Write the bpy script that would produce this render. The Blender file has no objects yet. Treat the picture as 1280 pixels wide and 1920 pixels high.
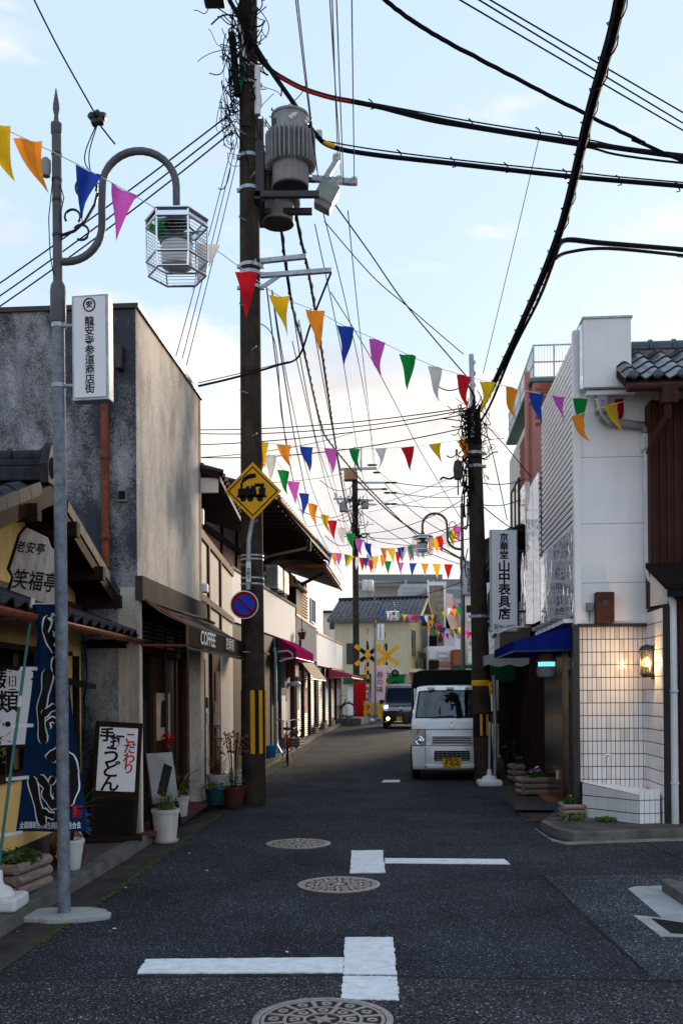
import bpy, math, random
from mathutils import Vector, Matrix
R = math.radians
SC = bpy.context.scene
COL = SC.collection
# ---------------------------------------------------------------- camera
CAM_H = 1.6; F_PX = 1860.0; CX = 640.0; HY = 1300.0; ROLL = R(0.42)
cd = bpy.data.cameras.new('camera'); cam = bpy.data.objects.new('camera', cd); COL.objects.link(cam)
cd.sensor_fit = 'VERTICAL'; cd.sensor_height = 36.0; cd.sensor_width = 24.0
cd.lens = 36.0 * F_PX / 1920.0; cd.shift_y = (HY - 960.0) / 1920.0
cd.clip_start = 0.05; cd.clip_end = 3000
cam.location = (0, 0, CAM_H)
cam.rotation_euler = (Matrix.Rotation(R(90), 3, 'X') @ Matrix.Rotation(-ROLL, 3, 'Z')).to_euler()
SC.camera = cam
# ---------------------------------------------------------------- sky, sun, exposure
SUN_AZ = R(25)      # to the right of the street axis (clockwise from +Y)
SUN_EL = R(13)
w = bpy.data.worlds.new('World'); SC.world = w; w.use_nodes = True
nt = w.node_tree; nt.nodes.clear()
def wn(t, **k):
    n = nt.nodes.new(t)
    for a, b in k.items(): setattr(n, a, b)
    return n
sky = wn('ShaderNodeTexSky', sky_type='NISHITA', sun_disc=False)
sky.sun_elevation = SUN_EL; sky.sun_rotation = SUN_AZ; sky.air_density = 1.0; sky.dust_density = 1.0; sky.ozone_density = 1.5
tc = wn('ShaderNodeTexCoord')
mp = wn('ShaderNodeMapping'); mp.inputs['Scale'].default_value = (1.0, 1.0, 2.6); mp.inputs['Location'].default_value = (0.35, 0.2, 0.1)
nz = wn('ShaderNodeTexNoise'); nz.inputs['Scale'].default_value = 3.8; nz.inputs['Detail'].default_value = 9; nz.inputs['Roughness'].default_value = 0.55; nz.inputs['Distortion'].default_value = 0.25
sep = wn('ShaderNodeSeparateXYZ')
el = wn('ShaderNodeMapRange'); el.inputs[1].default_value = 0.0; el.inputs[2].default_value = 0.5; el.inputs[3].default_value = 0.30; el.inputs[4].default_value = -0.05
ad = wn('ShaderNodeMath', operation='ADD')
cr = wn('ShaderNodeValToRGB'); cr.color_ramp.elements[0].position = 0.53; cr.color_ramp.elements[1].position = 0.68
mx = wn('ShaderNodeMix', data_type='RGBA')
nz2 = wn('ShaderNodeTexNoise'); nz2.inputs['Scale'].default_value = 5.5; nz2.inputs['Detail'].default_value = 7
cr2 = wn('ShaderNodeValToRGB'); cr2.color_ramp.elements[0].position = 0.36; cr2.color_ramp.elements[1].position = 0.62
cr2.color_ramp.elements[0].color = (2.15, 2.1, 2.16, 1); cr2.color_ramp.elements[1].color = (3.3, 3.05, 2.8, 1)
haze = wn('ShaderNodeMix', data_type='RGBA'); haze.inputs[0].default_value = 0.94
haze.inputs[7].default_value = (1.70, 2.18, 2.72, 1)
bg = wn('ShaderNodeBackground'); bg.inputs['Strength'].default_value = 0.1
ow = wn('ShaderNodeOutputWorld')
L = nt.links.new
L(tc.outputs['Generated'], mp.inputs['Vector']); L(mp.outputs[0], nz.inputs['Vector']); L(mp.outputs[0], nz2.inputs['Vector'])
L(tc.outputs['Generated'], sep.inputs[0]); L(sep.outputs['Z'], el.inputs[0])
L(nz.outputs[0], ad.inputs[0]); L(el.outputs[0], ad.inputs[1]); L(ad.outputs[0], cr.inputs[0])
L(sky.outputs[0], haze.inputs[6]); L(haze.outputs[2], mx.inputs[6]); L(cr.outputs[0], mx.inputs[0])
L(nz2.outputs[0], cr2.inputs[0]); L(cr2.outputs[0], mx.inputs[7]); L(mx.outputs[2], bg.inputs['Color']); L(bg.outputs[0], ow.inputs[0])
ld = bpy.data.lights.new('sun', 'SUN'); ld.energy = 1.5; ld.angle = R(12); ld.color = (1.0, 0.80, 0.58)
sun = bpy.data.objects.new('sun', ld); COL.objects.link(sun)
sdir = Vector((math.sin(SUN_AZ) * math.cos(SUN_EL), math.cos(SUN_AZ) * math.cos(SUN_EL), math.sin(SUN_EL)))
sun.rotation_euler = sdir.to_track_quat('Z', 'Y').to_euler(); sun.location = (6, 30, 20)
vs = SC.view_settings; vs.view_transform = 'Standard'; vs.look = 'None'; vs.gamma = 1.0; vs.use_curve_mapping = False
vs.exposure = 1.95
# ---------------------------------------------------------------- helpers
def P(px, py, d):
    u = px - CX; v = HY - py
    ul = u * math.cos(ROLL) + v * math.sin(ROLL); vl = -u * math.sin(ROLL) + v * math.cos(ROLL)
    return Vector((ul / F_PX * d, d, CAM_H + vl / F_PX * d))
def gz(y):
    if y < 22: return 0.0
    return min(0.36, 0.012 * (y - 22))
def G(px, py, h=0.0):
    u = px - CX; v = HY - py
    ul = u * math.cos(ROLL) + v * math.sin(ROLL); vl = -u * math.sin(ROLL) + v * math.cos(ROLL)
    d = -F_PX * (CAM_H - h) / vl
    return Vector((ul / F_PX * d, d, h))
def perp(t):
    a = Vector((0, 0, 1)) if abs(t.z) < 0.9 else Vector((1, 0, 0))
    n = t.cross(a).normalized(); return n, t.cross(n).normalized()
class MB:
    def __init__(s): s.v = []; s.f = []
    def add(s, vs, fs):
        o = len(s.v); s.v += [tuple(p) for p in vs]; s.f += [tuple(i + o for i in q) for q in fs]; return s
    def box(s, x0, x1, y0, y1, z0, z1):
        return s.add([(x0,y0,z0),(x1,y0,z0),(x1,y1,z0),(x0,y1,z0),(x0,y0,z1),(x1,y0,z1),(x1,y1,z1),(x0,y1,z1)],
                     [(0,3,2,1),(4,5,6,7),(0,1,5,4),(1,2,6,5),(2,3,7,6),(3,0,4,7)])
    def obox(s, c, size, M=None):
        hx, hy, hz = size[0]/2, size[1]/2, size[2]/2; c = Vector(c)
        ps = [Vector(p) for p in ((-hx,-hy,-hz),(hx,-hy,-hz),(hx,hy,-hz),(-hx,hy,-hz),(-hx,-hy,hz),(hx,-hy,hz),(hx,hy,hz),(-hx,hy,hz))]
        if M is not None: ps = [M @ p for p in ps]
        return s.add([p + c for p in ps], [(0,3,2,1),(4,5,6,7),(0,1,5,4),(1,2,6,5),(2,3,7,6),(3,0,4,7)])
    def beam(s, a, b, wd, ht):
        a = Vector(a); b = Vector(b); t = (b - a); ln = t.length; q = t.to_track_quat('Y', 'Z').to_matrix()
        return s.obox((a + b) / 2, (wd, ln, ht), q)
    def tube(s, pts, r, n=8, caps=True):
        pts = [Vector(p) for p in pts]; m = len(pts); rs = r if isinstance(r, (list, tuple)) else [r] * m
        vs = []; fs = []; nrm = None
        for i, p in enumerate(pts):
            t = (pts[min(i+1, m-1)] - pts[max(i-1, 0)]).normalized()
            if nrm is None: nrm, _ = perp(t)
            else:
                nrm = nrm - t * nrm.dot(t)
                if nrm.length < 1e-6: nrm, _ = perp(t)
                nrm.normalize()
            b = t.cross(nrm)
            for k in range(n):
                a = 2 * math.pi * k / n; vs.append(p + (nrm * math.cos(a) + b * math.sin(a)) * rs[i])
        for i in range(m - 1):
            for k in range(n):
                k2 = (k + 1) % n; fs.append((i*n+k, i*n+k2, (i+1)*n+k2, (i+1)*n+k))
        if caps: fs.append(tuple(range(n-1, -1, -1))); fs.append(tuple((m-1)*n + k for k in range(n)))
        return s.add(vs, fs)
    def lathe(s, prof, c=(0,0,0), n=20, M=None):
        c = Vector(c); vs = []; fs = []
        for r, z in prof:
            for k in range(n):
                a = 2 * math.pi * k / n; p = Vector((max(r, 1e-4) * math.cos(a), max(r, 1e-4) * math.sin(a), z))
                if M is not None: p = M @ p
                vs.append(p + c)
        for i in range(len(prof) - 1):
            for k in range(n):
                k2 = (k + 1) % n; fs.append((i*n+k, i*n+k2, (i+1)*n+k2, (i+1)*n+k))
        fs.append(tuple(range(n-1, -1, -1))); fs.append(tuple((len(prof)-1)*n + k for k in range(n)))
        return s.add(vs, fs)
    def prism(s, poly, axis, t0, t1):
        def mk(a, b, t): return (t, a, b) if axis == 'x' else ((a, t, b) if axis == 'y' else (a, b, t))
        n = len(poly); vs = [mk(a, b, t0) for a, b in poly] + [mk(a, b, t1) for a, b in poly]
        fs = [tuple(range(n-1, -1, -1)), tuple(range(n, 2*n))] + [(i, (i+1) % n, n + (i+1) % n, n + i) for i in range(n)]
        return s.add(vs, fs)
    def grid(s, fn, nu, nv):
        vs = [fn(i / nu, j / nv) for j in range(nv + 1) for i in range(nu + 1)]
        fs = [(j*(nu+1)+i, j*(nu+1)+i+1, (j+1)*(nu+1)+i+1, (j+1)*(nu+1)+i) for j in range(nv) for i in range(nu)]
        return s.add(vs, fs)
    def poly(s, pts): return s.add(pts, [tuple(range(len(pts)))])
    def mesh(s, name, mat, smooth=False):
        me = bpy.data.meshes.new(name); me.from_pydata(s.v, [], s.f); me.update()
        import bmesh as _b
        bm = _b.new(); bm.from_mesh(me); _b.ops.recalc_face_normals(bm, faces=bm.faces); bm.to_mesh(me); bm.free()
        if mat: me.materials.append(mat)
        if smooth:
            me.shade_smooth() if hasattr(me, 'shade_smooth') else None
            try: me.set_sharp_from_angle(angle=R(38))
            except Exception: pass
        return me
    def build(s, name, mat, parent=None, smooth=False, bevel=0, loc=None, rz=0, seg=2):
        o = bpy.data.objects.new(name, s.mesh(name, mat, smooth)); COL.objects.link(o)
        if parent: o.parent = parent
        if loc is not None: o.location = loc
        if rz: o.rotation_euler = (0, 0, rz)
        if bevel:
            m = o.modifiers.new('bevel', 'BEVEL'); m.width = bevel; m.segments = seg; m.limit_method = 'ANGLE'; m.angle_limit = R(40)
        return o
def tag(o, label=None, cat=None, group=None, kind=None):
    if label: o['label'] = label
    if cat: o['category'] = cat
    if group: o['group'] = group
    if kind: o['kind'] = kind
    return o
def empty(name, loc=(0,0,0), rz=0, label=None, cat=None, group=None):
    o = bpy.data.objects.new(name, None); COL.objects.link(o); o.location = loc; o.rotation_euler = (0, 0, rz); o.empty_display_size = 0.1
    return tag(o, label, cat, group)
def inst(mesh, name, parent, loc, rot=(0,0,0), scale=(1,1,1)):
    o = bpy.data.objects.new(name, mesh); COL.objects.link(o); o.parent = parent; o.location = loc; o.rotation_euler = rot; o.scale = scale
    return o
def copy_tree(o, parent=None):
    c = o.copy(); COL.objects.link(c); c.parent = parent
    for ch in list(o.children): copy_tree(ch, c)
    return c
def pbox(name, mat, parent, *b, bevel=0):
    return MB().box(*b).build(name, mat, parent, bevel=bevel)
def structure(o): o['kind'] = 'structure'; return o
rnd = random.Random(7)
# ---------------------------------------------------------------- materials
def nodes_of(name):
    m = bpy.data.materials.new(name); m.use_nodes = True; t = m.node_tree; return m, t, t.nodes['Principled BSDF'], t.links.new
def srgb(*c): return tuple(((x/255)/12.92 if x/255 <= .04045 else ((x/255+.055)/1.055)**2.4) for x in c)
def M_(name, col, rough=0.6, metal=0.0, var=0.15, scale=5.0, bump=0.0, bscale=60.0, spec=0.5, streak=0.0, streak_col=(0.05,0.045,0.04), coat=0, speck=0, trans=0, alpha=1):
    m, t, b, l = nodes_of(name)
    b.inputs['Roughness'].default_value = rough; b.inputs['Metallic'].default_value = metal
    b.inputs['Specular IOR Level'].default_value = spec if (rough < .4 or metal > .3 or coat) else min(spec, .06)
    if coat: b.inputs['Coat Weight'].default_value = coat; b.inputs['Coat Roughness'].default_value = 0.05
    geo = t.nodes.new('ShaderNodeNewGeometry'); pos = geo.outputs['Position']
    n = t.nodes.new('ShaderNodeTexNoise'); n.inputs['Scale'].default_value = scale; n.inputs['Detail'].default_value = 6; n.inputs['Roughness'].default_value = 0.62
    l(pos, n.inputs['Vector'])
    mr = t.nodes.new('ShaderNodeMapRange'); mr.inputs[1].default_value = 0.3; mr.inputs[2].default_value = 0.7; mr.inputs[3].default_value = 1 - var; mr.inputs[4].default_value = 1 + var
    l(n.outputs[0], mr.inputs[0])
    mu = t.nodes.new('ShaderNodeMix'); mu.data_type = 'RGBA'; mu.blend_type = 'MULTIPLY'; mu.inputs[0].default_value = 1
    mu.inputs[6].default_value = (*col, 1); l(mr.outputs[0], mu.inputs[7]); out = mu.outputs[2]
    if speck:
        n3 = t.nodes.new('ShaderNodeTexNoise'); n3.inputs['Scale'].default_value = 220; n3.inputs['Detail'].default_value = 2; l(pos, n3.inputs['Vector'])
        m3 = t.nodes.new('ShaderNodeMapRange'); m3.inputs[1].default_value = 0.3; m3.inputs[2].default_value = 0.7; m3.inputs[3].default_value = 1 - speck; m3.inputs[4].default_value = 1 + speck
        l(n3.outputs[0], m3.inputs[0]); u3 = t.nodes.new('ShaderNodeMix'); u3.data_type = 'RGBA'; u3.blend_type = 'MULTIPLY'; u3.inputs[0].default_value = 1
        l(out, u3.inputs[6]); l(m3.outputs[0], u3.inputs[7]); out = u3.outputs[2]
    if streak:
        mp = t.nodes.new('ShaderNodeMapping'); mp.inputs['Scale'].default_value = (7, 7, 0.55); l(pos, mp.inputs['Vector'])
        n2 = t.nodes.new('ShaderNodeTexNoise'); n2.inputs['Scale'].default_value = 1.3; n2.inputs['Detail'].default_value = 8; n2.inputs['Roughness'].default_value = .65; l(mp.outputs[0], n2.inputs['Vector'])
        rr = t.nodes.new('ShaderNodeMapRange'); rr.inputs[1].default_value = 0.47; rr.inputs[2].default_value = 0.75; rr.inputs[3].default_value = 0; rr.inputs[4].default_value = streak; l(n2.outputs[0], rr.inputs[0])
        mm = t.nodes.new('ShaderNodeMix'); mm.data_type = 'RGBA'; l(rr.outputs[0], mm.inputs[0]); l(out, mm.inputs[6]); mm.inputs[7].default_value = (*streak_col, 1); out = mm.outputs[2]
    l(out, b.inputs['Base Color'])
    r2 = t.nodes.new('ShaderNodeMapRange'); r2.inputs[3].default_value = max(0.02, rough - 0.08); r2.inputs[4].default_value = min(1, rough + 0.08); l(n.outputs[0], r2.inputs[0]); l(r2.outputs[0], b.inputs['Roughness'])
    if bump:
        nb = t.nodes.new('ShaderNodeTexNoise'); nb.inputs['Scale'].default_value = bscale; nb.inputs['Detail'].default_value = 4; l(pos, nb.inputs['Vector'])
        bp = t.nodes.new('ShaderNodeBump'); bp.inputs['Strength'].default_value = bump; bp.inputs['Distance'].default_value = 0.01; l(nb.outputs[0], bp.inputs['Height']); l(bp.outputs[0], b.inputs['Normal'])
    return m
def emit(name, col, s):
    m, t, b, l = nodes_of(name); b.inputs['Base Color'].default_value = (*col, 1); b.inputs['Emission Color'].default_value = (*col, 1); b.inputs['Emission Strength'].default_value = s; return m
def glass_mat(name, tint=(0.55,0.65,0.75), rough=0.02, tr=0.5):
    m, t, b, l = nodes_of(name); t.nodes.remove(b)
    gl = t.nodes.new('ShaderNodeBsdfGlossy'); gl.inputs['Roughness'].default_value = rough; gl.inputs['Color'].default_value = (0.9,0.95,1,1)
    tp = t.nodes.new('ShaderNodeBsdfTransparent'); tp.inputs['Color'].default_value = (*tint, 1)
    fr = t.nodes.new('ShaderNodeFresnel'); fr.inputs['IOR'].default_value = 1.5
    ma = t.nodes.new('ShaderNodeMath'); ma.operation = 'MULTIPLY_ADD'; ma.inputs[1].default_value = 1.0; ma.inputs[2].default_value = 0.06; l(fr.outputs[0], ma.inputs[0])
    mx = t.nodes.new('ShaderNodeMixShader'); l(ma.outputs[0], mx.inputs[0]); l(tp.outputs[0], mx.inputs[1]); l(gl.outputs[0], mx.inputs[2])
    l(mx.outputs[0], t.nodes['Material Output'].inputs[0]); return m
def cloth_mat(name, col, tr=0.4):
    m, t, b, l = nodes_of(name); t.nodes.remove(b)
    di = t.nodes.new('ShaderNodeBsdfDiffuse'); ts = t.nodes.new('ShaderNodeBsdfTranslucent')
    geo = t.nodes.new('ShaderNodeNewGeometry'); n = t.nodes.new('ShaderNodeTexNoise'); n.inputs['Scale'].default_value = 9; n.inputs['Detail'].default_value = 5; l(geo.outputs['Position'], n.inputs['Vector'])
    mr = t.nodes.new('ShaderNodeMapRange'); mr.inputs[3].default_value = .7; mr.inputs[4].default_value = 1.25; l(n.outputs[0], mr.inputs[0])
    mu = t.nodes.new('ShaderNodeMix'); mu.data_type = 'RGBA'; mu.blend_type = 'MULTIPLY'; mu.inputs[0].default_value = 1; mu.inputs[6].default_value = (*col, 1); l(mr.outputs[0], mu.inputs[7])
    l(mu.outputs[2], di.inputs[0]); l(mu.outputs[2], ts.inputs[0])
    mx = t.nodes.new('ShaderNodeMixShader'); mx.inputs[0].default_value = tr; l(di.outputs[0], mx.inputs[1]); l(ts.outputs[0], mx.inputs[2]); l(mx.outputs[0], t.nodes['Material Output'].inputs[0]); return m
def asphalt(name, base, seed=0):
    m, t, b, l = nodes_of(name)
    geo = t.nodes.new('ShaderNodeNewGeometry'); pos = geo.outputs['Position']
    def noise(sc, det, ro=.6):
        n = t.nodes.new('ShaderNodeTexNoise'); n.inputs['Scale'].default_value = sc; n.inputs['Detail'].default_value = det; n.inputs['Roughness'].default_value = ro; l(pos, n.inputs['Vector']); return n
    big = noise(0.9, 9, .68); fine = noise(70, 4, .75)
    vo = t.nodes.new('ShaderNodeTexVoronoi'); vo.inputs['Scale'].default_value = 110; l(pos, vo.inputs['Vector'])
    r1 = t.nodes.new('ShaderNodeMapRange'); r1.inputs[1].default_value = .3; r1.inputs[2].default_value = .7; r1.inputs[3].default_value = .58; r1.inputs[4].default_value = 1.42; l(big.outputs[0], r1.inputs[0])
    r2 = t.nodes.new('ShaderNodeValToRGB'); r2.color_ramp.elements[0].position = .36; r2.color_ramp.elements[0].color = (.08,.08,.08,1); r2.color_ramp.elements[1].position = .74; r2.color_ramp.elements[1].color = (4.2,4.2,4.4,1)
    e = r2.color_ramp.elements.new(.55); e.color = (.9,.9,.92,1); l(fine.outputs[0], r2.inputs[0])
    sp = t.nodes.new('ShaderNodeSeparateColor'); l(vo.outputs['Color'], sp.inputs[0])
    r3 = t.nodes.new('ShaderNodeMapRange'); r3.inputs[1].default_value = .9; r3.inputs[2].default_value = 1; r3.inputs[3].default_value = 1; r3.inputs[4].default_value = 6; l(sp.outputs[0], r3.inputs[0])
    a = t.nodes.new('ShaderNodeMix'); a.data_type = 'RGBA'; a.blend_type = 'MULTIPLY'; a.inputs[0].default_value = 1; a.inputs[6].default_value = (*base, 1); l(r1.outputs[0], a.inputs[7])
    c = t.nodes.new('ShaderNodeMix'); c.data_type = 'RGBA'; c.blend_type = 'MULTIPLY'; c.inputs[0].default_value = 1; l(a.outputs[2], c.inputs[6]); l(r2.outputs[0], c.inputs[7])
    d = t.nodes.new('ShaderNodeMix'); d.data_type = 'RGBA'; d.blend_type = 'MULTIPLY'; d.inputs[0].default_value = 1; l(c.outputs[2], d.inputs[6]); l(r3.outputs[0], d.inputs[7])
    l(d.outputs[2], b.inputs['Base Color']); b.inputs['Roughness'].default_value = .85; b.inputs['Specular IOR Level'].default_value = .06
    bp = t.nodes.new('ShaderNodeBump'); bp.inputs['Strength'].default_value = .8; bp.inputs['Distance'].default_value = .01; l(vo.outputs['Distance'], bp.inputs['Height']); l(bp.outputs[0], b.inputs['Normal']); return m
def stucco(name, light, dark, amount=.5, bump=.5, z_dark=None):
    # weathered render: pale coat with dark lichen / soot blotches of their own shape
    m, t, b, l = nodes_of(name); geo = t.nodes.new('ShaderNodeNewGeometry'); pos = geo.outputs['Position']
    def noise(sc, det, ro=.6, vec=pos):
        n = t.nodes.new('ShaderNodeTexNoise'); n.inputs['Scale'].default_value = sc; n.inputs['Detail'].default_value = det; n.inputs['Roughness'].default_value = ro; l(vec, n.inputs['Vector']); return n
    mp = t.nodes.new('ShaderNodeMapping'); mp.inputs['Scale'].default_value = (1, 1, .55); l(pos, mp.inputs['Vector'])
    big = noise(1.25, 9, .68, mp.outputs[0]); fine = noise(55, 4, .7)
    ad = t.nodes.new('ShaderNodeMath'); ad.operation = 'MULTIPLY_ADD'; ad.inputs[1].default_value = .45; l(fine.outputs[0], ad.inputs[0]); l(big.outputs[0], ad.inputs[2])
    rp = t.nodes.new('ShaderNodeMapRange'); c0 = .78 - .32 * amount; rp.inputs[1].default_value = c0 - .09; rp.inputs[2].default_value = c0 + .13; l(ad.outputs[0], rp.inputs[0])
    mx = t.nodes.new('ShaderNodeMix'); mx.data_type = 'RGBA'; l(rp.outputs[0], mx.inputs[0]); mx.inputs[6].default_value = (*light, 1); mx.inputs[7].default_value = (*dark, 1)
    l(mx.outputs[2], b.inputs['Base Color']); b.inputs['Roughness'].default_value = .95; b.inputs['Specular IOR Level'].default_value = .0
    nb = noise(70, 5, .7); bp = t.nodes.new('ShaderNodeBump'); bp.inputs['Strength'].default_value = bump; bp.inputs['Distance'].default_value = .02; l(nb.outputs[0], bp.inputs['Height']); l(bp.outputs[0], b.inputs['Normal']); return m
def wood(name, a, bcol, sc=(3, 3, 30), rough=.65):
    m, t, b, l = nodes_of(name); geo = t.nodes.new('ShaderNodeNewGeometry'); mp = t.nodes.new('ShaderNodeMapping'); mp.inputs['Scale'].default_value = sc; l(geo.outputs['Position'], mp.inputs['Vector'])
    n = t.nodes.new('ShaderNodeTexNoise'); n.inputs['Scale'].default_value = 2.2; n.inputs['Detail'].default_value = 8; n.inputs['Roughness'].default_value = .7; l(mp.outputs[0], n.inputs['Vector'])
    mr = t.nodes.new('ShaderNodeMapRange'); mr.inputs[1].default_value = .32; mr.inputs[2].default_value = .68; l(n.outputs[0], mr.inputs[0])
    mx = t.nodes.new('ShaderNodeMix'); mx.data_type = 'RGBA'; l(mr.outputs[0], mx.inputs[0]); mx.inputs[6].default_value = (*a, 1); mx.inputs[7].default_value = (*bcol, 1); l(mx.outputs[2], b.inputs['Base Color'])
    b.inputs['Roughness'].default_value = rough; bp = t.nodes.new('ShaderNodeBump'); b.inputs['Specular IOR Level'].default_value = .03; bp.inputs['Strength'].default_value = .25; bp.inputs['Distance'].default_value = .004; l(n.outputs[0], bp.inputs['Height']); l(bp.outputs[0], b.inputs['Normal']); return m
def mirror_mat(name, col=(.85,.87,.9), rough=.06, wave=.25, wscale=3.5):
    m, t, b, l = nodes_of(name); b.inputs['Metallic'].default_value = 1; b.inputs['Roughness'].default_value = rough; b.inputs['Base Color'].default_value = (*col, 1)
    geo = t.nodes.new('ShaderNodeNewGeometry'); n = t.nodes.new('ShaderNodeTexNoise'); n.inputs['Scale'].default_value = wscale; n.inputs['Detail'].default_value = 2; l(geo.outputs['Position'], n.inputs['Vector'])
    bp = t.nodes.new('ShaderNodeBump'); bp.inputs['Strength'].default_value = wave; bp.inputs['Distance'].default_value = .05; l(n.outputs[0], bp.inputs['Height']); l(bp.outputs[0], b.inputs['Normal']); return m
MT = {}
MT['asphalt'] = asphalt('asphalt', (.042,.044,.052)); MT['asphalt_new'] = asphalt('asphalt_new', (.056,.054,.059)); MT['asphalt_patch'] = asphalt('asphalt_patch', (.066,.069,.079))
MT['concrete'] = M_('concrete', (.20,.195,.185), .9, var=.35, scale=4, bump=.4, bscale=90, speck=.3, streak=.5)
MT['kerb'] = M_('kerb_concrete', (.12,.115,.11), .9, var=.4, scale=3, bump=.4, bscale=80, speck=.35)
MT['gutter'] = M_('gutter_concrete', (.05,.046,.043), .85, var=.45, scale=3, bump=.4, bscale=70, speck=.3)
MT['pave'] = M_('paving', (.075,.072,.07), .88, var=.35, scale=3, bump=.3, speck=.3)
MT['moss'] = M_('moss', (.07,.085,.02), .95, var=.5, scale=20, bump=.8, bscale=120)
MT['paint'] = M_('road_paint', (.74,.75,.78), .6, var=.10, scale=14, bump=.5, bscale=110, streak=.4, streak_col=(.26,.26,.28), speck=.16)
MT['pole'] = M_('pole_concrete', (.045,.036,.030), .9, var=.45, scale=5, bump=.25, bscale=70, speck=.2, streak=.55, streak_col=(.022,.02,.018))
MT['steel'] = M_('galvanised_steel', (.36,.40,.46), .5, .55, var=.3, scale=14)
MT['lamp_steel'] = M_('lamp_steel', (.17,.195,.24), .55, .3, var=.4, scale=16)
MT['grey_paint'] = M_('grey_paint', (.11,.115,.13), .45, .2, var=.2, scale=9)
MT['dark_metal'] = M_('dark_metal', (.035,.036,.04), .45, .5, var=.2)
MT['transformer'] = M_('transformer_paint', (.27,.27,.28), .5, .1, var=.2, scale=4, streak=.3)
MT['ceramic'] = M_('ceramic', (.62,.62,.64), .25, var=.1)
MT['cable'] = M_('cable_rubber', (.010,.010,.012), .85, var=.2, spec=.12)
MT['cable_red'] = M_('cable_red', (.35,.02,.015), .5); MT['cable_yellow'] = M_('cable_yellow', (.7,.42,.03), .5); MT['cable_green'] = M_('cable_green', (.01,.12,.07), .5)
MT['chrome'] = M_('chrome', (.82,.83,.85), .14, 1.0, var=.05)
MT['white_plastic'] = M_('white_plastic', (.66,.67,.69), .4, var=.1, scale=3, streak=.15)
MT['white_paint'] = M_('white_paint', (.80,.81,.84), .5, var=.05, scale=2, streak=.10, streak_col=(.35,.33,.3))
MT['cream_wall'] = M_('cream_wall', (.66,.62,.55), .8, var=.08, scale=2, bump=.15, streak=.22, streak_col=(.25,.22,.18))
MT['sign_white'] = M_('sign_white', (.74,.74,.80), .35, var=.03, scale=2)
MT['ink'] = M_('black_ink', (.012,.012,.015), .5, var=.1); MT['ink_red'] = M_('red_ink', (.45,.02,.025), .5); MT['white_ink'] = M_('white_ink', (.75,.75,.76), .6)
MT['yellow_wall'] = M_('yellow_plaster', (.72,.49,.19), .9, var=.14, scale=2.5, bump=.35, bscale=110, streak=.3, streak_col=(.16,.12,.07))
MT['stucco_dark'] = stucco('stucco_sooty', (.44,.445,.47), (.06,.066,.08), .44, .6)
MT['stucco_pale'] = stucco('stucco_pale', (.76,.68,.59), (.36,.32,.29), .10, .25)
MT['kawara'] = M_('kawara', (.030,.031,.038), .6, .0, var=.4, scale=12, bump=.25, bscale=60, spec=.2)
MT['kawara_blue'] = M_('kawara_glazed', (.045,.055,.075), .22, .15, var=.3, scale=10)
MT['copper'] = M_('copper_gutter', (.20,.06,.035), .5, .15, var=.35, scale=8)
MT['dark_wood'] = wood('dark_wood', (.014,.009,.007), (.036,.021,.015))
MT['brown_wood'] = wood('brown_wood', (.042,.017,.011), (.085,.036,.021))
MT['old_wood'] = wood('weathered_board', (.34,.29,.25), (.62,.56,.50), (14, 14, 3), .85)
MT['pot_white'] = M_('pot_white', (.55,.53,.53), .6, var=.15, scale=6, streak=.6, streak_col=(.25,.22,.2))
MT['soil'] = M_('soil', (.03,.02,.013), .95, var=.4, bump=.8)
MT['teal'] = M_('teal_pole', (.01,.16,.16), .35); MT['red'] = M_('red_paint', (.42,.012,.012), .4); MT['navy'] = cloth_mat('navy_cloth', (.008,.028,.085), .25)
MT['sig_yellow'] = M_('sign_yellow', (.70,.36,.02), .45, var=.12, scale=6); MT['sig_black'] = M_('sign_black', (.012,.012,.012), .5)
MT['sig_red'] = M_('sign_red', (.20,.01,.012), .45); MT['sig_blue'] = M_('sign_blue', (.015,.06,.55), .45)
MT['glass'] = glass_mat('glass'); MT['glass_dark'] = M_('dark_window', (.012,.014,.018), .06, spec=.35, var=.2)
MT['brown_metal'] = M_('brown_corrugated', (.052,.018,.014), .55, .1, var=.25, scale=3, streak=.4)
MT['tile'] = M_('white_tile', (.84,.84,.86), .16, var=.06, scale=3); MT['tile_b'] = M_('white_tile_grey', (.70,.69,.70), .2, var=.08, scale=4); MT['grout'] = M_('grout', (.04,.035,.035), .9)
MT['mirror'] = mirror_mat('mirror_panel', (.60,.62,.66)); MT['slat'] = M_('steel_slat', (.78,.79,.82), .35, .2, var=.08, scale=6)
MT['awning_blue'] = cloth_mat('blue_canvas', (.008,.022,.20), .3); MT['awning_magenta'] = cloth_mat('magenta_canvas', (.34,.015,.11), .3); MT['awning_beige'] = cloth_mat('beige_canvas', (.78,.66,.52), .35); MT['awning_pink'] = cloth_mat('pink_canvas', (.48,.10,.14), .3); MT['awning_brown'] = M_('brown_canvas', (.055,.042,.038), .8, var=.25, scale=5, streak=.3, streak_col=(.2,.17,.15)); MT['awning_fascia'] = M_('brown_fascia', (.014,.009,.008), .9, spec=.1); MT['awning_green'] = cloth_mat('green_canvas', (.01,.14,.05), .3); MT['awning_white'] = cloth_mat('white_canvas', (.5,.5,.5), .3)
MT['shutter'] = M_('steel_shutter', (.24,.225,.215), .5, .4, var=.2, scale=4, streak=.4)
MT['rubber'] = M_('rubber', (.014,.014,.015), .8); MT['car_white'] = M_('car_white', (.78,.81,.85), .22, var=.02, scale=1, coat=1); MT['car_black'] = M_('car_black', (.006,.006,.010), .3, coat=.25, var=.02, spec=.3)
MT['tarp'] = M_('black_tarp', (.010,.011,.010), .7, var=.3, scale=4, bump=.3, bscale=6)
MT['plate'] = M_('plate_yellow', (.72,.42,.015), .4); MT['lens'] = M_('lamp_lens', (.55,.58,.62), .08, .3)
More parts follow.
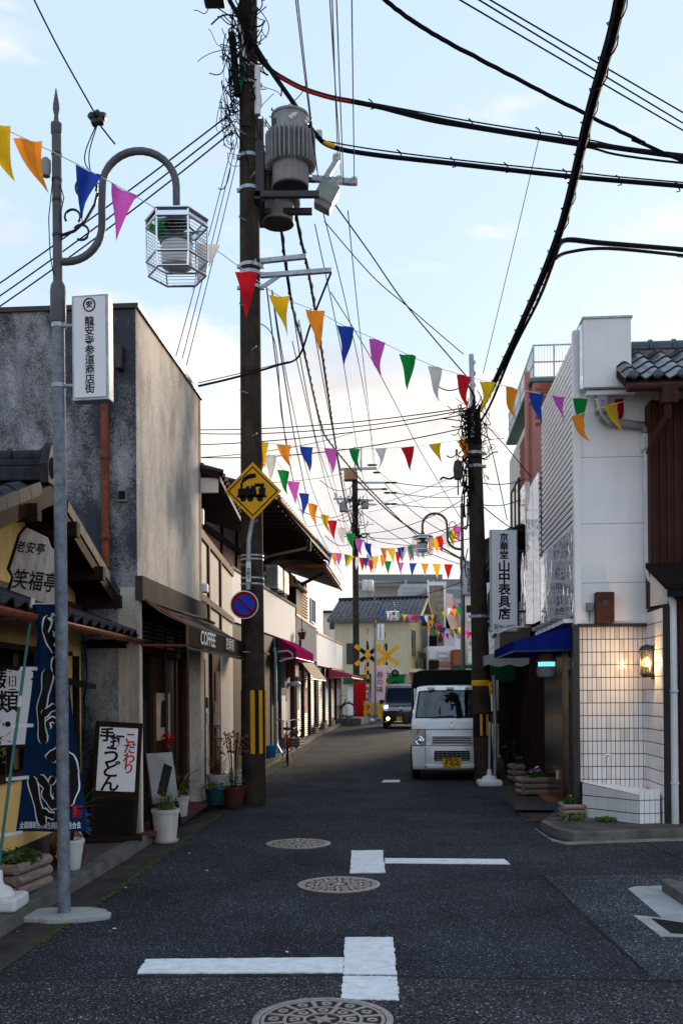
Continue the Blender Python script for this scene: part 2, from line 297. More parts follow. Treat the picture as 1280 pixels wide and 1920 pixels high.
MT['lit_warm'] = emit('lit_warm', (1,.5,.15), 7); MT['lit_white'] = emit('headlamp_lit', (1,.62,.25), 5); MT['lit_cyan'] = emit('lit_cyan', (.08,.5,.65), .75); MT['lit_blue'] = emit('lit_blue', (.05,.06,.8), 1.0)
MT['brick_red'] = M_('brick_red', (.30,.105,.07), .85, var=.25, scale=8); MT['pink_wall'] = M_('pink_wall', (.50,.235,.20), .8, var=.12)
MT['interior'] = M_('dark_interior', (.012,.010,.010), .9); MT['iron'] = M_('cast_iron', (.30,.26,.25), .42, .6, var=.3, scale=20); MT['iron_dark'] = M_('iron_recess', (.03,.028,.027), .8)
MT['terracotta'] = M_('terracotta', (.22,.08,.045), .8, var=.2); MT['blue_plastic'] = M_('blue_plastic', (.02,.22,.62), .4); MT['pot_green'] = M_('pot_green', (.012,.06,.06), .4); MT['pot_brown'] = M_('pot_brown', (.09,.028,.022), .6)
LEAF = [M_('leaf_a', (.05,.10,.02), .5, var=.35, scale=12), M_('leaf_b', (.10,.14,.03), .5, var=.35, scale=12), M_('leaf_c', (.14,.055,.03), .55, var=.35, scale=12), M_('leaf_d', (.03,.075,.02), .5, var=.3)]
FLAG = {k: cloth_mat('pennant_' + k, c, .42) for k, c in dict(yellow=(.80,.50,.02), orange=(.82,.28,.03), blue=(.02,.06,.36), purple=(.55,.10,.50), green=(.01,.24,.05), white=(.66,.66,.66), red=(.55,.015,.025)).items()}
# ---------------------------------------------------------------- lettering
def text(s, size, mat, parent, loc, rot=(90, 0, 0), name='lettering', bold=0.0, vertical=False, line=1.0, sx=1.0, sy=1.0, shear=0, ax='CENTER'):
    cu = bpy.data.curves.new(name, 'FONT'); cu.body = '\n'.join(s) if vertical else s; cu.size = size; cu.align_x = ax; cu.align_y = 'CENTER'
    cu.space_line = line; cu.offset = bold * size; cu.extrude = 0.0008; cu.resolution_u = 3; cu.shear = shear
    to = bpy.data.objects.new('tmp_text', cu); COL.objects.link(to); dg = bpy.context.evaluated_depsgraph_get()
    me = bpy.data.meshes.new_from_object(to.evaluated_get(dg)); bpy.data.objects.remove(to); bpy.data.curves.remove(cu)
    me.materials.clear(); me.materials.append(mat); me.name = name
    o = bpy.data.objects.new(name, me); COL.objects.link(o)
    if parent: o.parent = parent
    o.location = loc; o.rotation_euler = tuple(R(a) for a in rot); o.scale = (sx, sy, 1); return o
# ================================================================ GROUND
def interp(tab, y):
    if y <= tab[0][0]: a, b = tab[0], tab[1]
    elif y >= tab[-1][0]: a, b = tab[-2], tab[-1]
    else:
        for a, b in zip(tab, tab[1:]):
            if a[0] <= y <= b[0]: break
    return a[1] + (b[1] - a[1]) * (y - a[0]) / (b[0] - a[0])
KL = [(4,-2.06),(6,-1.97),(7.24,-1.90),(8.53,-1.83),(9.89,-1.76),(12.45,-1.64),(19.2,-1.42),(25.4,-1.03),(33,-.50),(41,.22),(45,.62)]
def xl(y): return interp(KL, y)
g = MB(); ys = [-30, 0, 10, 22, 30, 40, 52, 90, 400]
for y in ys: g.v += [(-200, y, gz(y)), (200, y, gz(y))]
g.f += [(2*i, 2*i+1, 2*i+3, 2*i+2) for i in range(len(ys)-1)]
structure(g.build('road', MT['asphalt']))
def strip(name, mat, y0, y1, a, b, z, step=.5, za=None):
    m = MB(); n = max(1, int((y1-y0)/step)); r = []
    for i in range(n+1):
        y = y0 + (y1-y0)*i/n; r.append(y); m.v += [(xl(y)+a, y, gz(y)+(z if za is None else za)), (xl(y)+b, y, gz(y)+z)]
    m.f += [(2*i, 2*i+1, 2*i+3, 2*i+2) for i in range(n)]
    return structure(m.build(name, mat))
strip('gutter', MT['gutter'], 4, 44, -.32, 0, .004)
m = MB()
for i in range(480):
    y = 6.3 + i*.03 + rnd.uniform(-.02,.02); c = Vector((xl(y)+rnd.gauss(0,.012), y, .006)); s = rnd.uniform(.006,.03)
    m.lathe([(s,0),(s*.7,s*.12),(0,s*.16)], c, 6)
tag(m.build('moss', MT['moss']), 'thin line of green moss where asphalt meets the left gutter', 'moss', kind='stuff')
# pavement slab (raised) with kerb stones
m = MB(); pv = []
for i in range(81):
    y = 4 + i*.5; pv.append((y, xl(y)-.46))
for y, x in pv: m.v += [(x, y, gz(y)+.10), (-6.5 if y < 30 else x-3, y, gz(y)+.11), (x, y, gz(y)-.02)]
for i in range(80): m.f += [(3*i, 3*i+3, 3*i+4, 3*i+1), (3*i, 3*i+2, 3*i+5, 3*i+3)]
pave_l = structure(m.build('pavement_left', MT['pave']))
for i in range(22):
    y0 = 4.6 + i*.62; y1 = y0+.61; a = (xl(y0)-.32, y0); b = (xl(y1)-.32, y1)
    k = MB(); h = .108 + rnd.uniform(-.005,.005)
    k.add([(a[0],a[1],0),(b[0],b[1],0),(b[0]-.14,b[1],0),(a[0]-.14,a[1],0),(a[0]-.012,a[1],h),(b[0]-.012,b[1],h),(b[0]-.14,b[1],h),(a[0]-.14,a[1],h)], [(0,3,2,1),(4,5,6,7),(0,1,5,4),(1,2,6,5),(2,3,7,6),(3,0,4,7)])
    k.build('kerb_stone', MT['kerb'], pave_l, bevel=.008)
m = MB(); n = 54
for i in range(n+1):
    y = 18.3 + i*.48; x = xl(y)-.32; z = gz(y); m.v += [(x,y,z-.02),(x-.012,y,z+.105),(x-.15,y,z+.107)]
for i in range(n): m.f += [(3*i,3*i+3,3*i+4,3*i+1),(3*i+1,3*i+4,3*i+5,3*i+2)]
structure(m.build('kerb', MT['kerb']))
# covers in the pavement near the udon shop
def slab(name, mat, pts, h=0.0, th=.004, parent=None, kind='structure'):
    q = [G(*p) for p in pts]; m = MB(); n = len(q); m.v = [(p.x,p.y,h+th) for p in q] + [(p.x,p.y,h-.03) for p in q]
    m.f = [tuple(range(n))] + [(i,(i+1)%n,n+(i+1)%n,n+i) for i in range(n)]
    o = m.build(name, mat, parent)
    if kind and not parent: o['kind'] = kind
    return o
slab('asphalt_strip', MT['asphalt_new'], [(-400,1856),(0,1841),(258,1833),(640,1832),(1230,1841),(1900,1862),(2600,3400),(640,5200),(-1500,3400)], th=.003)
slab('asphalt_patch', MT['asphalt_patch'], [(1018,1641),(1500,1637),(2100,1846),(1228,1838)], th=.003)
for nm, pts, r in (('seam', [(0,1842),(258,1834),(500,1831),(640,1832),(900,1836),(1240,1840),(1500,1850)], .007), ('seam', [(1000,1643),(1130,1641),(1400,1638)], .004), ('seam', [(1016,1640),(1110,1735),(1226,1838)], .0045), ('seam',[(1205,1578),(1240,1595),(1290,1620)],.004)):
    q = []
    for a, b in zip(pts, pts[1:]):
        for k in range(8):
            p = G(a[0]+(b[0]-a[0])*k/8, a[1]+(b[1]-a[1])*k/8); q.append(p + Vector((rnd.uniform(-.006,.006), rnd.uniform(-.006,.006), .0025)))
    structure(MB().tube(q, [r*rnd.uniform(.5,1.3) for _ in q], 5).build('road_seam', MT['iron_dark']))
for pts in ([(300,1700),(420,1668),(470,1640),(560,1625)],[(820,1700),(900,1735),(960,1790),(990,1860)],[(700,1540),(780,1530),(850,1548)],[(560,1490),(620,1480),(700,1486)],[(150,1850),(210,1880),(230,1930)]):
    q = []
    for a, b in zip(pts, pts[1:]):
        for k in range(14): q.append(G(a[0]+(b[0]-a[0])*k/14, a[1]+(b[1]-a[1])*k/14) + Vector((rnd.gauss(0,.015), rnd.gauss(0,.02), .0012)))
    structure(MB().tube(q, [.0028*rnd.uniform(.3,1.2) for _ in q], 4).build('road_crack', MT['iron_dark']))
def ragged(pts, n=26, j=.006):
    q = [G(*p) for p in pts]; out = []
    for a, b in zip(q, q[1:]+q[:1]):
        for k in range(n): out.append(a + (b-a)*k/n + Vector((rnd.uniform(-j,j), rnd.uniform(-j,j), 0)))
    return out
def marking(pts, z=.008):
    q = ragged(pts); m = MB(); n = len(q); m.v = [(p.x,p.y,z) for p in q] + [(p.x,p.y,-.01) for p in q]
    m.f = [tuple(range(n))] + [(i,(i+1)%n,n+(i+1)%n,n+i) for i in range(n)]; return structure(m.build('road_marking', MT['paint']))
marking([(647,1759),(737,1759),(743,1829),(644,1828)]); marking([(643,1832),(743,1833),(748,1877),(640,1875)]); marking([(275,1800),(644,1797),(643,1825),(257,1826)], .0075)
marking([(659,1596),(717,1595),(722,1637),(656,1638)]); marking([(721,1610),(945,1612),(955,1621),(722,1619)], .0075)
marking([(720,1463),(750,1463),(748,1467),(715,1467)])
# manhole covers
def ring(r0, r1, z0, z1, n=48): 
    return MB().lathe([(r0,z0),(r0,z1),(r0+.004,z1+.001),(r1-.004,z1+.001),(r1,z1),(r1,z0)], (0,0,0), n)
def manhole(px, py, rad, label, ang):
    c = G(px, py); t = empty('manhole_cover', (c.x, c.y, .0), ang, label, 'manhole cover', 'iron covers set in the road')
    MB().lathe([(rad*.98,.001),(rad*.98,.005)], (0,0,0), 40).build('base_plate', MT['iron_dark'], t)
    ring(rad*.90, rad, .001, .011).build('outer_ring', MT['iron'], t, True); ring(rad*.83, rad*.885, .001, .011).build('rim', MT['iron'], t, True)
    ring(rad*.52, rad*.57, .001, .011).build('ring', MT['iron'], t, True); ring(rad*.24, rad*.28, .001, .011).build('ring', MT['iron'], t, True)
    rib = MB().box(rad*.57, rad*.83, -.012, .012, .001, .0115).mesh('rib', MT['iron']); rib2 = MB().box(rad*.28, rad*.52, -.012, .012, .001, .0115).mesh('rib', MT['iron'])
    stud = ring(.012, .028, .001, .012, 12).mesh('stud', MT['iron'])
    for k in range(12):
        a = 2*math.pi*k/12; inst(rib, 'rib', t, (0,0,0), (0,0,a)); b = a+math.pi/12; inst(stud, 'stud', t, (rad*.70*math.cos(b), rad*.70*math.sin(b), 0))
    for k in range(8):
        a = 2*math.pi*k/8+.2; inst(rib2, 'rib', t, (0,0,0), (0,0,a)); b = a+math.pi/8; inst(stud, 'stud', t, (rad*.40*math.cos(b), rad*.40*math.sin(b), 0))
    s = MB(); pts = []
    for k in range(12): rr = rad*(.2 if k%2==0 else .09); pts.append((rr*math.cos(k*math.pi/6), rr*math.sin(k*math.pi/6)))
    s.prism(pts, 'z', .001, .0115).build('star_emblem', MT['iron'], t)
manhole(605, 1915, .345, 'large round iron manhole cover beside the foot of the long white road bar', .2)
manhole(635, 1660, .345, 'round iron manhole cover just before the second white road mark', .5)
manhole(559, 1583, .345, 'worn round iron manhole cover between the white pot and the thin white line', 1.1)
c = G(521, 1490); t = empty('small_cover', (c.x, c.y, 0), 0, 'small round iron cover in the asphalt beside the utility pole', 'cover')
ring(.12,.15,.001,.006,24).build('rim', MT['iron_dark'], t); MB().lathe([(.12,.001),(.12,.003)],(0,0,0),20).build('plate', MT['iron_dark'], t)
# right corner kerb and pavement
RC = [(948,1495),(985,1535),(1012,1554),(1040,1569),(1075,1577),(1130,1577),(1200,1572),(1290,1571),(1600,1560)]
q = [G(*p) for p in RC]; q2 = [p + Vector((.10,.16,0)) for p in q]
m = MB()
for a in q: m.v += [(a.x,a.y,0),(a.x+.012,a.y+.015,.085),(a.x+.09,a.y+.13,.09),(a.x+2.5,a.y+1.2,.092)]
nq = len(q)
cor = MB()
for i, a in enumerate(q): cor.v += [(a.x,a.y,-.01),(a.x+.012,a.y+.018,.085),(a.x+.08,a.y+.14,.09)]
for i in range(2, nq-1): cor.f += [(3*i,3*i+3,3*i+4,3*i+1),(3*i+1,3*i+4,3*i+5,3*i+2)]
cor.f += [(6,7,8)]
structure(cor.build('kerb_corner', MT['kerb'], smooth=True))
apr = MB(); qa = [G(*p) for p in [(1004,1556),(1035,1578),(1062,1585),(1130,1582),(1290,1577),(1600,1566)]]
for a in qa: apr.v += [(a.x,a.y,.004),(a.x+.02,a.y+.22,.005)]
apr.f += [(2*i,2*i+2,2*i+3,2*i+1) for i in range(len(qa)-1)]
structure(apr.build('gutter_right', MT['concrete']))
pr = [q[2]+Vector((.08,.14,0)), q[3]+Vector((.08,.14,0)), q[4]+Vector((.08,.14,0)), q[5]+Vector((.08,.14,0)), q[6]+Vector((.08,.14,0)), q[7]+Vector((.08,.14,0)), Vector((9,10.6,0)), Vector((9,14,0)), Vector((3.2,14,0)), Vector((2.62,12.4,0))]
m = MB(); m.poly([(p.x,p.y,.088) for p in pr]); structure(m.build('pavement_right', MT['pave']))
# brick pavers at the right shop front
bp = structure(MB().poly([(2.25,12.2,.006),(3.2,11.9,.03),(3.9,14,.05),(4.3,19.5,.05),(3.0,19.5,.006),(2.62,16,.006)]).build('forecourt_right', MT['gutter']))
mp1 = MB().box(-.098,.098,-.048,.048,0,.012).mesh('paver', M_('dark_paver', (.075,.055,.05), .85, var=.35, scale=6)); mp2 = MB().box(-.12,.12,-.12,.12,0,.014).mesh('terracotta_tile', M_('terracotta_floor', (.23,.085,.05), .7, var=.3, scale=5))
for j in range(26):
    for i in range(8):
        y = 12.25 + j*.104; x = 2.33 + .055*(y-12) + i*.204 + (.1 if j%2 else 0)
        if x < 2.30+.07*(y-12.2) or x > 3.0: continue
        inst(mp1, 'paver', bp, (x, y, .010+ (x-2.3)*.028), (0, R(-1.5), -.06))
for j in range(14):
    for i in range(4):
        y = 13.1 + j*.25; x = 2.92 + .066*(y-12.9) + i*.25
        if x < 2.78+.06*(y-12.9): continue
        inst(mp2, 'terracotta_tile', bp, (x, y, .05), (0, 0, -.066))
# drain at the right edge
def flat(name, mat, pts, z0, z1, parent): 
    q = [G(*p) for p in pts]; m = MB(); n = len(q); m.v = [(p.x,p.y,z1) for p in q]+[(p.x,p.y,z0) for p in q]; m.f = [tuple(range(n))]+[(i,(i+1)%n,n+(i+1)%n,n+i) for i in range(n)]
    return m.build(name, mat, parent)
dr = empty('drain_inlet', (3.6,7.2,0), 0, 'pale concrete drain apron with dark iron grate in the side street', 'drain'); dr.location = (0,0,0)
pale = M_('pale_concrete', (.34,.34,.35), .85, var=.2, scale=5, speck=.35, bump=.3)
flat('apron', pale, [(1176,1667),(1190,1663),(1236,1662),(1300,1688),(1330,1735),(1240,1722)], -.02, .006, dr)
flat('apron', pale, [(1186,1717),(1245,1723),(1335,1738),(1400,1762),(1238,1757)], -.02, .0065, dr)
flat('raised_kerb', MT['kerb'], [(1240,1672),(1252,1668),(1400,1702),(1420,1740),(1290,1706)], -.02, .09, dr)
flat('apron', pale, [(1236,1662),(1420,1662),(1500,1700),(1300,1668)], -.02, .0055, dr)
flat('pit', MT['iron_dark'], [(1219,1724),(1340,1742),(1380,1760),(1257,1752)], -.02, .0075, dr)
for k in range(9):
    a0 = G(1222+k*4.2, 1725+k*3.1); b0 = G(1335+k*4.2, 1741+k*2.2); MB().beam(a0+Vector((0,0,.009)), b0+Vector((0,0,.009)), .012, .006).build('grate_bar', MT['iron_dark'], dr)
# litter leaves and pale chips on the road
leafm = MB().poly([(-.02,0,.004),(0,-.012,.008),(.025,0,.003),(0,.012,.009)]).mesh('fallen_leaf', M_('dry_leaf', (.30,.14,.05), .8)); chip = MB().box(-.012,.012,-.006,.006,0,.004).mesh('paper_scrap', MT['white_ink'])
for px, py in ((35,1749),(205,1749),(232,1637),(245,1650),(321,1629),(333,1783),(243,1580)):
    p = G(px,py); o = inst(leafm, 'fallen_leaf', None, (p.x,p.y,.003), (0,0,rnd.uniform(0,6))); tag(o, 'small dry brown leaf lying on the dark asphalt', 'leaf', 'fallen leaves on the road')
for px, py in ((215,1742),(538,1786),(396,1541),(236,1665),(388,1633),(355,1600)):
    p = G(px,py); o = inst(chip, 'paper_scrap', None, (p.x,p.y,.003), (0,0,rnd.uniform(0,6))); tag(o, 'tiny white paper scrap lying on the dark asphalt', 'scrap', 'white scraps on the road')

# ================================================================ roof tile meshes
def kawara_mesh(wd=.27, ln=.30, amp=.035, th=.018, mat='kawara', n=8):
    m = MB(); top = []; 
    def prof(u): return amp*math.sin(u*2*math.pi - .5) + (.012 if u > .85 else 0)
    for end in (0, 1):
        for off in (0, -th):
            for i in range(n+1):
                u = i/n; m.v.append((u*wd*1.04, end*ln, prof(u)+off+ (.012 if end == 0 else -.004)))
    k = n+1
    for i in range(n):
        m.f += [(i,i+1,2*k+i+1,2*k+i),(k+i,3*k+i,3*k+i+1,k+i+1),(i,k+i,k+i+1,i+1),(2*k+i,2*k+i+1,3*k+i+1,3*k+i)]
    m.f += [(0,2*k,3*k,k),(n,k+n,3*k+n,2*k+n)]
    return m.mesh('roof_tile', MT[mat], True)
KAW = kawara_mesh(); KAWB = kawara_mesh(.27,.30,.04,.022,'kawara_blue',10)
def round_end(mat='kawara', r=.05): return MB().lathe([(r*.2,-.02),(r,-.02),(r,.02),(r*.7,.032),(0,.034)], (0,0,0), 12, Matrix.Rotation(R(90),3,'X')).mesh('eave_cap', MT[mat], True)

# ================================================================ UDON SHOP
A = R(1.6)
us = empty('udon_shop', (-2.72, 10.40, 0.0), -A, 'low yellow plaster udon shop with black tiled gable roof', 'shop')
RZ = 3.40; EZ = 2.42; YR = -2.10      # ridge height, eave height, ridge position along the street
def gable_z(ly): return RZ - abs(ly-YR)*.335
# yellow wall with window opening (ly -3.2 .. -1.55, z .95..2.02)
wm = MB(); 
wm.box(-.16,0,-4.6,-2.95,.1,1.98); wm.box(-.16,0,-1.55,-.02,.1,1.98); wm.box(-.16,0,-2.95,-1.55,.1,.90)
wm.prism([(-4.6,1.98),(-.02,1.98),(-.02,gable_z(-.02)-.12),(YR,RZ-.12),(-4.6,gable_z(-4.6)-.12)], 'x', -.16, 0)
wm.build('wall', MT['yellow_wall'], us)
pbox('plinth', MT['gutter'], us, -.1,.025,-4.6,-.02,.1,.30)
pbox('window_back', MT['interior'], us, -.5,-.16,-3.0,-1.5,.85,2.0)
f = MB(); f.box(-.1,.03,-2.98,-1.52,.88,.95); f.box(-.1,.03,-2.98,-2.93,.95,1.98); f.box(-.1,.03,-1.57,-1.52,.95,1.98); f.box(-.1,.02,-2.25,-2.21,.95,1.98); f.build('window_frame', MT['dark_wood'], us)
pbox('window_hood', MT['dark_wood'], us, 0,.30,-3.05,-1.3,1.96,2.0)
pbox('door_post', MT['dark_wood'], us, 0,.05,-.32,-.24,.12,2.0)
hd = MB(); hd.obox((.12,-.55,1.72),(.30,.30,.05),Matrix.Rotation(R(14),3,'Y')); hd.build('small_hood', MT['kawara'], us)
body = MB().box(-4.5,-.17,-4.58,-.05,0,2.3); body.build('rear_wall', MT['yellow_wall'], us)
# gable roof: two slabs, tiles on the camera-side slope
sl = math.atan(.335)
for sgn, nm in ((-1,'roof'),(1,'roof')):
    m = MB(); L0 = 2.6 if sgn < 0 else 2.12; x0, x1 = -4.8, .36
    y1 = YR+sgn*L0; m.add([(x0,YR,RZ-.03),(x1,YR,RZ-.03),(x1,y1,RZ-.03-L0*.335),(x0,y1,RZ-.03-L0*.335),(x0,YR,RZ-.10),(x1,YR,RZ-.10),(x1,y1,RZ-.10-L0*.335),(x0,y1,RZ-.10-L0*.335)],[(0,1,2,3),(7,6,5,4),(0,4,5,1),(1,5,6,2),(2,6,7,3),(3,7,4,0)])
    rf = m.build(nm, MT['dark_wood'], us)
    MB().beam((x1+.012,YR,RZ-.12),(x1+.012,y1,RZ-.12-L0*.335),.03,.16).build('bargeboard', MT['dark_wood'], rf)
    nrow = 9 if sgn < 0 else 7
    for j in range(nrow):
        for i in range(15 if sgn < 0 else 5):
            ly = YR + sgn*(L0+.04 - j*.27*math.cos(sl)); z = RZ-.0 - abs(ly-YR)*.335
            xx = x1+.02-(i+1)*.272
            if sgn < 0: inst(KAW, 'roof_tile', rf, (xx, ly, z), (sl,0,0))
            else: inst(KAW, 'roof_tile', rf, (xx+.27, ly, z), (sl,0,math.pi))
        ly = YR + sgn*(L0+.04 - j*.27*math.cos(sl)) - sgn*.13; z = RZ-.03-abs(ly-YR)*.335
        MB().obox((x1+.028,ly,z+.005),(.022,.262,.10),Matrix.Rotation(-sgn*sl,3,'X')).build('verge_tile', MT['kawara'], rf)
    for k in (0.22,.62,.92):
        ly = YR+sgn*L0*k; pbox('purlin_end', MT['dark_wood'], us, .0,.46,ly-.05,ly+.05,gable_z(ly)-.25,gable_z(ly)-.12)
rg = MB(); rg.box(-4.8,.34,YR-.10,YR+.10,RZ-.02,RZ+.10); rg.box(-4.8,.34,YR-.085,YR+.085,RZ+.105,RZ+.16); rg.build('ridge', MT['kawara'], us, bevel=.01)
rt = MB().lathe([(.075,0),(.085,.01),(.085,.04),(.07,.05),(.07,.27)], (0,0,0), 12, Matrix.Rotation(R(-90),3,'Y')).mesh('ridge_tile', MT['kawara'], True)
for i in range(18): inst(rt, 'ridge_tile', us, (.34-i*.28, YR, RZ+.185))
MB().prism([(YR-.17,RZ-.06),(YR-.19,RZ+.1),(YR-.1,RZ+.26),(YR-.03,RZ+.31),(YR+.03,RZ+.31),(YR+.1,RZ+.26),(YR+.19,RZ+.1),(YR+.17,RZ-.06)],'x',.33,.40).build('ridge_end_ornament', MT['kawara'], us, bevel=.012)
MB().lathe([(.09,0),(.09,.03),(.05,.04)],(.40,YR,RZ+.10),14,Matrix.Rotation(R(90),3,'Y')).build('ridge_end_disc', MT['kawara'], us, True)
# pent roof over the shop front
p = MB().add([(0,-4.6,2.44),(.56,-4.6,2.22),(.56,0.05,2.22),(0,.05,2.44),(0,-4.6,2.38),(.56,-4.6,2.17),(.56,0.05,2.17),(0,.05,2.38)],[(0,1,2,3),(7,6,5,4),(0,4,5,1),(1,5,6,2),(2,6,7,3),(3,7,4,0)])
pr_ = p.build('pent_roof', MT['dark_wood'], us); sl2 = math.atan(.24/.56)
for i in range(17):
    for j in range(2):
        xx = .60 - j*.275*math.cos(sl2); z = 2.235 + (.58-xx)*.40
        inst(KAW, 'roof_tile', pr_, (xx, -4.6+i*.272, z), (sl2,0,R(90)))
MB().box(-.02,.06,-4.6,.05,2.43,2.53).build('flashing_board', MT['brown_wood'], pr_)
gut = MB(); n = 8
for yy in (-4.65,.12):
    for k in range(n+1):
        a = math.pi*k/n; gut.v.append((.60+.05*math.cos(a), yy, 2.18-.05*math.sin(a)))
for k in range(n): gut.f.append((k,k+1,n+2+k,n+1+k))
go = gut.build('gutter', MT['copper'], us, True); so = go.modifiers.new('solid','SOLIDIFY'); so.thickness = .006
for yy in (-3.6,-2.6,-1.6,-.6): pbox('gutter_bracket', MT['dark_metal'], us, .5,.66,yy-.008,yy+.008,2.12,2.132)
MB().beam((.1,-.12,2.13),(.5,-.12,2.13),.07,.09).build('bracket', MT['dark_wood'], us)
MB().tube([(.0,.0,2.15),(.3,.0,2.12),(.5,-.02,2.15)],.02,6).build('strut', MT['dark_wood'], us)
# carved board sign standing on the pent roof
bs = empty('carved_board_sign', (-2.46, 7.85, 2.36), 0, 'weathered carved wooden board with black brush characters on the tiled pent roof', 'sign')
pts = [(-.16,0),(-.135,.16),(-.165,.22),(-.11,.50),(-.07,.56),(.02,.53),(.10,.50),(.13,.43),(.20,.38),(.215,.2),(.19,.08),(.2,-.02)]
MB().prism(pts,'y',0,.07).build('board', MT['old_wood'], bs, bevel=.008)
MB().prism([(-.19,.0),(-.15,.16),(-.19,.22),(-.13,.5),(-.09,.565),(-.07,.56),(-.11,.5),(-.165,.22),(-.135,.16),(-.16,0)],'y',.01,.075).build('burnt_edge', MT['ink'], bs)
text('老安亭', .075, MT['ink'], bs, (-.03,-.003,.40), (90,0,0), bold=.012, sy=1.3, shear=.2)
text('笑福亭', .115, MT['ink'], bs, (.03,-.003,.14), (90,0,0), bold=.012, sy=1.45, shear=.15)
bs.rotation_euler = (R(6),R(5),R(20))
# menu sign inside the window
ms = empty('menu_light_box', (0,0,0), 0, 'white light box sign with black characters in the udon shop window', 'sign'); ms.location = (-2.58,8.0,1.18)
ms.rotation_euler = (0,0,R(38))
MB().box(-.30,.34,-.05,.05,.0,.66).build('box', MT['dark_wood'], ms); MB().box(-.27,.31,-.058,-.05,.03,.63).build('panel', MT['sign_white'], ms)
text('麺類・', .19, MT['ink'], ms, (-.13,-.060,.36), (90,0,0), bold=.014, vertical=True, line=.95); text('丼物・', .19, MT['ink'], ms, (.15,-.060,.38), (90,0,0), bold=.014, vertical=True, line=.95)

# ================================================================ COFFEE BUILDING
A = math.atan(.066)
cb = empty('coffee_building', (-2.14, 10.50, 0), -A, 'tall grey stucco box building with sooty side wall and coffee awning', 'building')
H = 5.72; LN = 3.28
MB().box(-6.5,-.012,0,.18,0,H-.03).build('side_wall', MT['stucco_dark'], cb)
MB().box(-.2,0,.002,LN,2.74,H-.03).build('front_wall', MT['stucco_pale'], cb)
MB().box(-6.5,0,LN-.18,LN-.002,2.74,H-.032).build('rear_wall', MT['stucco_pale'], cb)
MB().box(-6.5,-.8,LN-.18,LN-.002,0,2.74).build('rear_wall', MT['stucco_pale'], cb)
pbox('roof', MT['dark_metal'], cb, -6.5,.03,-.03,LN+.03,H-.03,H+.02)
pbox('corner_post', MT['cream_wall'], cb, -.012,.0,-.0,.06,0.1,2.74)
MB().box(-.22,0,0.0,.14,.1,2.74).build('column', MT['stucco_pale'], cb); MB().box(-.14,.02,LN-.22,LN,.1,2.74).build('column', MT['stucco_pale'], cb)
fl = MB().box(-.03,.05,-.01,LN+.06,2.60,2.86); fl.build('flashing', MT['awning_brown'], cb)
MB().tube([(.06,.1,2.6),(.2,1.2,2.56),(.2,2.4,2.58),(.13,LN+.2,2.6)],.02,6).build('flashing_lip', MT['awning_brown'], cb)
# shop front
pbox('floor', M_('red_floor_tile', (.12,.045,.045), .7, var=.3, scale=4), cb, -1.2,.14,.02,LN-.02,.10,.135)
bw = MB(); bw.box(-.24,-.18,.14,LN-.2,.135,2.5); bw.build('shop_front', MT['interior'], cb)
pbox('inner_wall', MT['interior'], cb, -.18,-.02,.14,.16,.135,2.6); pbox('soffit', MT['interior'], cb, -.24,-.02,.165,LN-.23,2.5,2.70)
fr = MB(); 
for yy in (.22,1.15,1.72,2.30,2.85): fr.box(-.18,-.13,yy-.03,yy+.03,.135,2.5)
fr.box(-.18,-.14,.2,2.9,2.08,2.14); fr.build('door_frame', MT['brown_wood'], cb)
dm = MB().box(-.175,-.15,1.18,1.69,.2,2.05); d1 = dm.build('door', M_('dark_red_door', (.022,.009,.008), .6, var=.2), cb); MB().box(-.175,-.15,1.75,2.27,.2,2.05).build('door', bpy.data.materials['dark_red_door'], cb)
for k in range(6): pbox('transom_slat', MT['shutter'], cb, -.175,-.145,.25,2.85,2.16+k*.05,2.19+k*.05)
pst = MB().box(-.149,-.145,1.30,1.98,1.05,1.62).build('door_poster', M_('faded_poster', (.42,.36,.27), .8, var=.3, scale=7), cb); MB().prism([(1.48,1.2),(1.8,1.2),(1.74,1.5),(1.62,1.54),(1.52,1.5)],'x',-.1445,-.143).build('poster_print', MT['ink'], pst)
MB().tube([(-.125,1.72,.3),(-.125,1.72,2.05)],.018,8).build('door_handle', MT['dark_metal'], cb)
# awning
aw = empty('awning', (0,0,0)); aw.parent = cb
AX = .50
def aw_fn(u, v): return (-.0 + AX*v, .08 + u*(LN+.55), 2.64 - .30*v - .03*math.sin(v*math.pi) + .006*math.sin(u*38))
ao = MB().grid(aw_fn, 30, 5).build('canopy', MT['awning_brown'], aw, True)
fa = MB().grid(lambda u, v: (AX + .01*math.sin(u*9)*v + .004, .08+u*(LN+.55), 2.34 - .22*v), 20, 3).build('fascia', MT['awning_fascia'], aw, True)
MB().grid(lambda u, v: (AX, .08+u*(LN+.55), 2.12 - .03*v - (.012 if int(u*60)%2 else 0)*v), 60, 1).build('fringe', MT['awning_brown'], aw)
MB().tube([(0,.08,2.65),(AX*.5,.08,2.49),(AX,.08,2.34)],.014,6).build('rib', MT['copper'], aw); MB().tube([(AX,.08,2.34),(AX,.08,2.12)],.014,6).build('rib', MT['copper'], aw); MB().tube([(0,.10,2.13),(AX,.10,2.12)],.014,6).build('rib', MT['copper'], aw)
MB().tube([(0,.0,2.65),(.0,LN+.5,2.65)],.02,6).build('top_bar', MT['copper'], aw)
text('COFFEE', .225, MT['white_ink'], aw, (AX+.022, 1.1, 2.235), (90,0,90), shear=.15, bold=.016, sx=1.1)
text('四季彩', .18, MT['white_ink'], aw, (AX+.022, 2.55, 2.235), (90,0,90), bold=.005, sx=1.1)
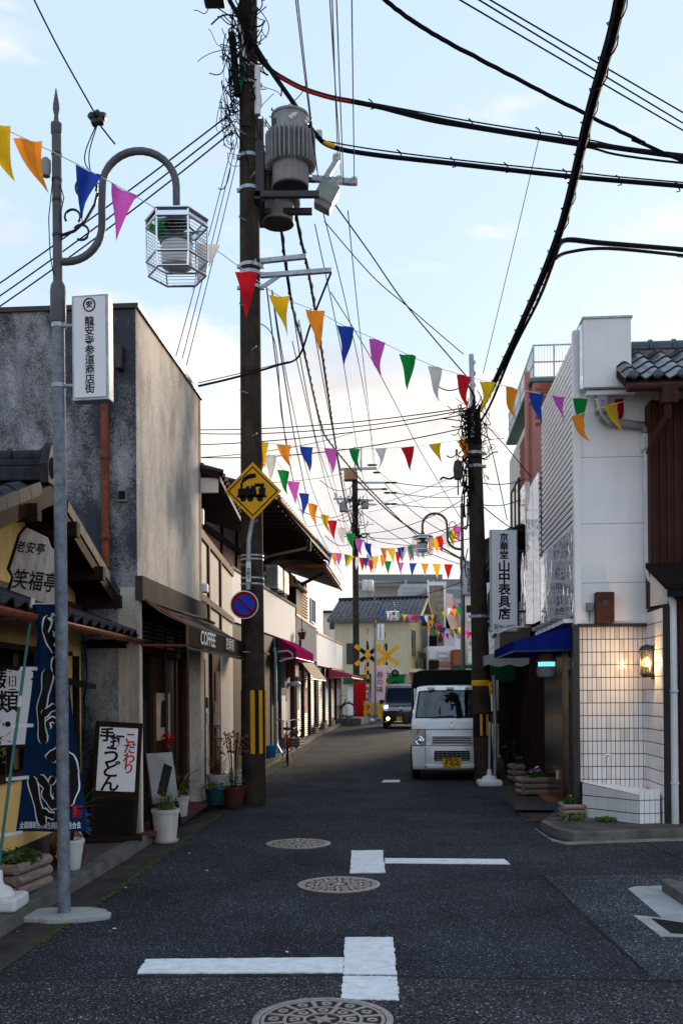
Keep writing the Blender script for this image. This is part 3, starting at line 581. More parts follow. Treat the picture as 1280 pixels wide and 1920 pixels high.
# downpipe and small fittings on the side wall
dp = MB().tube([(-.33,-.06,5.55),(-.33,-.06,2.95)],.045,12); dpo = dp.build('downpipe', MT['copper'], cb, True)
for z in (5.0,4.1,3.25): MB().lathe([(.05,-.02),(.056,-.01),(.056,.03),(.05,.04)],(-.33,-.06,z),12).build('pipe_collar', MT['copper'], cb, True)
MB().prism([(-.21,5.24),(-.16,5.27),(-.12,5.27),(-.13,5.02),(-.19,5.02)],'y',-.14,0).build('wall_lamp', MT['dark_metal'], cb, bevel=.008)
MB().box(-.20,-.11,-.05,0,3.64,3.80).build('vent_box', MT['concrete'], cb, bevel=.006); MB().box(-.19,-.12,-.056,-.05,3.665,3.75).build('vent_opening', MT['interior'], cb)
cpts = [(-.60,-.014,2.25),(-.56,-.014,2.0),(-.55,-.014,1.8),(-.585,-.014,1.55),(-.575,-.014,1.35),(-.60,-.014,1.1)]
MB().tube(cpts,[.006,.010,.006,.009,.005,.006],5).build('crack', MT['ink'], cb)
# ================================================================ STREET LAMPS
def arc(cx, cz, r, a0, a1, n, y=0): return [(cx + r*math.cos(R(a0+(a1-a0)*i/n)), y, cz + r*math.sin(R(a0+(a1-a0)*i/n))) for i in range(n+1)]
def street_lamp(loc, label, side=1, sign_side=1, tilt=0):
    t = empty('street_lamp', loc, 0, label, 'street lamp', 'hooked lamps along the shopping street')
    MB().tube([(0,0,0),(0,0,4.32)],.045,16).build('lower_pole', MT['lamp_steel'], t, True)
    MB().lathe([(.045,4.26),(.056,4.28),(.056,4.50),(.05,4.54),(.034,4.57)],(0,0,0),16).build('sleeve', MT['grey_paint'], t, True)
    MB().tube([(0,0,4.5),(0,0,5.66)],.034,14).build('upper_pole', MT['grey_paint'], t, True)
    MB().lathe([(.034,5.62),(.04,5.63),(.04,5.70),(.018,5.72),(.015,5.76),(.024,5.80),(.022,5.84),(.004,5.95),(0,5.96)],(0,0,0),14).build('finial', MT['grey_paint'], t, True)
    for z in (4.9,5.15,5.3,5.48): MB().lathe([(.0345,z-.012),(.0375,z-.01),(.0375,z+.01),(.0345,z+.012)],(0,0,0),14).build('band', MT['dark_metal'], t)
    s = side
    # hooked arm: quarter curve up from the pole, straight riser, half circle over to the lamp
    pts = [(0,0,4.71),(.06*s,0,4.71)] + [(s*(.06+.26*math.sin(R(a))),0,4.97-.26*math.cos(R(a))) for a in range(10,91,10)] + [(.32*s,0,5.1),(.325*s,0,5.22)]
    pts += [(s*(.59-.265*math.cos(R(a))),0,5.24+.26*math.sin(R(a))) for a in range(0,181,12)] + [(.855*s,0,5.14),(.855*s,0,5.06)]
    arm = MB().tube(pts,.027,12).build('arm', MT['grey_paint'], t, True)
    sc = MB(); sc.tube([(s*.03,0,4.90),(s*.12,0,4.93),(s*.2,0,5.0),(s*.27,0,5.12),(s*.29,0,5.2)],.011,6)
    sc.tube([(s*x,0,z) for x,_,z in arc(.21,5.24,.075,-20,230,12)],.010,6); sc.tube([(s*x,0,z) for x,_,z in arc(.11,5.03,.055,-40,210,12)],.009,6); sc.tube([(s*x,0,z) for x,_,z in arc(.17,4.92,.055,150,-120,12)],.009,6)
    sc.build('scrollwork', MT['dark_metal'], arm)
    # cage
    cx, cz = .855*s, 4.60; cg = empty('lantern', (cx,0,cz)); cg.parent = t
    hx = lambda r, z: [(r*math.cos(R(60*k)), r*math.sin(R(60*k)), z) for k in range(7)]
    fr = MB()
    for z, r in ((.40,.22),(.10,.22),(.0,.205),(.345,.22)): fr.tube(hx(r,z),.009 if z != .40 else .012,6)
    for k in range(6): fr.tube([hx(.22,.40)[k],hx(.22,.10)[k],hx(.205,.0)[k]],.007,6); fr.tube([hx(.22,.40)[k],(0,0,.43)],.009,6)
    fr.build('cage_frame', MT['chrome'], cg)
    wi = MB()
    for i in range(10): wi.tube(hx(.22,.122+i*.024),.0024,4)
    for i in range(3): wi.tube(hx(.218-.003*(i+1),.10-.025*(i+1)),.0024,4)
    wi.build('cage_wire', MT['chrome'], cg)
    for k in range(6):
        a, b = hx(.213,.0)[k], hx(.213,.0)[k+1]; p = MB(); p.add([(a[0],a[1],.350),(b[0],b[1],.350),(b[0],b[1],.395),(a[0],a[1],.395)],[(0,1,2,3)]); p.build('top_panel', MT['chrome'], cg)
    MB().lathe([(.03,.50),(.06,.44),(.095,.39),(.095,.36),(.06,.34),(.045,.31),(.045,.28),(.085,.28),(.115,.25),(.115,.23)],(0,0,0),18).build('lamp_cap', MT['dark_metal'], cg, True)
    MB().lathe([(.108,.23),(.118,.18),(.112,.07),(.07,.04),(0,.03)],(0,0,0),18).build('lamp_glass', M_('ribbed_glass', (.55,.56,.58), .25, spec=.7) if 'ribbed_glass' not in bpy.data.materials else bpy.data.materials['ribbed_glass'], cg, True)
    # sign box on the pole
    sx = .25*sign_side; sg = empty('sign_box', (sx,-.02,4.07)); sg.parent = t; sg.rotation_euler = (0,0,R(-8)*sign_side)
    MB().box(-.135,.135,-.05,.05,-.375,.375).build('casing', MT['steel'], sg, bevel=.006); MB().box(-.118,.118,-.058,-.05,-.357,.357).build('face', MT['sign_white'], sg, bevel=.01)
    MB().box(-.118,.118,.05,.058,-.357,.357).build('face', MT['sign_white'], sg, bevel=.01)
    text('龍安寺参道商店街', .074, MT['ink'], sg, (0,-.0600,-.06), (90,0,0), bold=.010, vertical=True, line=.92)
    MB().tube([(.042*math.cos(R(a)),-.0592,.30+.046*math.sin(R(a))) for a in range(0,361,20)],.005,5).build('emblem', MT['ink'], sg); text('安', .05, MT['ink'], sg, (0,-.0600,.30), (90,0,0), bold=.02)
    bk = MB(); bk.tube([(0,0,4.25),(sx,0,4.25)],.013,8); bk.tube([(0,0,3.82),(sx,0,3.82)],.013,8)
    for z in (4.25,3.82): bk.lathe([(.05,z-.015),(.05,z+.015)],(0,0,0),14)
    bk.build('bracket', MT['steel'], t)
    return t
b = G(121,1722); lamp1 = street_lamp((b.x,b.y,.0), 'grey hooked street lamp with chrome cage lantern standing beside the udon banner')
lamp1.rotation_euler = (0,R(-.15),0)
PH = MB().lathe([(.012,0),(.03,.01),(.036,.04),(.036,.12),(.02,.14),(0,.145)],(-.075,-.01,5.31),12); PH.build('photo_sensor', MT['transformer'], lamp1, True)
MB().tube([(-.02,-.03,5.3),(-.05,-.04,5.0),(-.045,-.03,4.75),(-.02,-.035,4.6)],.004,5).build('cable', MT['cable'], lamp1)
MB().tube([(.03,-.03,5.25),(.06,-.04,5.15),(.035,-.03,5.05),(.04,-.03,4.85)],.004,5).build('cable', MT['cable'], lamp1)
pad = MB(); pts = []
for k in range(22): a = 2*math.pi*k/22; rr = 1+rnd.uniform(-.09,.09); pts.append((.34*math.cos(a)*rr, .19*math.sin(a)*rr))
pad.prism(pts,'z',0,.045); tag(pad.build('concrete_footing', pale, None, bevel=.012, loc=(b.x-.01,b.y-.0,0)), 'rough pale concrete footing around the foot of the hooked street lamp', 'footing')
lb = P(868,1262,22.5); lamp2 = street_lamp((lb.x,lb.y,.0), 'hooked street lamp behind the leaning pole, its arm curling over the road', -1, .5)
lamp2.scale = (1.05,1.05,1.03)
lc = G(703,1365); lamp3 = street_lamp((1.52,44.6,gz(44.6)), 'distant slim hooked street lamp beside the railway crossing signal', 1, 1)

# ================================================================ UTILITY POLES
def concrete_pole(loc, h, r0, r1, label, lean=(0,0), name='utility_pole'):
    t = empty(name, loc, 0, label, 'utility pole', 'concrete poles carrying the cables')
    n = 16; pts = [(lean[0]*i/n, lean[1]*i/n, h*i/n) for i in range(n+1)]
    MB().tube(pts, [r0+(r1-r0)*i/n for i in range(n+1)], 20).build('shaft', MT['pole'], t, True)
    return t
def band(parent, x, y, z, r, mat='steel', h=.05):
    m = MB().lathe([(r,z-h/2),(r+.008,z-h/2),(r+.008,z+h/2),(r,z+h/2)],(x,y,0),20)
    m.box(x+r, x+r+.06, y-.02, y+.02, z-h/2, z+h/2); m.box(x-r-.04, x-r, y-.02, y+.02, z-h/2, z+h/2)
    return m.build('band', MT[mat], parent)
b = G(476,1508); up = concrete_pole((b.x,b.y,0), 13.4, .175, .125, 'thick concrete utility pole carrying two transformers and a locomotive sign')
UPX, UPY = b.x, b.y
def upr(z): return .175 - .05*z/13.4
def upz(py): return P(470,py,UPY).z
# black/yellow guard sleeve
gs = empty('guard_sleeve', (0,0,0)); gs.parent = up; z0, z1 = upz(1413), upz(1294)
MB().lathe([(.176,z0),(.180,z0),(.178,z1),(.174,z1)],(0,0,0),28).build('sleeve', MT['pole'], gs, True)
for k, (a0, wd) in enumerate(((-98,20),(-58,20),(-18,20))):
    m = MB(); n = 4
    for z in (z0+.004,z1-.004):
        for i in range(n+1): a = R(a0+wd*i/n); m.v.append((.183*math.cos(a), .183*math.sin(a), z))
    m.f = [(i,i+1,n+2+i,n+1+i) for i in range(n)]; m.build('yellow_stripe', MT['sig_yellow'], gs)
    m = MB()
    for z in (z0+.004,z1-.004):
        for i in range(n+1): a = R(a0+wd+20*i/n); m.v.append((.1815*math.cos(a), .1815*math.sin(a), z))
    m.f = [(i,i+1,n+2+i,n+1+i) for i in range(n)]; m.build('black_stripe', MT['sig_black'], gs)
for py in (296,357,500,514,540,130,160): band(up,0,0,upz(py),upr(upz(py)))
step = MB().tube([(0,0,0),(0,-.16,0),(0,-.17,.02)],.009,6).mesh('step_bolt', MT['steel'])
for i in range(14): 
    z = 2.2 + i*.62; inst(step,'step_bolt',up,(0.02*(1 if i%2 else -1),-upr(z)+.02,z),(0,0,R(30 if i%2 else -40)))
# locomotive warning sign
ws = empty('level_crossing_sign', (0,0,0), 0, 'yellow diamond warning sign with black steam locomotive strapped to the pole', 'traffic sign')
c = P(474,921,UPY-.26); ws.location = c
MB().prism([(-.405,0),(0,-.415),(.405,0),(0,.415)],'y',0,.012).build('plate', MT['sig_yellow'], ws, bevel=.004)
def lines(pts, wdt, y=-.0015): 
    m = MB()
    for a, b_ in zip(pts, pts[1:]+pts[:1]): m.beam((a[0],y,a[1]),(b_[0],y,b_[1]),.002,wdt)
    return m
def ring_diamond(r0, r1):
    m = MB(); o = [(r1,0),(0,r1),(-r1,0),(0,-r1)]; i_ = [(r0,0),(0,r0),(-r0,0),(0,-r0)]
    m.v = [(x,-.002,z) for x, z in o+i_]+[(x,.001,z) for x, z in o+i_]; m.f = [(k,(k+1)%4,4+(k+1)%4,4+k) for k in range(4)]; return m
ring_diamond(.335,.360).build('border', MT['sig_black'], ws)
lo = MB(); S = .0050
def lp(pts): lo.prism([((x-50)*S*.92,(y-50)*S) for x, y in pts],'y',-.004,.0005)
lp([(4,38),(4,54),(8,58),(46,58),(46,38)]); lp([(44,36),(44,66),(84,66),(84,60),(90,60),(88,36)]); lp([(0,32),(92,32),(92,38),(2,38)])
for cx_, r_ in ((20,10),(42,10),(72,10)): lp([(cx_+r_*math.cos(k*math.pi/8), 30+r_*math.sin(k*math.pi/8)) for k in range(16)])
lp([(12,56),(12,70),(10,74),(20,74),(18,56)]); lp([(28,57),(28,63),(34,65),(40,63),(40,57)]); lp([(56,64),(56,72),(86,72),(86,64)])
for cx_, cy_, r_ in ((20,79,5),(26,85,6.5),(34,90,7),(44,93,7.5),(54,94,7)): lp([(cx_+r_*math.cos(k*math.pi/6), cy_+r_*math.sin(k*math.pi/6)) for k in range(12)])
lo.build('locomotive', MT['sig_black'], ws)
MB().prism([((x-50)*S*.92,(y-50)*S) for x, y in ((60,52),(60,62),(72,62),(72,58),(68,58),(68,42),(62,42),(62,52))],'y',-.0055,-.004).build('cab_window', MT['sig_yellow'], ws)
# bracket tube below the sign
q0 = P(474,960,UPY-.24)-c; q1 = P(466,1010,UPY-.24)-c; q2 = P(465,1105,UPY-.24)-c
MB().tube([(.0,.05,.2),(.0,.05,q0.z),q0+Vector((0,.05,-.05)),q1+Vector((0,.05,0)),q2+Vector((0,.05,0))],.034,12).build('mounting_tube', MT['steel'], ws, True)
for py in (1043,1050,1085,1096):
    z = P(465,py,UPY).z; r = upr(z); MB().lathe([(r,-.012),(r+.007,-.012),(r+.007,.012),(r,.012)],(0-c.x+UPX,UPY-c.y,z-c.z),20).build('strap', MT['steel'], ws)
pz = P(466,1072,UPY-.285)-c; MB().box(pz.x-.034,pz.x+.034,pz.y,pz.y+.006,pz.z-.14,pz.z+.14).build('tag_plate', MT['white_paint'], ws); text('京都市',.06,MT['ink'],ws,(pz.x,pz.y-.002,pz.z-.03),(90,0,0),vertical=True,line=.95,bold=.01)
# no parking sign
c = P(458,1134,UPY-.30); ns = empty('no_parking_sign', c, 0, 'round blue and red no parking sign low on the utility pole', 'traffic sign')
X90 = Matrix.Rotation(R(90),3,'X')
MB().lathe([(.198,0),(.202,.004),(.198,.008)],(0,.008,0),36,X90).build('plate', MT['white_paint'], ns); MB().lathe([(.188,0),(.188,.002)],(0,-.0005,0),36,X90).build('red_ring', MT['sig_red'], ns); MB().lathe([(.140,0),(.140,.003)],(0,-.0012,0),36,X90).build('blue_disc', MT['sig_blue'], ns)
MB().obox((0,-.0052,0),(.285,.002,.034),Matrix.Rotation(R(45),3,'Y')).build('red_bar', MT['sig_red'], ns); MB().box(-.02,.12,.01,.15,-.02,.02).build('clamp', MT['steel'], ns)
# transformers
def transformer(parent, x, y, z, r, h, fins=True):
    t = empty('transformer', (x,y,z)); t.parent = parent
    MB().lathe([(r*.7,0),(r*.72,.01),(r*.72,h*.28),(r*.74,h*.3),(r*.74,h*.7),(r*.72,h*.72),(r*.72,h*.97),(r*.76,h*.97),(r*.76,h),(r*.5,h*1.03)],(0,0,0),28).build('tank', MT['transformer'], t, True)
    MB().lathe([(r*.71,0),(r*.71,.02),(.02,.03)],(0,0,-.025),28).build('bottom', MT['dark_metal'], t)
    fin = MB().box(r*.70, r, -.008, .008, h*.27, h*.72).mesh('fin', MT['transformer'])
    for k in range(32): inst(fin, 'fin', t, (0,0,0), (0,0,2*math.pi*k/32))
    for k in range(3): 
        a = R(-30-60*k); MB().lathe([(.03,0),(.045,.02),(.03,.05),(.042,.07),(.025,.11),(.01,.14)],(r*.68*math.cos(a),r*.68*math.sin(a),h*.82),10,Matrix.Rotation(R(50),3,'Y') @ Matrix.Rotation(0,3,'Z')).build('bushing', MT['ceramic'], t, True)
    return t
ZT = upz(405); c = P(545,352,UPY-.1)
transformer(up, c.x-UPX, c.y-UPY-.02, c.z, .36, 1.02); c2 = P(520,408,UPY+.25); transformer(up, c2.x-UPX, .42, c2.z, .33, .98)
hb = MB(); hb.box(.1,1.02,-.30,-.22,c.z-.22,c.z-.14); hb.box(.1,.9,.2,.28,c.z-.22,c.z-.14); hb.box(.10,.18,-.3,.6,c.z-.25,c.z-.13); hb.box(.1,.22,-.1,.1,c.z-.2,c.z+1.0); hb.build('hanger_frame', MT['dark_metal'], up)
cutc = P(520,240,UPY-.2); MB().box(cutc.x-UPX-.08,cutc.x-UPX+.06,-.3,-.12,cutc.z-.35,cutc.z+.1).build('cutout_box', MT['dark_metal'], up, bevel=.02)
# white cable guard and conduits
a0 = P(480,125,UPY-.18); a1 = P(483,215,UPY-.18); MB().tube([(a0.x-UPX+.02,-.17,a0.z),(a1.x-UPX+.0,-.17,a1.z)],.045,12).build('cable_guard', MT['white_plastic'], up, True)
a0 = P(452,55,UPY-.1); a1 = P(458,115,UPY-.1); MB().tube([(a0.x-UPX,-.16,a0.z),(a1.x-UPX,-.16,a1.z)],.04,12).build('cable_guard', MT['white_plastic'], up, True)
MB().tube([(a1.x-UPX,-.16,a1.z),(a1.x-UPX+.02,-.17,a1.z-.2),(a1.x-UPX-.05,-.17,a1.z-.4),(a1.x-UPX-.08,-.15,a1.z-.55)],.02,6).build('green_lead', MT['cable_green'], up)
MB().box(-.62,-.32,-.3,.0,upz(18),upz(-25)).build('junction_box', MT['dark_metal'], up, bevel=.03)
# lower crossarm
for (p0, p1) in (((488,490),(575,481)),((488,517),(622,507))):
    a0 = P(*p0,UPY); a1 = P(*p1,UPY-.1); MB().beam(a0-b, a1-b, .07,.06).build('crossarm', MT['steel'], up)
a0 = P(490,540,UPY); a1 = P(530,512,UPY); MB().beam(a0-b,a1-b,.05,.05).build('arm_brace', MT['steel'], up)
a0 = P(585,335,UPY+.5); a1 = P(664,342,UPY+.5); MB().beam(a0-b,a1-b,.08,.08).build('switch_arm', MT['steel'], up); a0 = P(610,335,UPY+.45); a1 = P(632,300,UPY+.45); MB().beam(a0-b,a1-b,.08,.08).build('switch_arm', MT['steel'], up)
a0 = P(492,330,UPY+.4); a1 = P(590,338,UPY+.5); MB().beam(a0-b,a1-b,.06,.06).build('switch_arm', MT['dark_metal'], up)
for px, py in ((630,296),(636,338),(664,340),(598,252)):
    p_ = P(px,py,UPY+.45)-b; MB().lathe([(.02,-.06),(.05,-.05),(.06,-.01),(.035,0),(.055,.02),(.05,.05),(.015,.07)],p_,12).build('insulator', MT['ceramic'], up, True)
p_ = P(613,365,UPY+.45)-b; sw = MB().obox(p_,(.30,.28,.30),Matrix.Rotation(R(28),3,'Y')).build('switch_box', M_('switch_paint',(.32,.38,.38),.5), up, bevel=.03); MB().obox(p_+Vector((-.06,0,-.17)),(.26,.22,.12),Matrix.Rotation(R(28),3,'Y')).build('switch_terminals', MT['transformer'], up, bevel=.02)
# tangle of leads on the pole head
def tangle(parent, centre, spread, n, r=.008, mat='cable', ln=.5):
    m = MB()
    for k in range(n):
        p0 = Vector(centre)+Vector((rnd.gauss(0,spread[0]),rnd.gauss(0,spread[1]),rnd.gauss(0,spread[2]))); pts = [p0]
        p2_ = Vector(centre)+Vector((rnd.gauss(0,spread[0]),rnd.gauss(0,spread[1]),0)); p2_.z = p0.z+rnd.uniform(-1,1)*ln; p1_ = (p0+p2_)/2+Vector((rnd.gauss(0,.25)*ln,rnd.gauss(0,.15)*ln,-abs(rnd.gauss(0,.35))*ln))
        m.tube([p0*(1-t)**2+p1_*2*t*(1-t)+p2_*t*t for t in [i/9 for i in range(10)]], r*rnd.uniform(.6,1.5), 5)
        if k % 4: continue
        d = Vector((rnd.uniform(-1,1),rnd.uniform(-1,1),rnd.uniform(-1,.4))).normalized()
        ax = Vector((rnd.uniform(-1,1),rnd.uniform(-1,1),rnd.uniform(-.5,.5))).normalized(); cv = rnd.uniform(-.9,.9)
        for i in range(12):
            d = (Matrix.Rotation(cv,3,ax) @ d).normalized() + Vector((0,0,-.10)); d.normalize(); pts.append(pts[-1]+d*ln/12)
        m.tube(pts, r*rnd.uniform(.6,1.5), 5)
    o = m.build('cable_tangle', MT[mat], parent); o['kind'] = 'stuff'; return o
tangle(up, (-.22,-.18,upz(175)), (.09,.08,.55), 70, .006, ln=.5); tangle(up, (-.28,-.2,upz(240)), (.06,.05,.12), 26, .004, ln=.35); tangle(up, (.02,-.2,upz(60)), (.12,.08,.5), 50, .009, ln=.6)
tangle(up, (.35,.0,upz(240)), (.25,.15,.3), 14, .008, ln=.6)
for px, py, l_ in ((437,95,.5),(441,140,.6)):
    p_ = P(px,py,UPY-.2)-b; MB().tube([p_+Vector((-.02,0,l_/2)),p_+Vector((.03,0,-l_/2))],.05,10).build('splice_sleeve', MT['cable'], up, True)

# leaning pole on the right
b2 = G(907,1470); LEAN = P(887,770,b2.y).x - b2.x
up2 = concrete_pole((b2.x,b2.y,0), P(885,770,b2.y).z, .170, .12, 'leaning concrete pole with yellow ribbon beside the small white truck', (LEAN,0))
def l2(py): z = P(895,py,b2.y).z; return (LEAN*z/P(885,770,b2.y).z, z)
x_, z_ = l2(1359); gs = empty('guard_sleeve', (x_,0,z_)); gs.parent = up2
MB().lathe([(.163,-.20),(.166,-.20),(.166,.20),(.163,.20)],(0,0,0),28).build('sleeve', MT['sig_black'], gs)
for a0 in (-112,-75,-38):
    m = MB(); n = 3
    for z in (-.185,.185):
        for i in range(n+1): a = R(a0+14*i/n); m.v.append((.168*math.cos(a), .168*math.sin(a), z))
    m.f = [(i,i+1,n+2+i,n+1+i) for i in range(n)]; m.build('yellow_stripe', MT['sig_yellow'], gs)
x_, z_ = l2(1281); MB().lathe([(.158,-.05),(.170,-.04),(.172,.03),(.160,.05)],(x_,0,z_),20).build('yellow_ribbon', MT['sig_yellow'], up2); MB().tube([(x_+.12,-.13,z_),(x_+.15,-.15,z_-.12),(x_+.13,-.14,z_-.22)],[.03,.035,.01],6).build('ribbon_tail', MT['sig_yellow'], up2)
for py in (1156,875,850): x_, z_ = l2(py); band(up2,x_,0,z_,.172-.05*z_/6.6)
mast0 = P(885,780,b2.y)-b2; mast1 = P(883,665,b2.y)-b2; MB().tube([mast0+Vector((0,-.1,-.4)),mast1],.045,10).build('mast', MT['steel'], up2, True)
for py in (680,700,722): p_ = P(886,py,b2.y)-b2; MB().lathe([(.02,-.05),(.045,-.03),(.03,0),(.045,.03),(.02,.05)],p_,10,Matrix.Rotation(R(90),3,'Y')).build('insulator', MT['ceramic'], up2, True)
x_, z_ = l2(800); tangle(up2, (x_-.08,-.1,z_), (.12,.1,.2), 90, .007, ln=.42); tangle(up2, (x_-.16,-.1,z_-.9), (.03,.05,.6), 24, .012, ln=.6)
tangle(up2, (x_+.15,-.05,z_-.3), (.06,.06,.2), 22, .005, ln=.5)
p_ = P(858,882,b2.y-.2)-b2; MB().lathe([(.02,-.17),(.07,-.15),(.075,-.05),(.085,0),(.075,.10),(.06,.16),(.02,.18)],p_,12).build('hanging_splice', MT['dark_metal'], up2, True); MB().tube([p_+Vector((0,0,-.17)),p_+Vector((0,0,-.42))],.014,6).build('drip_rod', MT['copper'], up2); MB().tube([p_+Vector((0,0,.17)),p_+Vector((.02,0,.28)),p_+Vector((.15,.1,.45))],.008,5).build('hanger_wire', MT['cable'], up2)
MB().tube([(.17,-.05,1.9),(.19,-.06,.9),(.17,-.08,.0)],.035,10).build('conduit', MT['steel'], up2, True)
b3 = P(909,1165,b2.y-.05)-b2; MB().lathe([(.16,0),(.16,.02)],b3+Vector((.28,-.1,-.06)),20,Matrix.Rotation(R(78),3,'X') @ Matrix.Rotation(R(50),3,'Y')).build('round_mirror', MT['transformer'], up2); MB().tube([b3,b3+Vector((.28,-.08,-.02))],.02,6).build('mirror_arm', MT['steel'], up2)

# ================================================================ FOREGROUND THINGS, LEFT
def blades(n, ln, spread, wd, droop, base_r=.05, seg=4):
    m = MB()
    for k in range(n):
        a = rnd.uniform(0,2*math.pi); l_ = ln*rnd.uniform(.55,1.1); el_ = R(90-rnd.uniform(5,spread)); p = Vector((rnd.uniform(-base_r,base_r),rnd.uniform(-base_r,base_r),0)); side = Vector((-math.sin(a),math.cos(a),0)); w_ = wd*rnd.uniform(.7,1.2)
        o = len(m.v)
        for i in range(seg+1):
            u = i/seg; ww = w_*(1-u**2.2)*(.5+min(1,u*3)*.5); m.v += [tuple(p-side*ww/2), tuple(p+Vector((0,0,-ww*.15))), tuple(p+side*ww/2)]
            p = p + Vector((math.cos(a)*math.cos(el_),math.sin(a)*math.cos(el_),math.sin(el_)))*l_/seg; el_ -= R(droop)*rnd.uniform(.6,1.3)/seg*(1+u)
        for i in range(seg):
            q = o+3*i; m.f += [(q,q+1,q+4,q+3),(q+1,q+2,q+5,q+4)]
    return m
def leaves(n, r, h, size, flat_=.6, z0=0.0):
    m = MB()
    for k in range(n):
        a = rnd.uniform(0,6.283); rr = r*math.sqrt(rnd.random()); c_ = Vector((rr*math.cos(a),rr*math.sin(a),z0+h*rnd.random()*(1-.4*rr/r))); s_ = size*rnd.uniform(.6,1.3)
        q = Matrix.Rotation(rnd.uniform(0,6.28),3,'Z') @ Matrix.Rotation(rnd.uniform(-1,1),3,'X') @ Matrix.Rotation(rnd.uniform(-.8,.8),3,'Y')
        m.add([c_+q@Vector(p) for p in ((-s_,0,0),(-.2*s_,-.42*s_,.1*s_),(s_,0,-.1*s_),(-.2*s_,.42*s_,.1*s_))],[(0,1,2,3)])
    return m
def pot_profile(r0, r1, h, lip=.012): return [(r0*.9,0),(r0,.01),(r1,h*.9),(r1+lip,h*.9),(r1+lip,h),(r1-.015,h),(r1-.02,h*.92),(.02,h*.9)]
def potted(name, loc, prof, potmat, label, saucer=None):
    t = empty(name, loc, 0, label, 'potted plant'); MB().lathe(prof,(0,0,0),24).build('pot', MT[potmat], t, True); h = prof[4][1]
    MB().lathe([(prof[5][0]-.01,h*.93),(.01,h*.95)],(0,0,0),18).build('soil', MT['soil'], t)
    if saucer: MB().lathe([(saucer*.9,0),(saucer,.005),(saucer+.012,.03),(saucer,.03),(saucer*.95,.012)],(0,0,0),24).build('saucer', MT[potmat], t, True)
    return t, h
# udon A-board
c = G(212,1578,.1); ab = empty('standing_sign', (c.x-.02,c.y+.05,.105), R(14), 'dark framed standing sign with black and red brush characters before the stucco wall', 'sign')
tilt = Matrix.Rotation(R(-7),3,'X')
fo = MB().box(-.24,.24,-.05,.05,.0,1.22).build('frame', MT['dark_wood'], ab, bevel=.01); fo.rotation_euler = (R(-7),R(4),0)
fb = MB().box(-.30,.30,-.14,.10,-.0,.05).build('foot', MT['dark_wood'], ab, bevel=.01)
pn = MB().box(-.195,.195,-.062,-.05,.50,1.16).build('panel', MT['sign_white'], fo, bevel=.004)
text('手', .15, MT['ink'], fo, (-.115,-.064,1.07), bold=.036); text('打', .14, MT['ink'], fo, (-.01,-.064,1.01), bold=.036)
for k, ch in enumerate('うどん'): text(ch, .19 if k else .2, MT['ink'], fo, (-.06,-.064,.86-k*.145), bold=.02, sx=1.05)
for k, ch in enumerate('こだわり'): text(ch, .125, MT['ink_red'], fo, (.12,-.064,1.05-k*.105), bold=.024)
MB().box(-.2,.2,-.054,-.05,.06,.42).build('dark_lower_panel', MT['interior'], fo)
# white pot with reeds
c = G(306,1583); t, h = potted('potted_reed', (c.x,c.y+.15,.0), pot_profile(.115,.145,.36), 'pot_white', 'tall white plastic pot with spiky reeds beside the coffee shop step', .13)
blades(46,.34,55,.018,50,.08).build('foliage', LEAF[1], t, loc=(0,0,h*.93)); blades(10,.5,12,.008,5,.06).build('dry_stems', LEAF[2], t, loc=(0,0,h*.93))
c = G(319,1500,.13); t, h = potted('potted_cordyline', (-1.97,11.95,.135), pot_profile(.10,.13,.24), 'pot_white', 'leafy cordyline in a pale pot by the coffee shop door')
blades(44,.46,75,.036,75,.05).build('foliage', LEAF[1], t, loc=(0,0,h*1.2)); blades(8,.3,30,.03,50,.03).build('young_leaves', LEAF[2], t, loc=(0,0,h*1.4)); MB().tube([(0,0,h*.9),(.01,0,h*1.5)],.02,8).build('stem', MT['dark_wood'], t)
c = G(141,1655); t, h = potted('potted_yucca', (c.x-.05,8.55,.1), pot_profile(.075,.105,.26,.006), 'white_plastic', 'grey bucket pot with long bright leaves behind the lamp post')
blades(30,.42,60,.022,55,.03).build('foliage', LEAF[1], t, loc=(.03,.0,h+.22)); MB().tube([(0,0,h*.9),(.02,0,h+.1),(.03,0,h+.26)],.016,8).build('stem', MT['dark_wood'], t); MB().tube([(-.04,0,h*.9),(-.05,0,h+.3)],.012,8).build('stem', MT['dark_wood'], t)
# A-frame board by the door
ea = empty('easel_board', (-2.05,11.0,.135), R(50), 'small black easel with a pale board leaning in the coffee shop entrance', 'easel')
lg = MB(); 
for sx_ in (-.2,.2): lg.beam((sx_,-.16,0),(sx_*.8,0,.85),.03,.03); lg.beam((sx_,.16,0),(sx_*.8,0,.85),.03,.03)
lg.beam((-.2,-.12,.2),(.2,-.12,.2),.025,.025); lg.build('frame', MT['dark_wood'], ea); bo = MB().obox((0,-.09,.55),(.36,.02,.55),Matrix.Rotation(R(-11),3,'X')).build('board', MT['transformer'], ea)
MB().obox((.02,-.105,.52),(.12,.012,.36),Matrix.Rotation(R(-11),3,'X') @ Matrix.Rotation(R(25),3,'Y')).build('print', MT['ink'], ea)
fl_ = leaves(26,.06,.14,.05); tag(fl_.build('red_flowers', MT['red'], None, loc=(-2.06,11.75,1.02)), 'small bunch of dark red flowers beside the coffee shop door', 'flowers')
MB().lathe([(.03,0),(.045,.1),(.03,.2)],(0,0,-.2),10).build('vase', MT['pot_brown'], bpy.data.objects['red_flowers']); MB().lathe([(.09,0),(.09,.02),(.02,.04),(.02,.64),(.12,.66),(.12,.685)],(0,0,-.885),12).build('stand', MT['dark_wood'], bpy.data.objects['red_flowers'])
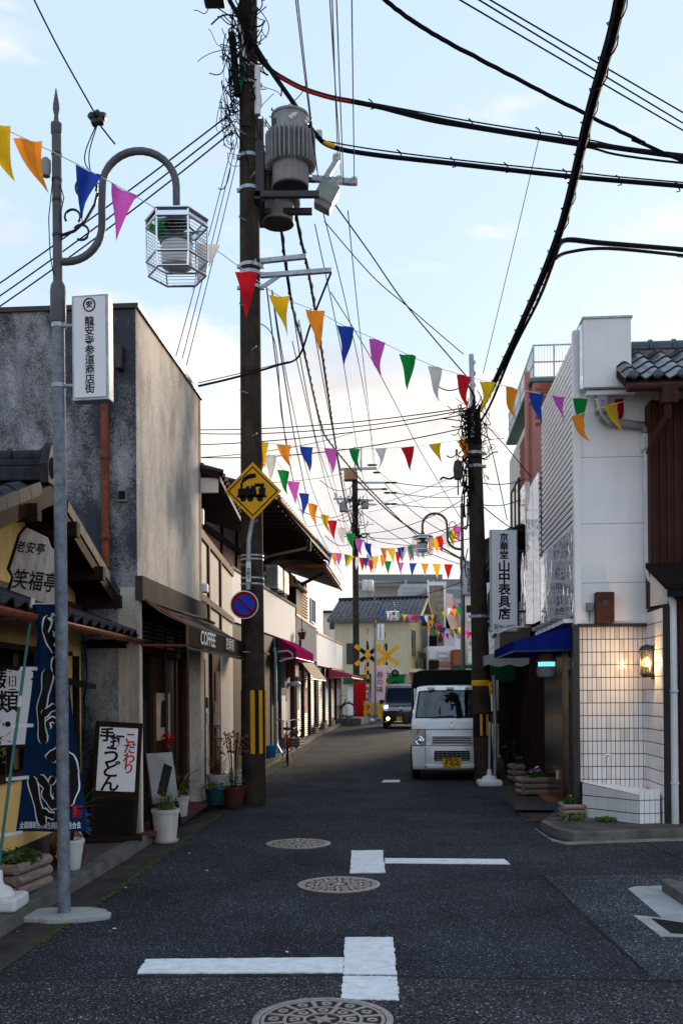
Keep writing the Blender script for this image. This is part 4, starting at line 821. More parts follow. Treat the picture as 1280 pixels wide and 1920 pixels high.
# log-sided planters
def log_planter(loc, rz, ln, wd, h, label, grp=None, rows=3, mat='old_plank'):
    t = empty('planter_box', loc, rz, label, 'planter', grp)
    if mat not in MT: MT[mat] = wood('planter_wood', (.16,.115,.10), (.36,.28,.25), (4,4,30), .8)
    rr = h/rows/2
    for k in range(rows):
        z = rr*(2*k+1); m = MB(); m.tube([(-ln/2,-wd/2,z),(ln/2,-wd/2,z)],rr*.98,10); m.tube([(-ln/2,wd/2,z),(ln/2,wd/2,z)],rr*.98,10); m.tube([(-ln/2,-wd/2,z),(-ln/2,wd/2,z)],rr*.96,10); m.tube([(ln/2,-wd/2,z),(ln/2,wd/2,z)],rr*.96,10); m.build('log_course', MT[mat], t, True)
    MB().box(-ln/2,ln/2,-wd/2,wd/2,.01,h*.9).build('soil', MT['soil'], t); return t
t = log_planter((-2.50,7.62,.1), R(80), .52,.26,.25,'log-sided planter of low green plants beside the banner stand'); leaves(260,.2,.12,.03).build('foliage', LEAF[0], t, loc=(-.02,0,.22)); leaves(20,.2,.14,.018).build('white_buds', MT['white_ink'], t, loc=(-.02,0,.22))
# tanuki style ornament: small brown figure with pale belly
tn = empty('tanuki_figure', (-2.42,8.75,.1), R(-30), 'squat brown glazed pottery animal figure behind the log planter', 'ornament')
bdy = MB().lathe([(.06,0),(.13,.03),(.16,.12),(.15,.22),(.11,.3),(.07,.34),(.1,.38),(.12,.45),(.10,.52),(.05,.56),(0,.57)],(0,0,0),20).build('body', M_('brown_glaze',(.10,.03,.015),.25), tn, True)
MB().lathe([(.02,-.05),(.10,-.045),(.11,0),(.08,.03),(0,.04)],(.05,-.115,.16),16,Matrix.Rotation(R(80),3,'X')).build('belly', MT['ceramic'], tn, True); 
for sx_ in (-.06,.06): MB().lathe([(.03,0),(.03,.03),(.01,.06)],(sx_,0,.53),10).build('ear', bpy.data.materials['brown_glaze'], tn, True); MB().lathe([(.045,0),(.045,.05),(.02,.06)],(sx_,-.1,.0),10).build('foot', bpy.data.materials['brown_glaze'], tn, True)
MB().lathe([(.16,0),(.17,.02),(.03,.10),(.0,.105)],(0,0,.53),18).build('straw_hat', MT['dark_wood'], tn, True)
# nobori banner
c = Vector((-2.37,6.95,0)); nb = empty('nobori_banner', (c.x,c.y,.108), 0, 'tall navy cloth banner with white outlined brush characters on a teal pole', 'banner')
bz = MB().box(-.17,.13,-.16,.16,0,.10).build('base_tank', MT['white_plastic'], nb, bevel=.03, seg=3); MB().lathe([(.13,.08),(.10,.14),(.05,.17),(.04,.2),(.04,.26),(.032,.27)],(-.05,0,0),20).build('socket', MT['white_plastic'], nb, True)
p0 = Vector((-.05,0,.2)); tp_ = P(61,1132,c.y+.2)-Vector((c.x,c.y,.108)); top_ = tp_
MB().tube([p0,top_],.011,10).build('pole', MT['teal'], nb, True); dv = (top_-p0)
MB().tube([p0+dv*.955,p0+dv*1.0],.013,10).build('red_cap', MT['red'], nb); MB().tube([p0+dv*.985,p0+dv*1.02],.016,10).build('white_cap', MT['white_plastic'], nb); MB().tube([top_,top_+Vector((.22,-.01,-.002))],.005,6).build('crossbar', MT['white_plastic'], nb); MB().tube([p0+dv*.62,p0+dv*.66],.017,10).build('joint', MT['white_plastic'], nb)
zt = top_.z; zb = P(30,1560,c.y+.2).z-.108
def bx(z):  # left and right cloth edge by height (0 bottom .. 1 top)
    Lp = [(0,30),(.2,38),(.42,48),(.62,56),(.78,62),(.88,72),(.95,64),(1,62)]; Rp = [(0,162),(.1,158),(.35,145),(.6,131),(.8,120),(1,109)]
    return interp(Lp,z), interp(Rp,z)
def ban(u, v):
    z = zb+(zt-.01-zb)*v; a, b_ = bx(v); px = a+(b_-a)*u; xx = P(px,1130+430*(1-v),c.y+.2).x - c.x
    return (xx, .2+.03*math.sin(u*7+v*3)+.02*math.sin(v*11), z)
clo = MB().grid(ban, 16, 40).build('cloth', MT['navy'], nb, True)
for v in (.0,.24,.47,.72): a_ = ban(0,v); pp = p0+dv*((a_[2]-p0.z)/dv.z); MB().beam(pp+Vector((-.02,-.02,0)),(a_[0]+.05,a_[1]-.01,a_[2]),.004,.025).build('tie_tab', MT['white_plastic'], nb)
def on_cloth(o, u0, u1, v0, v1):
    me = o.data; xs = [q.co.x for q in me.vertices]; ys_ = [q.co.y for q in me.vertices]; ax_, bx_, ay_, by_ = min(xs), max(xs), min(ys_), max(ys_)
    for q in me.vertices:
        u = u0+(u1-u0)*(q.co.x-ax_)/(bx_-ax_); v = v0+(v1-v0)*(q.co.y-ay_)/(by_-ay_); p_ = ban(u,v); off = q.co.z
        q.co = (p_[0], p_[1]-.004-max(0,off), p_[2])
    o.location = (0,0,0); o.rotation_euler = (0,0,0); o.scale = (1,1,1)
def sub_text(s, mat, u0,u1,v0,v1, bold, lift):
    o = text(s,1,mat,nb,(0,0,0),bold=bold)
    import bmesh as _bm
    bm = _bm.new(); bm.from_mesh(o.data)
    for f_ in list(bm.faces):
        if f_.normal.z < .5: pass
    _bm.ops.subdivide_edges(bm, edges=[e for e in bm.edges if e.calc_length() > .12], cuts=2); _bm.ops.triangulate(bm, faces=bm.faces); bm.to_mesh(o.data); bm.free()
    for q in o.data.vertices: q.co.z = lift + q.co.z*.3
    on_cloth(o,u0,u1,v0,v1)
# brush strokes: white outline tube below, black core above
def stroke(pts, w_):
    P3 = []; 
    for a, b_ in zip(pts, pts[1:]):
        for k in range(6): P3.append((a[0]+(b_[0]-a[0])*k/6, a[1]+(b_[1]-a[1])*k/6))
    P3.append(pts[-1])
    for mat, ww, lift in (('white_ink',w_+.016,.005),('ink',w_,.009)):
        m = MB(); n = len(P3)
        for i, (px, py) in enumerate(P3):
            a = P3[max(i-1,0)]; b_ = P3[min(i+1,n-1)]; d_ = Vector((b_[0]-a[0],b_[1]-a[1])); d_.normalize(); nn = Vector((-d_.y,d_.x)); e_ = (ww if mat == 'ink' else ww)*1.45*(F_PX/c.y)*.62 if False else ww*1.25*(F_PX/c.y)*(.9+.12*math.sin(i*.7))*(1 if 0<i<n-1 else .55)
            for s_ in (-1,1):
                qx = px+nn.x*e_/2*s_; qy = py+nn.y*e_/2*s_; v = 1-(qy-1130)/430; la, rb = bx(max(0,min(1,v))); u = (qx-la)/(rb-la); q = ban(u,v); m.v.append((q[0],q[1]-lift,q[2]))
        m.f = [(2*i,2*i+1,2*i+3,2*i+2) for i in range(n-1)]; m.build('brush_stroke', MT[mat], nb)
# strokes traced on the cloth: three big kana forms
for s_, w_ in (([(93,1150),(88,1180),(97,1205),(102,1220)],.03),([(94,1148),(104,1156)],.02),([(96,1180),(100,1195),(103,1210)],.02),([(104,1228),(100,1245),(104,1265)],.025),([(91,1252),(88,1290),(80,1325),(83,1370),(86,1392)],.05),([(84,1340),(96,1328),(106,1322)],.035),([(96,1365),(93,1352),(102,1346),(108,1352)],.022),
                ([(96,1425),(104,1412),(116,1408),(130,1420),(138,1445),(136,1480),(128,1510)],.055),([(104,1455),(96,1470)],.03),([(72,1455),(90,1475),(86,1490),(100,1510),(112,1500),(108,1485)],.05),([(57,1456),(66,1500),(78,1540),(82,1548)],.05),([(78,1520),(92,1528),(104,1530)],.035)): stroke(s_, w_)
sub_text('全国麺類生活衛生同業組合連合会', MT['white_ink'], .04,.93,.014,.044,.004,.004); sub_text('麺', MT['ink_red'], .82,.96,.06,.115,.02,.004)
fr_ = MB()
for k in range(26):
    u, v = 1.0, rnd.uniform(-.005,.09); q = ban(u,max(v,0)); fr_.tube([Vector(q)+Vector((-.02,0,0)),Vector(q)+Vector((rnd.uniform(.01,.035),rnd.uniform(-.01,.01),rnd.uniform(-.03,.02)))],.0016,4)
fr_.build('frayed_edge', M_('fray',(.03,.12,.35),.8), nb)['kind'] = 'stuff'
# twig bush before the shop window
tb = empty('window_shrub', (-2.62,7.15,.1), 0, 'thin shrub with reddish green leaves in front of the menu light box', 'shrub'); MB().tube([(0,0,0),(.02,0,.5),(-.02,0,.9),(.05,0,1.35)],[.014,.012,.01,.005],6).build('stem', MT['dark_wood'], tb); leaves(150,.22,.5,.03).build('foliage', LEAF[1], tb, loc=(0,0,1.0)); leaves(40,.2,.45,.025).build('red_leaves', LEAF[2], tb, loc=(0,0,1.0)); MB().lathe(pot_profile(.1,.13,.22),(0,0,0),18).build('pot', MT['pot_brown'], tb, True)
MB().lathe([(.16,0),(.16,.006)],(0,0,0),24)
# ================================================================ LEFT ROW BEYOND THE COFFEE SHOP
def frame(p0, p1): 
    a = math.atan2(p1[0]-p0[0], p1[1]-p0[1]); return -a, math.hypot(p1[0]-p0[0], p1[1]-p0[1])
def slat_row(parent, name, mat, n, x, y0, y1, z0, z1, w_, th):
    me = MB().box(-th/2,th/2,-w_/2,w_/2,z0,z1).mesh(name, MT[mat])
    for i in range(n): inst(me, name, parent, (x, y0+(y1-y0)*(i+.5)/n, 0))
def shutter(parent, x, y0, y1, z0, z1, n=22, label=None, mat='shutter'):
    s = empty('shutter', (0,0,0)); s.parent = parent
    n = int(n*1.6); h = (z1-z0)/n; pr = MB().prism([(0,0),(.010,h*.2),(.013,h*.5),(.010,h*.8),(0,h*.99)],'y',y0,y1).mesh('shutter_slat', MT[mat])
    for i in range(n): inst(pr,'shutter_slat',s,(x,0,z0+i*h))
    pbox('shutter_back', MT['interior'], s, x-.05,x,y0,y1,z0,z1); return s
def window(parent, x, y0, y1, z0, z1, mat='white_paint', pane='glass_dark', bars=1, face=1, dep=.05):
    w_ = empty('window', (0,0,0)); w_.parent = parent; t_ = .04; f = MB(); a, b_ = (x, x+dep*face) if face > 0 else (x+dep*face, x)
    f.box(a,b_,y0,y1,z0,z0+t_); f.box(a,b_,y0,y1,z1-t_,z1); f.box(a,b_,y0,y0+t_,z0+t_,z1-t_); f.box(a,b_,y1-t_,y1,z0+t_,z1-t_)
    for k in range(bars): yy = y0+(y1-y0)*(k+1)/(bars+1); f.box(a,b_-.005*face if face>0 else b_,yy-.02,yy+.02,z0+t_,z1-t_)
    f.build('window_frame', MT[mat], w_); pbox('pane', MT[pane], w_, (a+b_)/2-.005,(a+b_)/2+.005,y0+t_,y1-t_,z0+t_,z1-t_); return w_
def aircon(parent, x, y, z, w_=.75, h=.55, dd=.3, rz=0):
    t = empty('air_conditioner', (x,y,z)); t.parent = parent; t.rotation_euler = (0,0,rz)
    MB().box(-dd/2,dd/2,-w_/2,w_/2,0.04,h).build('casing', MT['white_plastic'], t, bevel=.02)
    g_ = MB()
    for k in range(9): g_.box(dd/2,dd/2+.01,-w_/2+.06,w_/2-.2,.10+k*.045,.108+k*.045)
    for k in range(7): g_.box(-dd/2+.03+k*.035,-dd/2+.04+k*.035,-w_/2-.008,-w_/2,.1,h-.08)
    g_.build('grille', MT['dark_metal'], t); MB().box(-dd/2,dd/2,-w_/2+.1,-w_/2+.16,0,.04).build('foot', MT['dark_metal'], t)
    return t
a_, ln = frame((-1.97,13.85),(-2.03,18.6)); th_ = empty('timber_house', (-1.97,13.85,0), a_, 'cream walled house with brown timber frame and dark slatted upper storey', 'house')
MB().box(-.2,0,0,ln,.1,3.82).build('wall', MT['cream_wall'], th_)
bm_ = MB()
for (y0,y1,z0,z1) in ((-.0,ln,3.80,3.92),(.88,1.02,2.35,3.80),(2.5,2.62,2.35,3.80),(0,.88,2.92,3.02),(1.02,2.5,2.92,3.02),(2.62,ln,2.92,3.02),(0,ln,2.3,2.38)): MB().box(0,.035,y0,y1,z0,z1).build('timber', MT['brown_wood'], th_)
MB().box(-5,-.2,.05,.2,.0,4.7).build('side_wall', MT['cream_wall'], th_); MB().box(-5,-.55,.2,ln,3.9,4.62).build('upper_wall', MT['dark_wood'], th_)
slat_row(th_, 'slat', 'dark_wood', 46, -.5, .1, ln-.05, 3.92, 4.62, .05, .05)
rf = MB().add([(.30,-.15,4.66),(.30,ln,4.66),(-3,ln,5.75),(-3,-.15,5.75),(.30,-.15,4.58),(.30,ln,4.58),(-3,ln,5.67),(-3,-.15,5.67)],[(0,1,2,3),(7,6,5,4),(0,4,5,1),(1,5,6,2),(2,6,7,3),(3,7,4,0)]).build('roof', MT['dark_wood'], th_)
for i in range(17):
    for j in range(3): inst(KAW,'roof_tile',rf,(.34-j*.27, -.15+i*.272, 4.68+j*.09),(math.atan(.33),0,R(90)))
MB().add([(-2.6,.2,5.35),(-2.6,ln,5.35),(-5.6,ln,6.3),(-5.6,.2,6.3),(-2.6,.2,4.9),(-5.6,.2,4.9)],[(0,1,2,3),(0,3,5,4)]).build('metal_roof', M_('brown_roof',(.13,.055,.045),.6,var=.15), th_)
MB().box(-.02,.28,-.10,-.04,4.4,4.6).build('eave_soffit', MT['cream_wall'], th_)
MB().box(-.01,.06,.02,.12,3.98,4.2).build('meter_box', MT['white_plastic'], th_, bevel=.01)
MB().box(.0,.08,.22,.42,3.05,3.18).build('vent_hood', MT['white_plastic'], th_, bevel=.02)
pbox('door_pillar', MT['brown_wood'], th_, 0,.04,.06,.30,.12,2.1)
dr_ = MB().box(.0,.05,1.05,2.2,.12,2.3).build('door', MT['brown_wood'], th_); MB().box(.05,.07,1.3,1.95,.35,1.95).build('door_panel', wood('door_panel_wood',(.10,.04,.022),(.16,.07,.04)), dr_, bevel=.012); MB().box(.07,.076,1.55,1.72,.75,1.8).build('door_pane', MT['lens'], dr_); MB().tube([(.06,1.2,.95),(.11,1.2,.95),(.11,1.2,1.15),(.06,1.2,1.15)],.012,6).build('handle', MT['chrome'], dr_)
MB().box(0,.03,.62,.74,1.40,1.56).build('intercom', MT['dark_metal'], th_, bevel=.01); MB().box(0,.03,.62,.74,1.18,1.34).build('intercom', MT['white_plastic'], th_, bevel=.01)
MB().lathe([(.05,0),(.09,.04),(.06,.1),(.03,.35),(0,.4)],(.07,1.18,1.1),9).build('door_charm', MT['old_wood'], th_)
MB().obox((.35,3.8,2.42),(.7,1.8,.03),Matrix.Rotation(R(14),3,'Y')).build('door_canopy', M_('teal_canopy',(.25,.42,.45),.5), th_)
MB().box(-.3,.42,.05,ln,.08,.20).build('step', MT['concrete'], th_)
# pots before the timber house
t, h = potted('potted_grass', (-1.78,14.15,.20), pot_profile(.11,.15,.26), 'pot_white', 'ribbed pale pot with reddish spiky grass by the timber house door'); blades(40,.42,40,.016,35,.07).build('foliage', LEAF[2], t, loc=(0,0,h*.9)); blades(16,.35,35,.014,30,.06).build('green_blades', LEAF[1], t, loc=(0,0,h*.9))
t, h = potted('potted_herb', (-1.73,13.45,.10), pot_profile(.085,.12,.22), 'pot_green', 'low teal pot with feathery green herb beside the utility pole', .12); leaves(240,.16,.12,.022).build('foliage', LEAF[1], t, loc=(0,0,h*.95)); blades(30,.16,70,.007,60,.07).build('stems', LEAF[0], t, loc=(0,0,h*.9)); MB().box(.04,.1,-.03,.03,h*.9,h*1.2).build('blue_tag', MT['blue_plastic'], t)
t, h = potted('potted_nandina', (-1.50,13.75,.06), pot_profile(.12,.16,.26), 'pot_brown', 'brown pot with thin stems and russet leaves against the utility pole'); leaves(150,.22,.4,.035,z0=.45).build('foliage', LEAF[2], t, loc=(0,0,h)); leaves(50,.15,.3,.03).build('green_leaves', LEAF[3], t, loc=(0,0,h)); st = MB()
for k in range(6): a = k*1.05; st.tube([(.03*math.cos(a),.03*math.sin(a),h*.9),(.06*math.cos(a),.06*math.sin(a),h+.4),(.12*math.cos(a),.12*math.sin(a),h+.75)],.006,5)
st.build('stems', MT['dark_wood'], t)
# --- house D: broad dark eaves, white balcony wall
a_, ln = frame((-2.16,19.5),(-1.31,28.5)); hd_ = empty('eaves_house', (-2.16,19.5,0), a_, 'two storey house with broad dark tiled eaves over a white balcony wall', 'house')
MB().box(-5,-.55,0,ln,.1,5.4).build('upper_wall', M_('mauve_wall',(.34,.24,.22),.8,var=.15,streak=.3), hd_)
MB().box(-.55,0,0,ln,3.05,4.08).build('balcony_wall', M_('balcony_white',(.66,.68,.72),.7,var=.08,streak=.25,streak_col=(.3,.28,.25)), hd_); pbox('balcony_cap', MT['concrete'], hd_, -.58,.03,-.02,ln+.02,4.08,4.14)
for yy in (0,1.6,3.2,5.0,6.4,7.8): MB().box(-.55,-.50,yy,yy+.12,4.1,5.4).build('timber', MT['dark_wood'], hd_)
MB().box(-.55,-.50,0,ln,4.85,4.98).build('timber', MT['dark_wood'], hd_); 
for y0, y1 in ((5.4,6.3),(6.6,7.7),(8.0,8.7)): window(hd_, -.52, y0, y1, 4.14, 4.82, 'white_paint')
for k in range(9): pbox('louvre', MT['old_wood'], hd_, -.5,-.47,4.3,5.1,4.16+k*.075,4.20+k*.075)
aircon(hd_, .02, 6.3, 4.15, .8,.62); aircon(hd_, .02, 5.25, 4.15, .8,.62)
EX = 1.0
rf = MB().add([(EX-.12,.0,5.5),(EX,ln+.2,5.5),(-3.5,ln+.2,7.0),(-3.5,0,7.0),(EX-.12,.0,5.4),(EX,ln+.2,5.4),(-3.5,ln+.2,6.9),(-3.5,0,6.9)],[(0,1,2,3),(7,6,5,4),(0,4,5,1),(1,5,6,2),(2,6,7,3),(3,7,4,0)]).build('roof', MT['dark_wood'], hd_)
for i in range(33):
    for j in range(4): inst(KAW,'roof_tile',rf,(EX+.05-j*.27-.12*(1-i/33), i*.272, 5.52+j*.09),(math.atan(.333),0,R(90)))
MB().tube([(EX-.06,.2,5.44),(EX+.04,5.2,5.44)],.05,8).build('gutter', MT['copper'], hd_, True)
for yy in [.4+k*.5 for k in range(17)]: MB().beam((-.6,yy,5.42),(EX-.1,yy,5.36),.06,.07).build('rafter', MT['dark_wood'], hd_)
MB().beam((-.5,5.6,4.85),(EX-.2,5.6,5.32),.09,.1).build('eave_strut', MT['brown_wood'], hd_); MB().tube([(EX-.1,5.4,5.42),(EX-.15,5.4,5.25),(-.45,5.4,5.0),(-.48,5.4,4.2)],.035,8).build('downpipe', MT['old_wood'], hd_)
MB().lathe([(.06,-.05),(.06,.2),(.08,.22)],(EX-.12,5.3,5.2),10).build('rain_hopper', MT['dark_metal'], hd_)
# ground floor of D
MB().box(-.6,-.05,0,5.5,.1,3.05).build('ground_wall', MT['dark_wood'], hd_); MB().box(-.55,-.02,5.5,6.0,.1,3.05).build('pier', M_('grey_render',(.36,.36,.38),.9,var=.2,bump=.3,streak=.3), hd_); MB().box(-.55,-.02,7.1,8.1,.1,3.05).build('pier', bpy.data.materials['grey_render'], hd_); MB().box(-.6,-.3,6.0,7.1,.1,3.05).build('door_recess', MT['interior'], hd_)
nt_ = MB().box(.0,.05,6.0,7.0,.45,1.75).build('notice_board', MT['brown_wood'], hd_, bevel=.01)
for (y0,z0,w_,h_) in ((6.1,.9,.22,.65),(6.4,.55,.28,1.0),(6.75,.9,.18,.5)): MB().box(.05,.054,y0,y0+w_,z0,z0+h_).build('notice', MT['sign_white'], nt_)
MB().box(0,.24,7.25,7.95,2.05,2.62).build('wall_unit', M_('unit_brown',(.12,.08,.07),.6), hd_, bevel=.02); MB().lathe([(.16,0),(.17,.05),(.12,.12)],(.14,7.85,1.82),14).build('globe_lamp', MT['white_plastic'], hd_, True)
MB().tube([(.04,8.3,.1),(.04,8.3,3.0)],.05,10).build('post', M_('maroon_post',(.10,.02,.03),.5), hd_); MB().tube([(.03,5.2,.3),(.03,5.2,2.6),(.0,5.2,2.75)],.045,10).build('drain_pipe', MT['steel'], hd_, True); MB().tube([(.03,5.2,.35),(.16,5.15,.12)],.045,10).build('drain_spout', MT['steel'], hd_, True)
MB().tube([(.03,5.6,3.0),(.05,5.6,2.2),(.02,5.6,1.4)],.09,8).build('vine_lamp', MT['pot_green'], hd_); MB().tube([(.06,5.45,2.65),(.3,5.5,2.68),(.42,5.5,2.6),(.42,5.5,2.5),(.1,5.45,2.42)],.025,8).build('lamp_bracket', MT['white_plastic'], hd_)
# magenta awning
def awning(parent, mat, y0, y1, zt, zf, zb, ext, side=True, scallop=0, valance_mat=None):
    t = empty('awning', (0,0,0)); t.parent = parent
    MB().grid(lambda u, v: (ext*v, y0+(y1-y0)*u, zt+(zf-zt)*v - .025*math.sin(math.pi*v)*abs(math.sin(u*math.pi*3))), 12, 4).build('canopy', MT[mat], t, True)
    n = 36; MB().grid(lambda u, v: (ext+.004, y0+(y1-y0)*u, zf-(zf-zb)*v - (scallop*abs(math.sin(u*18)) if v > .5 else 0)), n, 2).build('valance', MT[valance_mat or mat], t)
    if side:
        for yy in (y0, y1): MB().poly([(0,yy,zt),(ext,yy,zf),(ext,yy,zb),(0,yy,zb)]).build('side_panel', MT[mat], t)
    fr = MB().tube([(0,y0,zb),(ext,y0,zb),(ext,y1,zb),(0,y1,zb)],.012,6).build('frame', MT['steel'], t); return t
awning(hd_, 'awning_magenta', 5.55, 9.15, 3.05, 2.74, 2.50, .50)
pl = MB().lathe([(.08,0),(.11,.16),(.125,.16),(.125,.2),(.1,.2)],(.2,8.95,3.15),12).build('hanging_pot', MT['pot_brown'], hd_); MB().tube([(.2,8.95,3.35),(.2,8.95,3.8)],.006,5).build('hanger', MT['cable'], pl); leaves(50,.12,.15,.03).build('hanging_foliage', LEAF[3], pl, loc=(.2,8.95,3.33))
MB().tube([(.12,9.15,3.15),(.13,9.15,2.7)],.04,8).build('wall_lantern', MT['dark_metal'], hd_)
# --- house E: yellow wall, orange eave, shutters
a_, ln = frame((-1.30,28.55),(-.86,34.9)); he = empty('yellow_wall_house', (-1.30,28.55,0), a_, 'narrow house with yellow upper wall, orange edged eave and beige awning', 'house')
MB().box(-4,-.35,0,ln,.3,5.3).build('wall', M_('ochre_wall',(.74,.50,.20),.85,var=.12), he); MB().box(-.35,0,0,ln,2.72,3.85).build('balcony_wall', M_('grey_siding',(.42,.42,.44),.8,var=.1,streak=.35), he); MB().box(-.37,.03,-.02,ln,3.85,3.92).build('balcony_cap', MT['copper'], he)
for k in range(26): pbox('siding_rib', bpy.data.materials['grey_siding'], he, 0,.012,k*.24,k*.24+.03,2.75,3.84)
for yy in (0,1.3,2.6,3.9,5.2): MB().box(-.35,-.31,yy,yy+.09,3.9,5.3).build('timber', MT['dark_wood'], he)
MB().box(-.35,-.08,.9,2.5,3.95,4.75).build('shutter_box', MT['dark_wood'], he); window(he,-.33,2.7,3.8,4.0,4.75,'brown_wood'); MB().box(-.35,.05,.4,2.9,4.78,4.83).build('window_hood', MT['old_wood'], he)
lt = M_('lattice_orange',(.42,.20,.11),.7); 
for k in range(14): pbox('lattice_slat', lt, he, -.31,-.26,4.2,6.1,3.6+k*.1,3.66+k*.1)
MB().box(-.4,-.31,4.1,6.2,3.4,5.1).build('lattice_back', MT['dark_wood'], he)
rf = MB().add([(.85,-.1,5.32),(.85,ln,5.32),(-2.5,ln,6.5),(-2.5,-.1,6.5),(.85,-.1,5.24),(.85,ln,5.24),(-2.5,ln,6.42),(-2.5,-.1,6.42)],[(0,1,2,3),(7,6,5,4),(0,4,5,1),(1,5,6,2),(2,6,7,3),(3,7,4,0)]).build('roof', MT['dark_wood'], he)
for i in range(23):
    for j in range(4): inst(KAW,'roof_tile',rf,(.88-j*.27, -.1+i*.272, 5.35+j*.094),(math.atan(.35),0,R(90)))
og = M_('orange_gutter',(.45,.12,.06),.5); MB().tube([(-1.2,-.14,5.3),(.88,-.14,5.24),(.88,ln,5.24)],.045,8).build('gutter', og, he, True); MB().beam((-.3,1.2,4.7),(.7,1.2,5.2),.08,.09).build('eave_strut', MT['brown_wood'], he); MB().tube([(-.29,3.95,3.9),(-.29,3.95,5.2)],.04,8).build('downpipe', MT['copper'], he)
awning(he, 'awning_beige', .2, 4.6, 2.70, 2.08, 2.02, .46, False)
MB().box(-.5,-.10,0,ln,.1,2.72).build('ground_wall', MT['dark_wood'], he)
shutter(he,-.08,.25,1.9,.15,2.3,20); shutter(he,-.08,2.2,3.9,.15,2.3,20); shutter(he,-.08,4.2,6.1,.15,2.3,20)
for yy in (.1,2.05,4.05,6.2): MB().box(-.1,.02,yy-.06,yy+.06,.1,2.6).build('shutter_post', MT['dark_metal'], he)
MB().box(-.04,-.034,.7,1.15,1.1,1.9).build('shutter_poster', M_('poster_teal',(.12,.3,.36),.7,var=.4,scale=9), he); MB().box(-.04,-.034,2.7,3.4,1.0,1.8).build('shutter_poster', M_('poster_red',(.45,.2,.16),.7,var=.5,scale=9), he)
# --- house F: white block with pink awning
a_, ln = frame((-.85,34.95),(.06,44)); hf = empty('white_block_house', (-.85,34.95,0), a_, 'white block house with long balcony wall and pink scalloped awning', 'house')
MB().box(-4,-.4,0,5.2,.3,5.55).build('upper_wall', MT['white_paint'], hf); MB().box(-.4,0,-.02,ln,2.6,3.72).build('balcony_wall', bpy.data.materials['balcony_white'], hf); MB().box(-.42,.03,-.03,ln+.02,3.72,3.8).build('balcony_cap', MT['copper'], hf)
MB().box(-4,-.1,0,ln,.3,2.6).build('ground_wall', MT['dark_wood'], hf); pbox('eave_flashing', MT['copper'], hf, -.05,.08,4.0,ln,2.52,2.62)
window(hf,-.38,1.2,2.4,4.2,5.1); pbox('corner_pipe', MT['steel'], hf, -.4,-.34,.05,.12,3.8,5.5)
for y0 in (.3,2.35,4.4,6.5): shutter(hf,-.08,y0,y0+1.85,.35,2.2,18)
for yy in (.2,2.25,4.3,6.4,8.45): MB().box(-.1,.02,yy-.06,yy+.06,.3,2.55).build('shutter_post', MT['white_paint'] if yy > 8 else MT['dark_metal'], hf)
for yy in (2.9,4.8,7.0,7.6): MB().box(-.04,-.034,yy,yy+.35,1.1,1.8).build('shutter_poster', MT['sign_white'], hf)
awning(hf,'awning_pink',3.6,9.3,2.56,2.32,2.2,.9,True,.05)
# row of little planters
for i, (px, py) in enumerate(((616,1388),(627,1381),(634,1375),(641,1369))):
    p_ = G(px-3,py); p_.z = gz(p_.y)+.1; p_.x = xl(p_.y)-.55; t = log_planter(p_, R(80), .55,.22,.22,'small log-sided planter with flowers in the row along the shutters','planters along the shutters'); leaves(60,.22,.16,.05).build('foliage', LEAF[3], t, loc=(0,0,.2)); leaves(12,.18,.16,.04,z0=.03).build('flowers', MT['red'] if i%2 else MT['sig_yellow'], t, loc=(0,0,.2))
t = log_planter((-1.25,27.3,gz(27.3)+.1), R(80), .6,.25,.24, 'log-sided planter with dark bush by the maroon post'); leaves(90,.2,.35,.05).build('foliage', LEAF[3], t, loc=(0,0,.2))
# blue bucket
bk = MB().lathe([(.10,0),(.11,.01),(.14,.26),(.15,.26),(.15,.28),(.13,.28),(.10,.03),(.02,.02)],(0,0,0),20); t = empty('blue_bucket', (-1.66,23.2,.11), 0, 'bright blue plastic bucket standing under the grey drain spout', 'bucket'); bk.build('tub', MT['blue_plastic'], t, True); MB().tube([(-.15,0,.26),(-.13,0,.12),(0,-.02,.02),(.13,0,.12),(.15,0,.26)],.005,5).build('handle', MT['steel'], t)
wd_ = blades(30,.2,70,.014,60,.15); tag(wd_.build('kerb_weed', LEAF[0], None, loc=(-1.5,22.6,.1)), 'small green weed growing at the kerb by the bucket', 'weed')
# bicycle
bi = empty('bicycle', (-1.20,21.95,.0), R(4), 'red city bicycle with chrome handlebars parked at the kerb facing out', 'bicycle')
def wheel(y): 
    t = empty('wheel', (0,y,.32)); t.parent = bi; n = 28
    MB().tube([(0,.31*math.cos(2*math.pi*k/n),.31*math.sin(2*math.pi*k/n)) for k in range(n+1)],.017,8,False).build('tyre', MT['rubber'], t, True); MB().tube([(0,.285*math.cos(2*math.pi*k/n),.285*math.sin(2*math.pi*k/n)) for k in range(n+1)],.009,6,False).build('rim', MT['chrome'], t, True)
    s = MB()
    for k in range(14): a = 2*math.pi*k/14; s.tube([(.02*(1 if k%2 else -1),0,0),(0,.28*math.cos(a),.28*math.sin(a))],.002,3)
    s.build('spokes', MT['chrome'], t)['kind'] = 'stuff'
    MB().tube([(0,.34*math.cos(R(a)),.34*math.sin(R(a))) for a in range(10,175,15)],.024,6).build('mudguard', MT['red'], t)
wheel(0); wheel(1.08)
fr = MB(); fr.tube([(0,.12,.82),(0,.16,.62),(0,.52,.30),(0,.60,.28)],.02,8); fr.tube([(0,.60,.28),(0,.72,.72)],.017,8); fr.tube([(0,.14,.70),(0,.45,.42),(0,.62,.36)],.016,8); fr.tube([(.05,1.08,.32),(.04,.6,.28)],.01,6); fr.tube([(-.05,1.08,.32),(-.04,.6,.28)],.01,6); fr.tube([(.05,1.08,.32),(.02,.7,.62)],.009,6); fr.build('frame', MT['red'], bi)
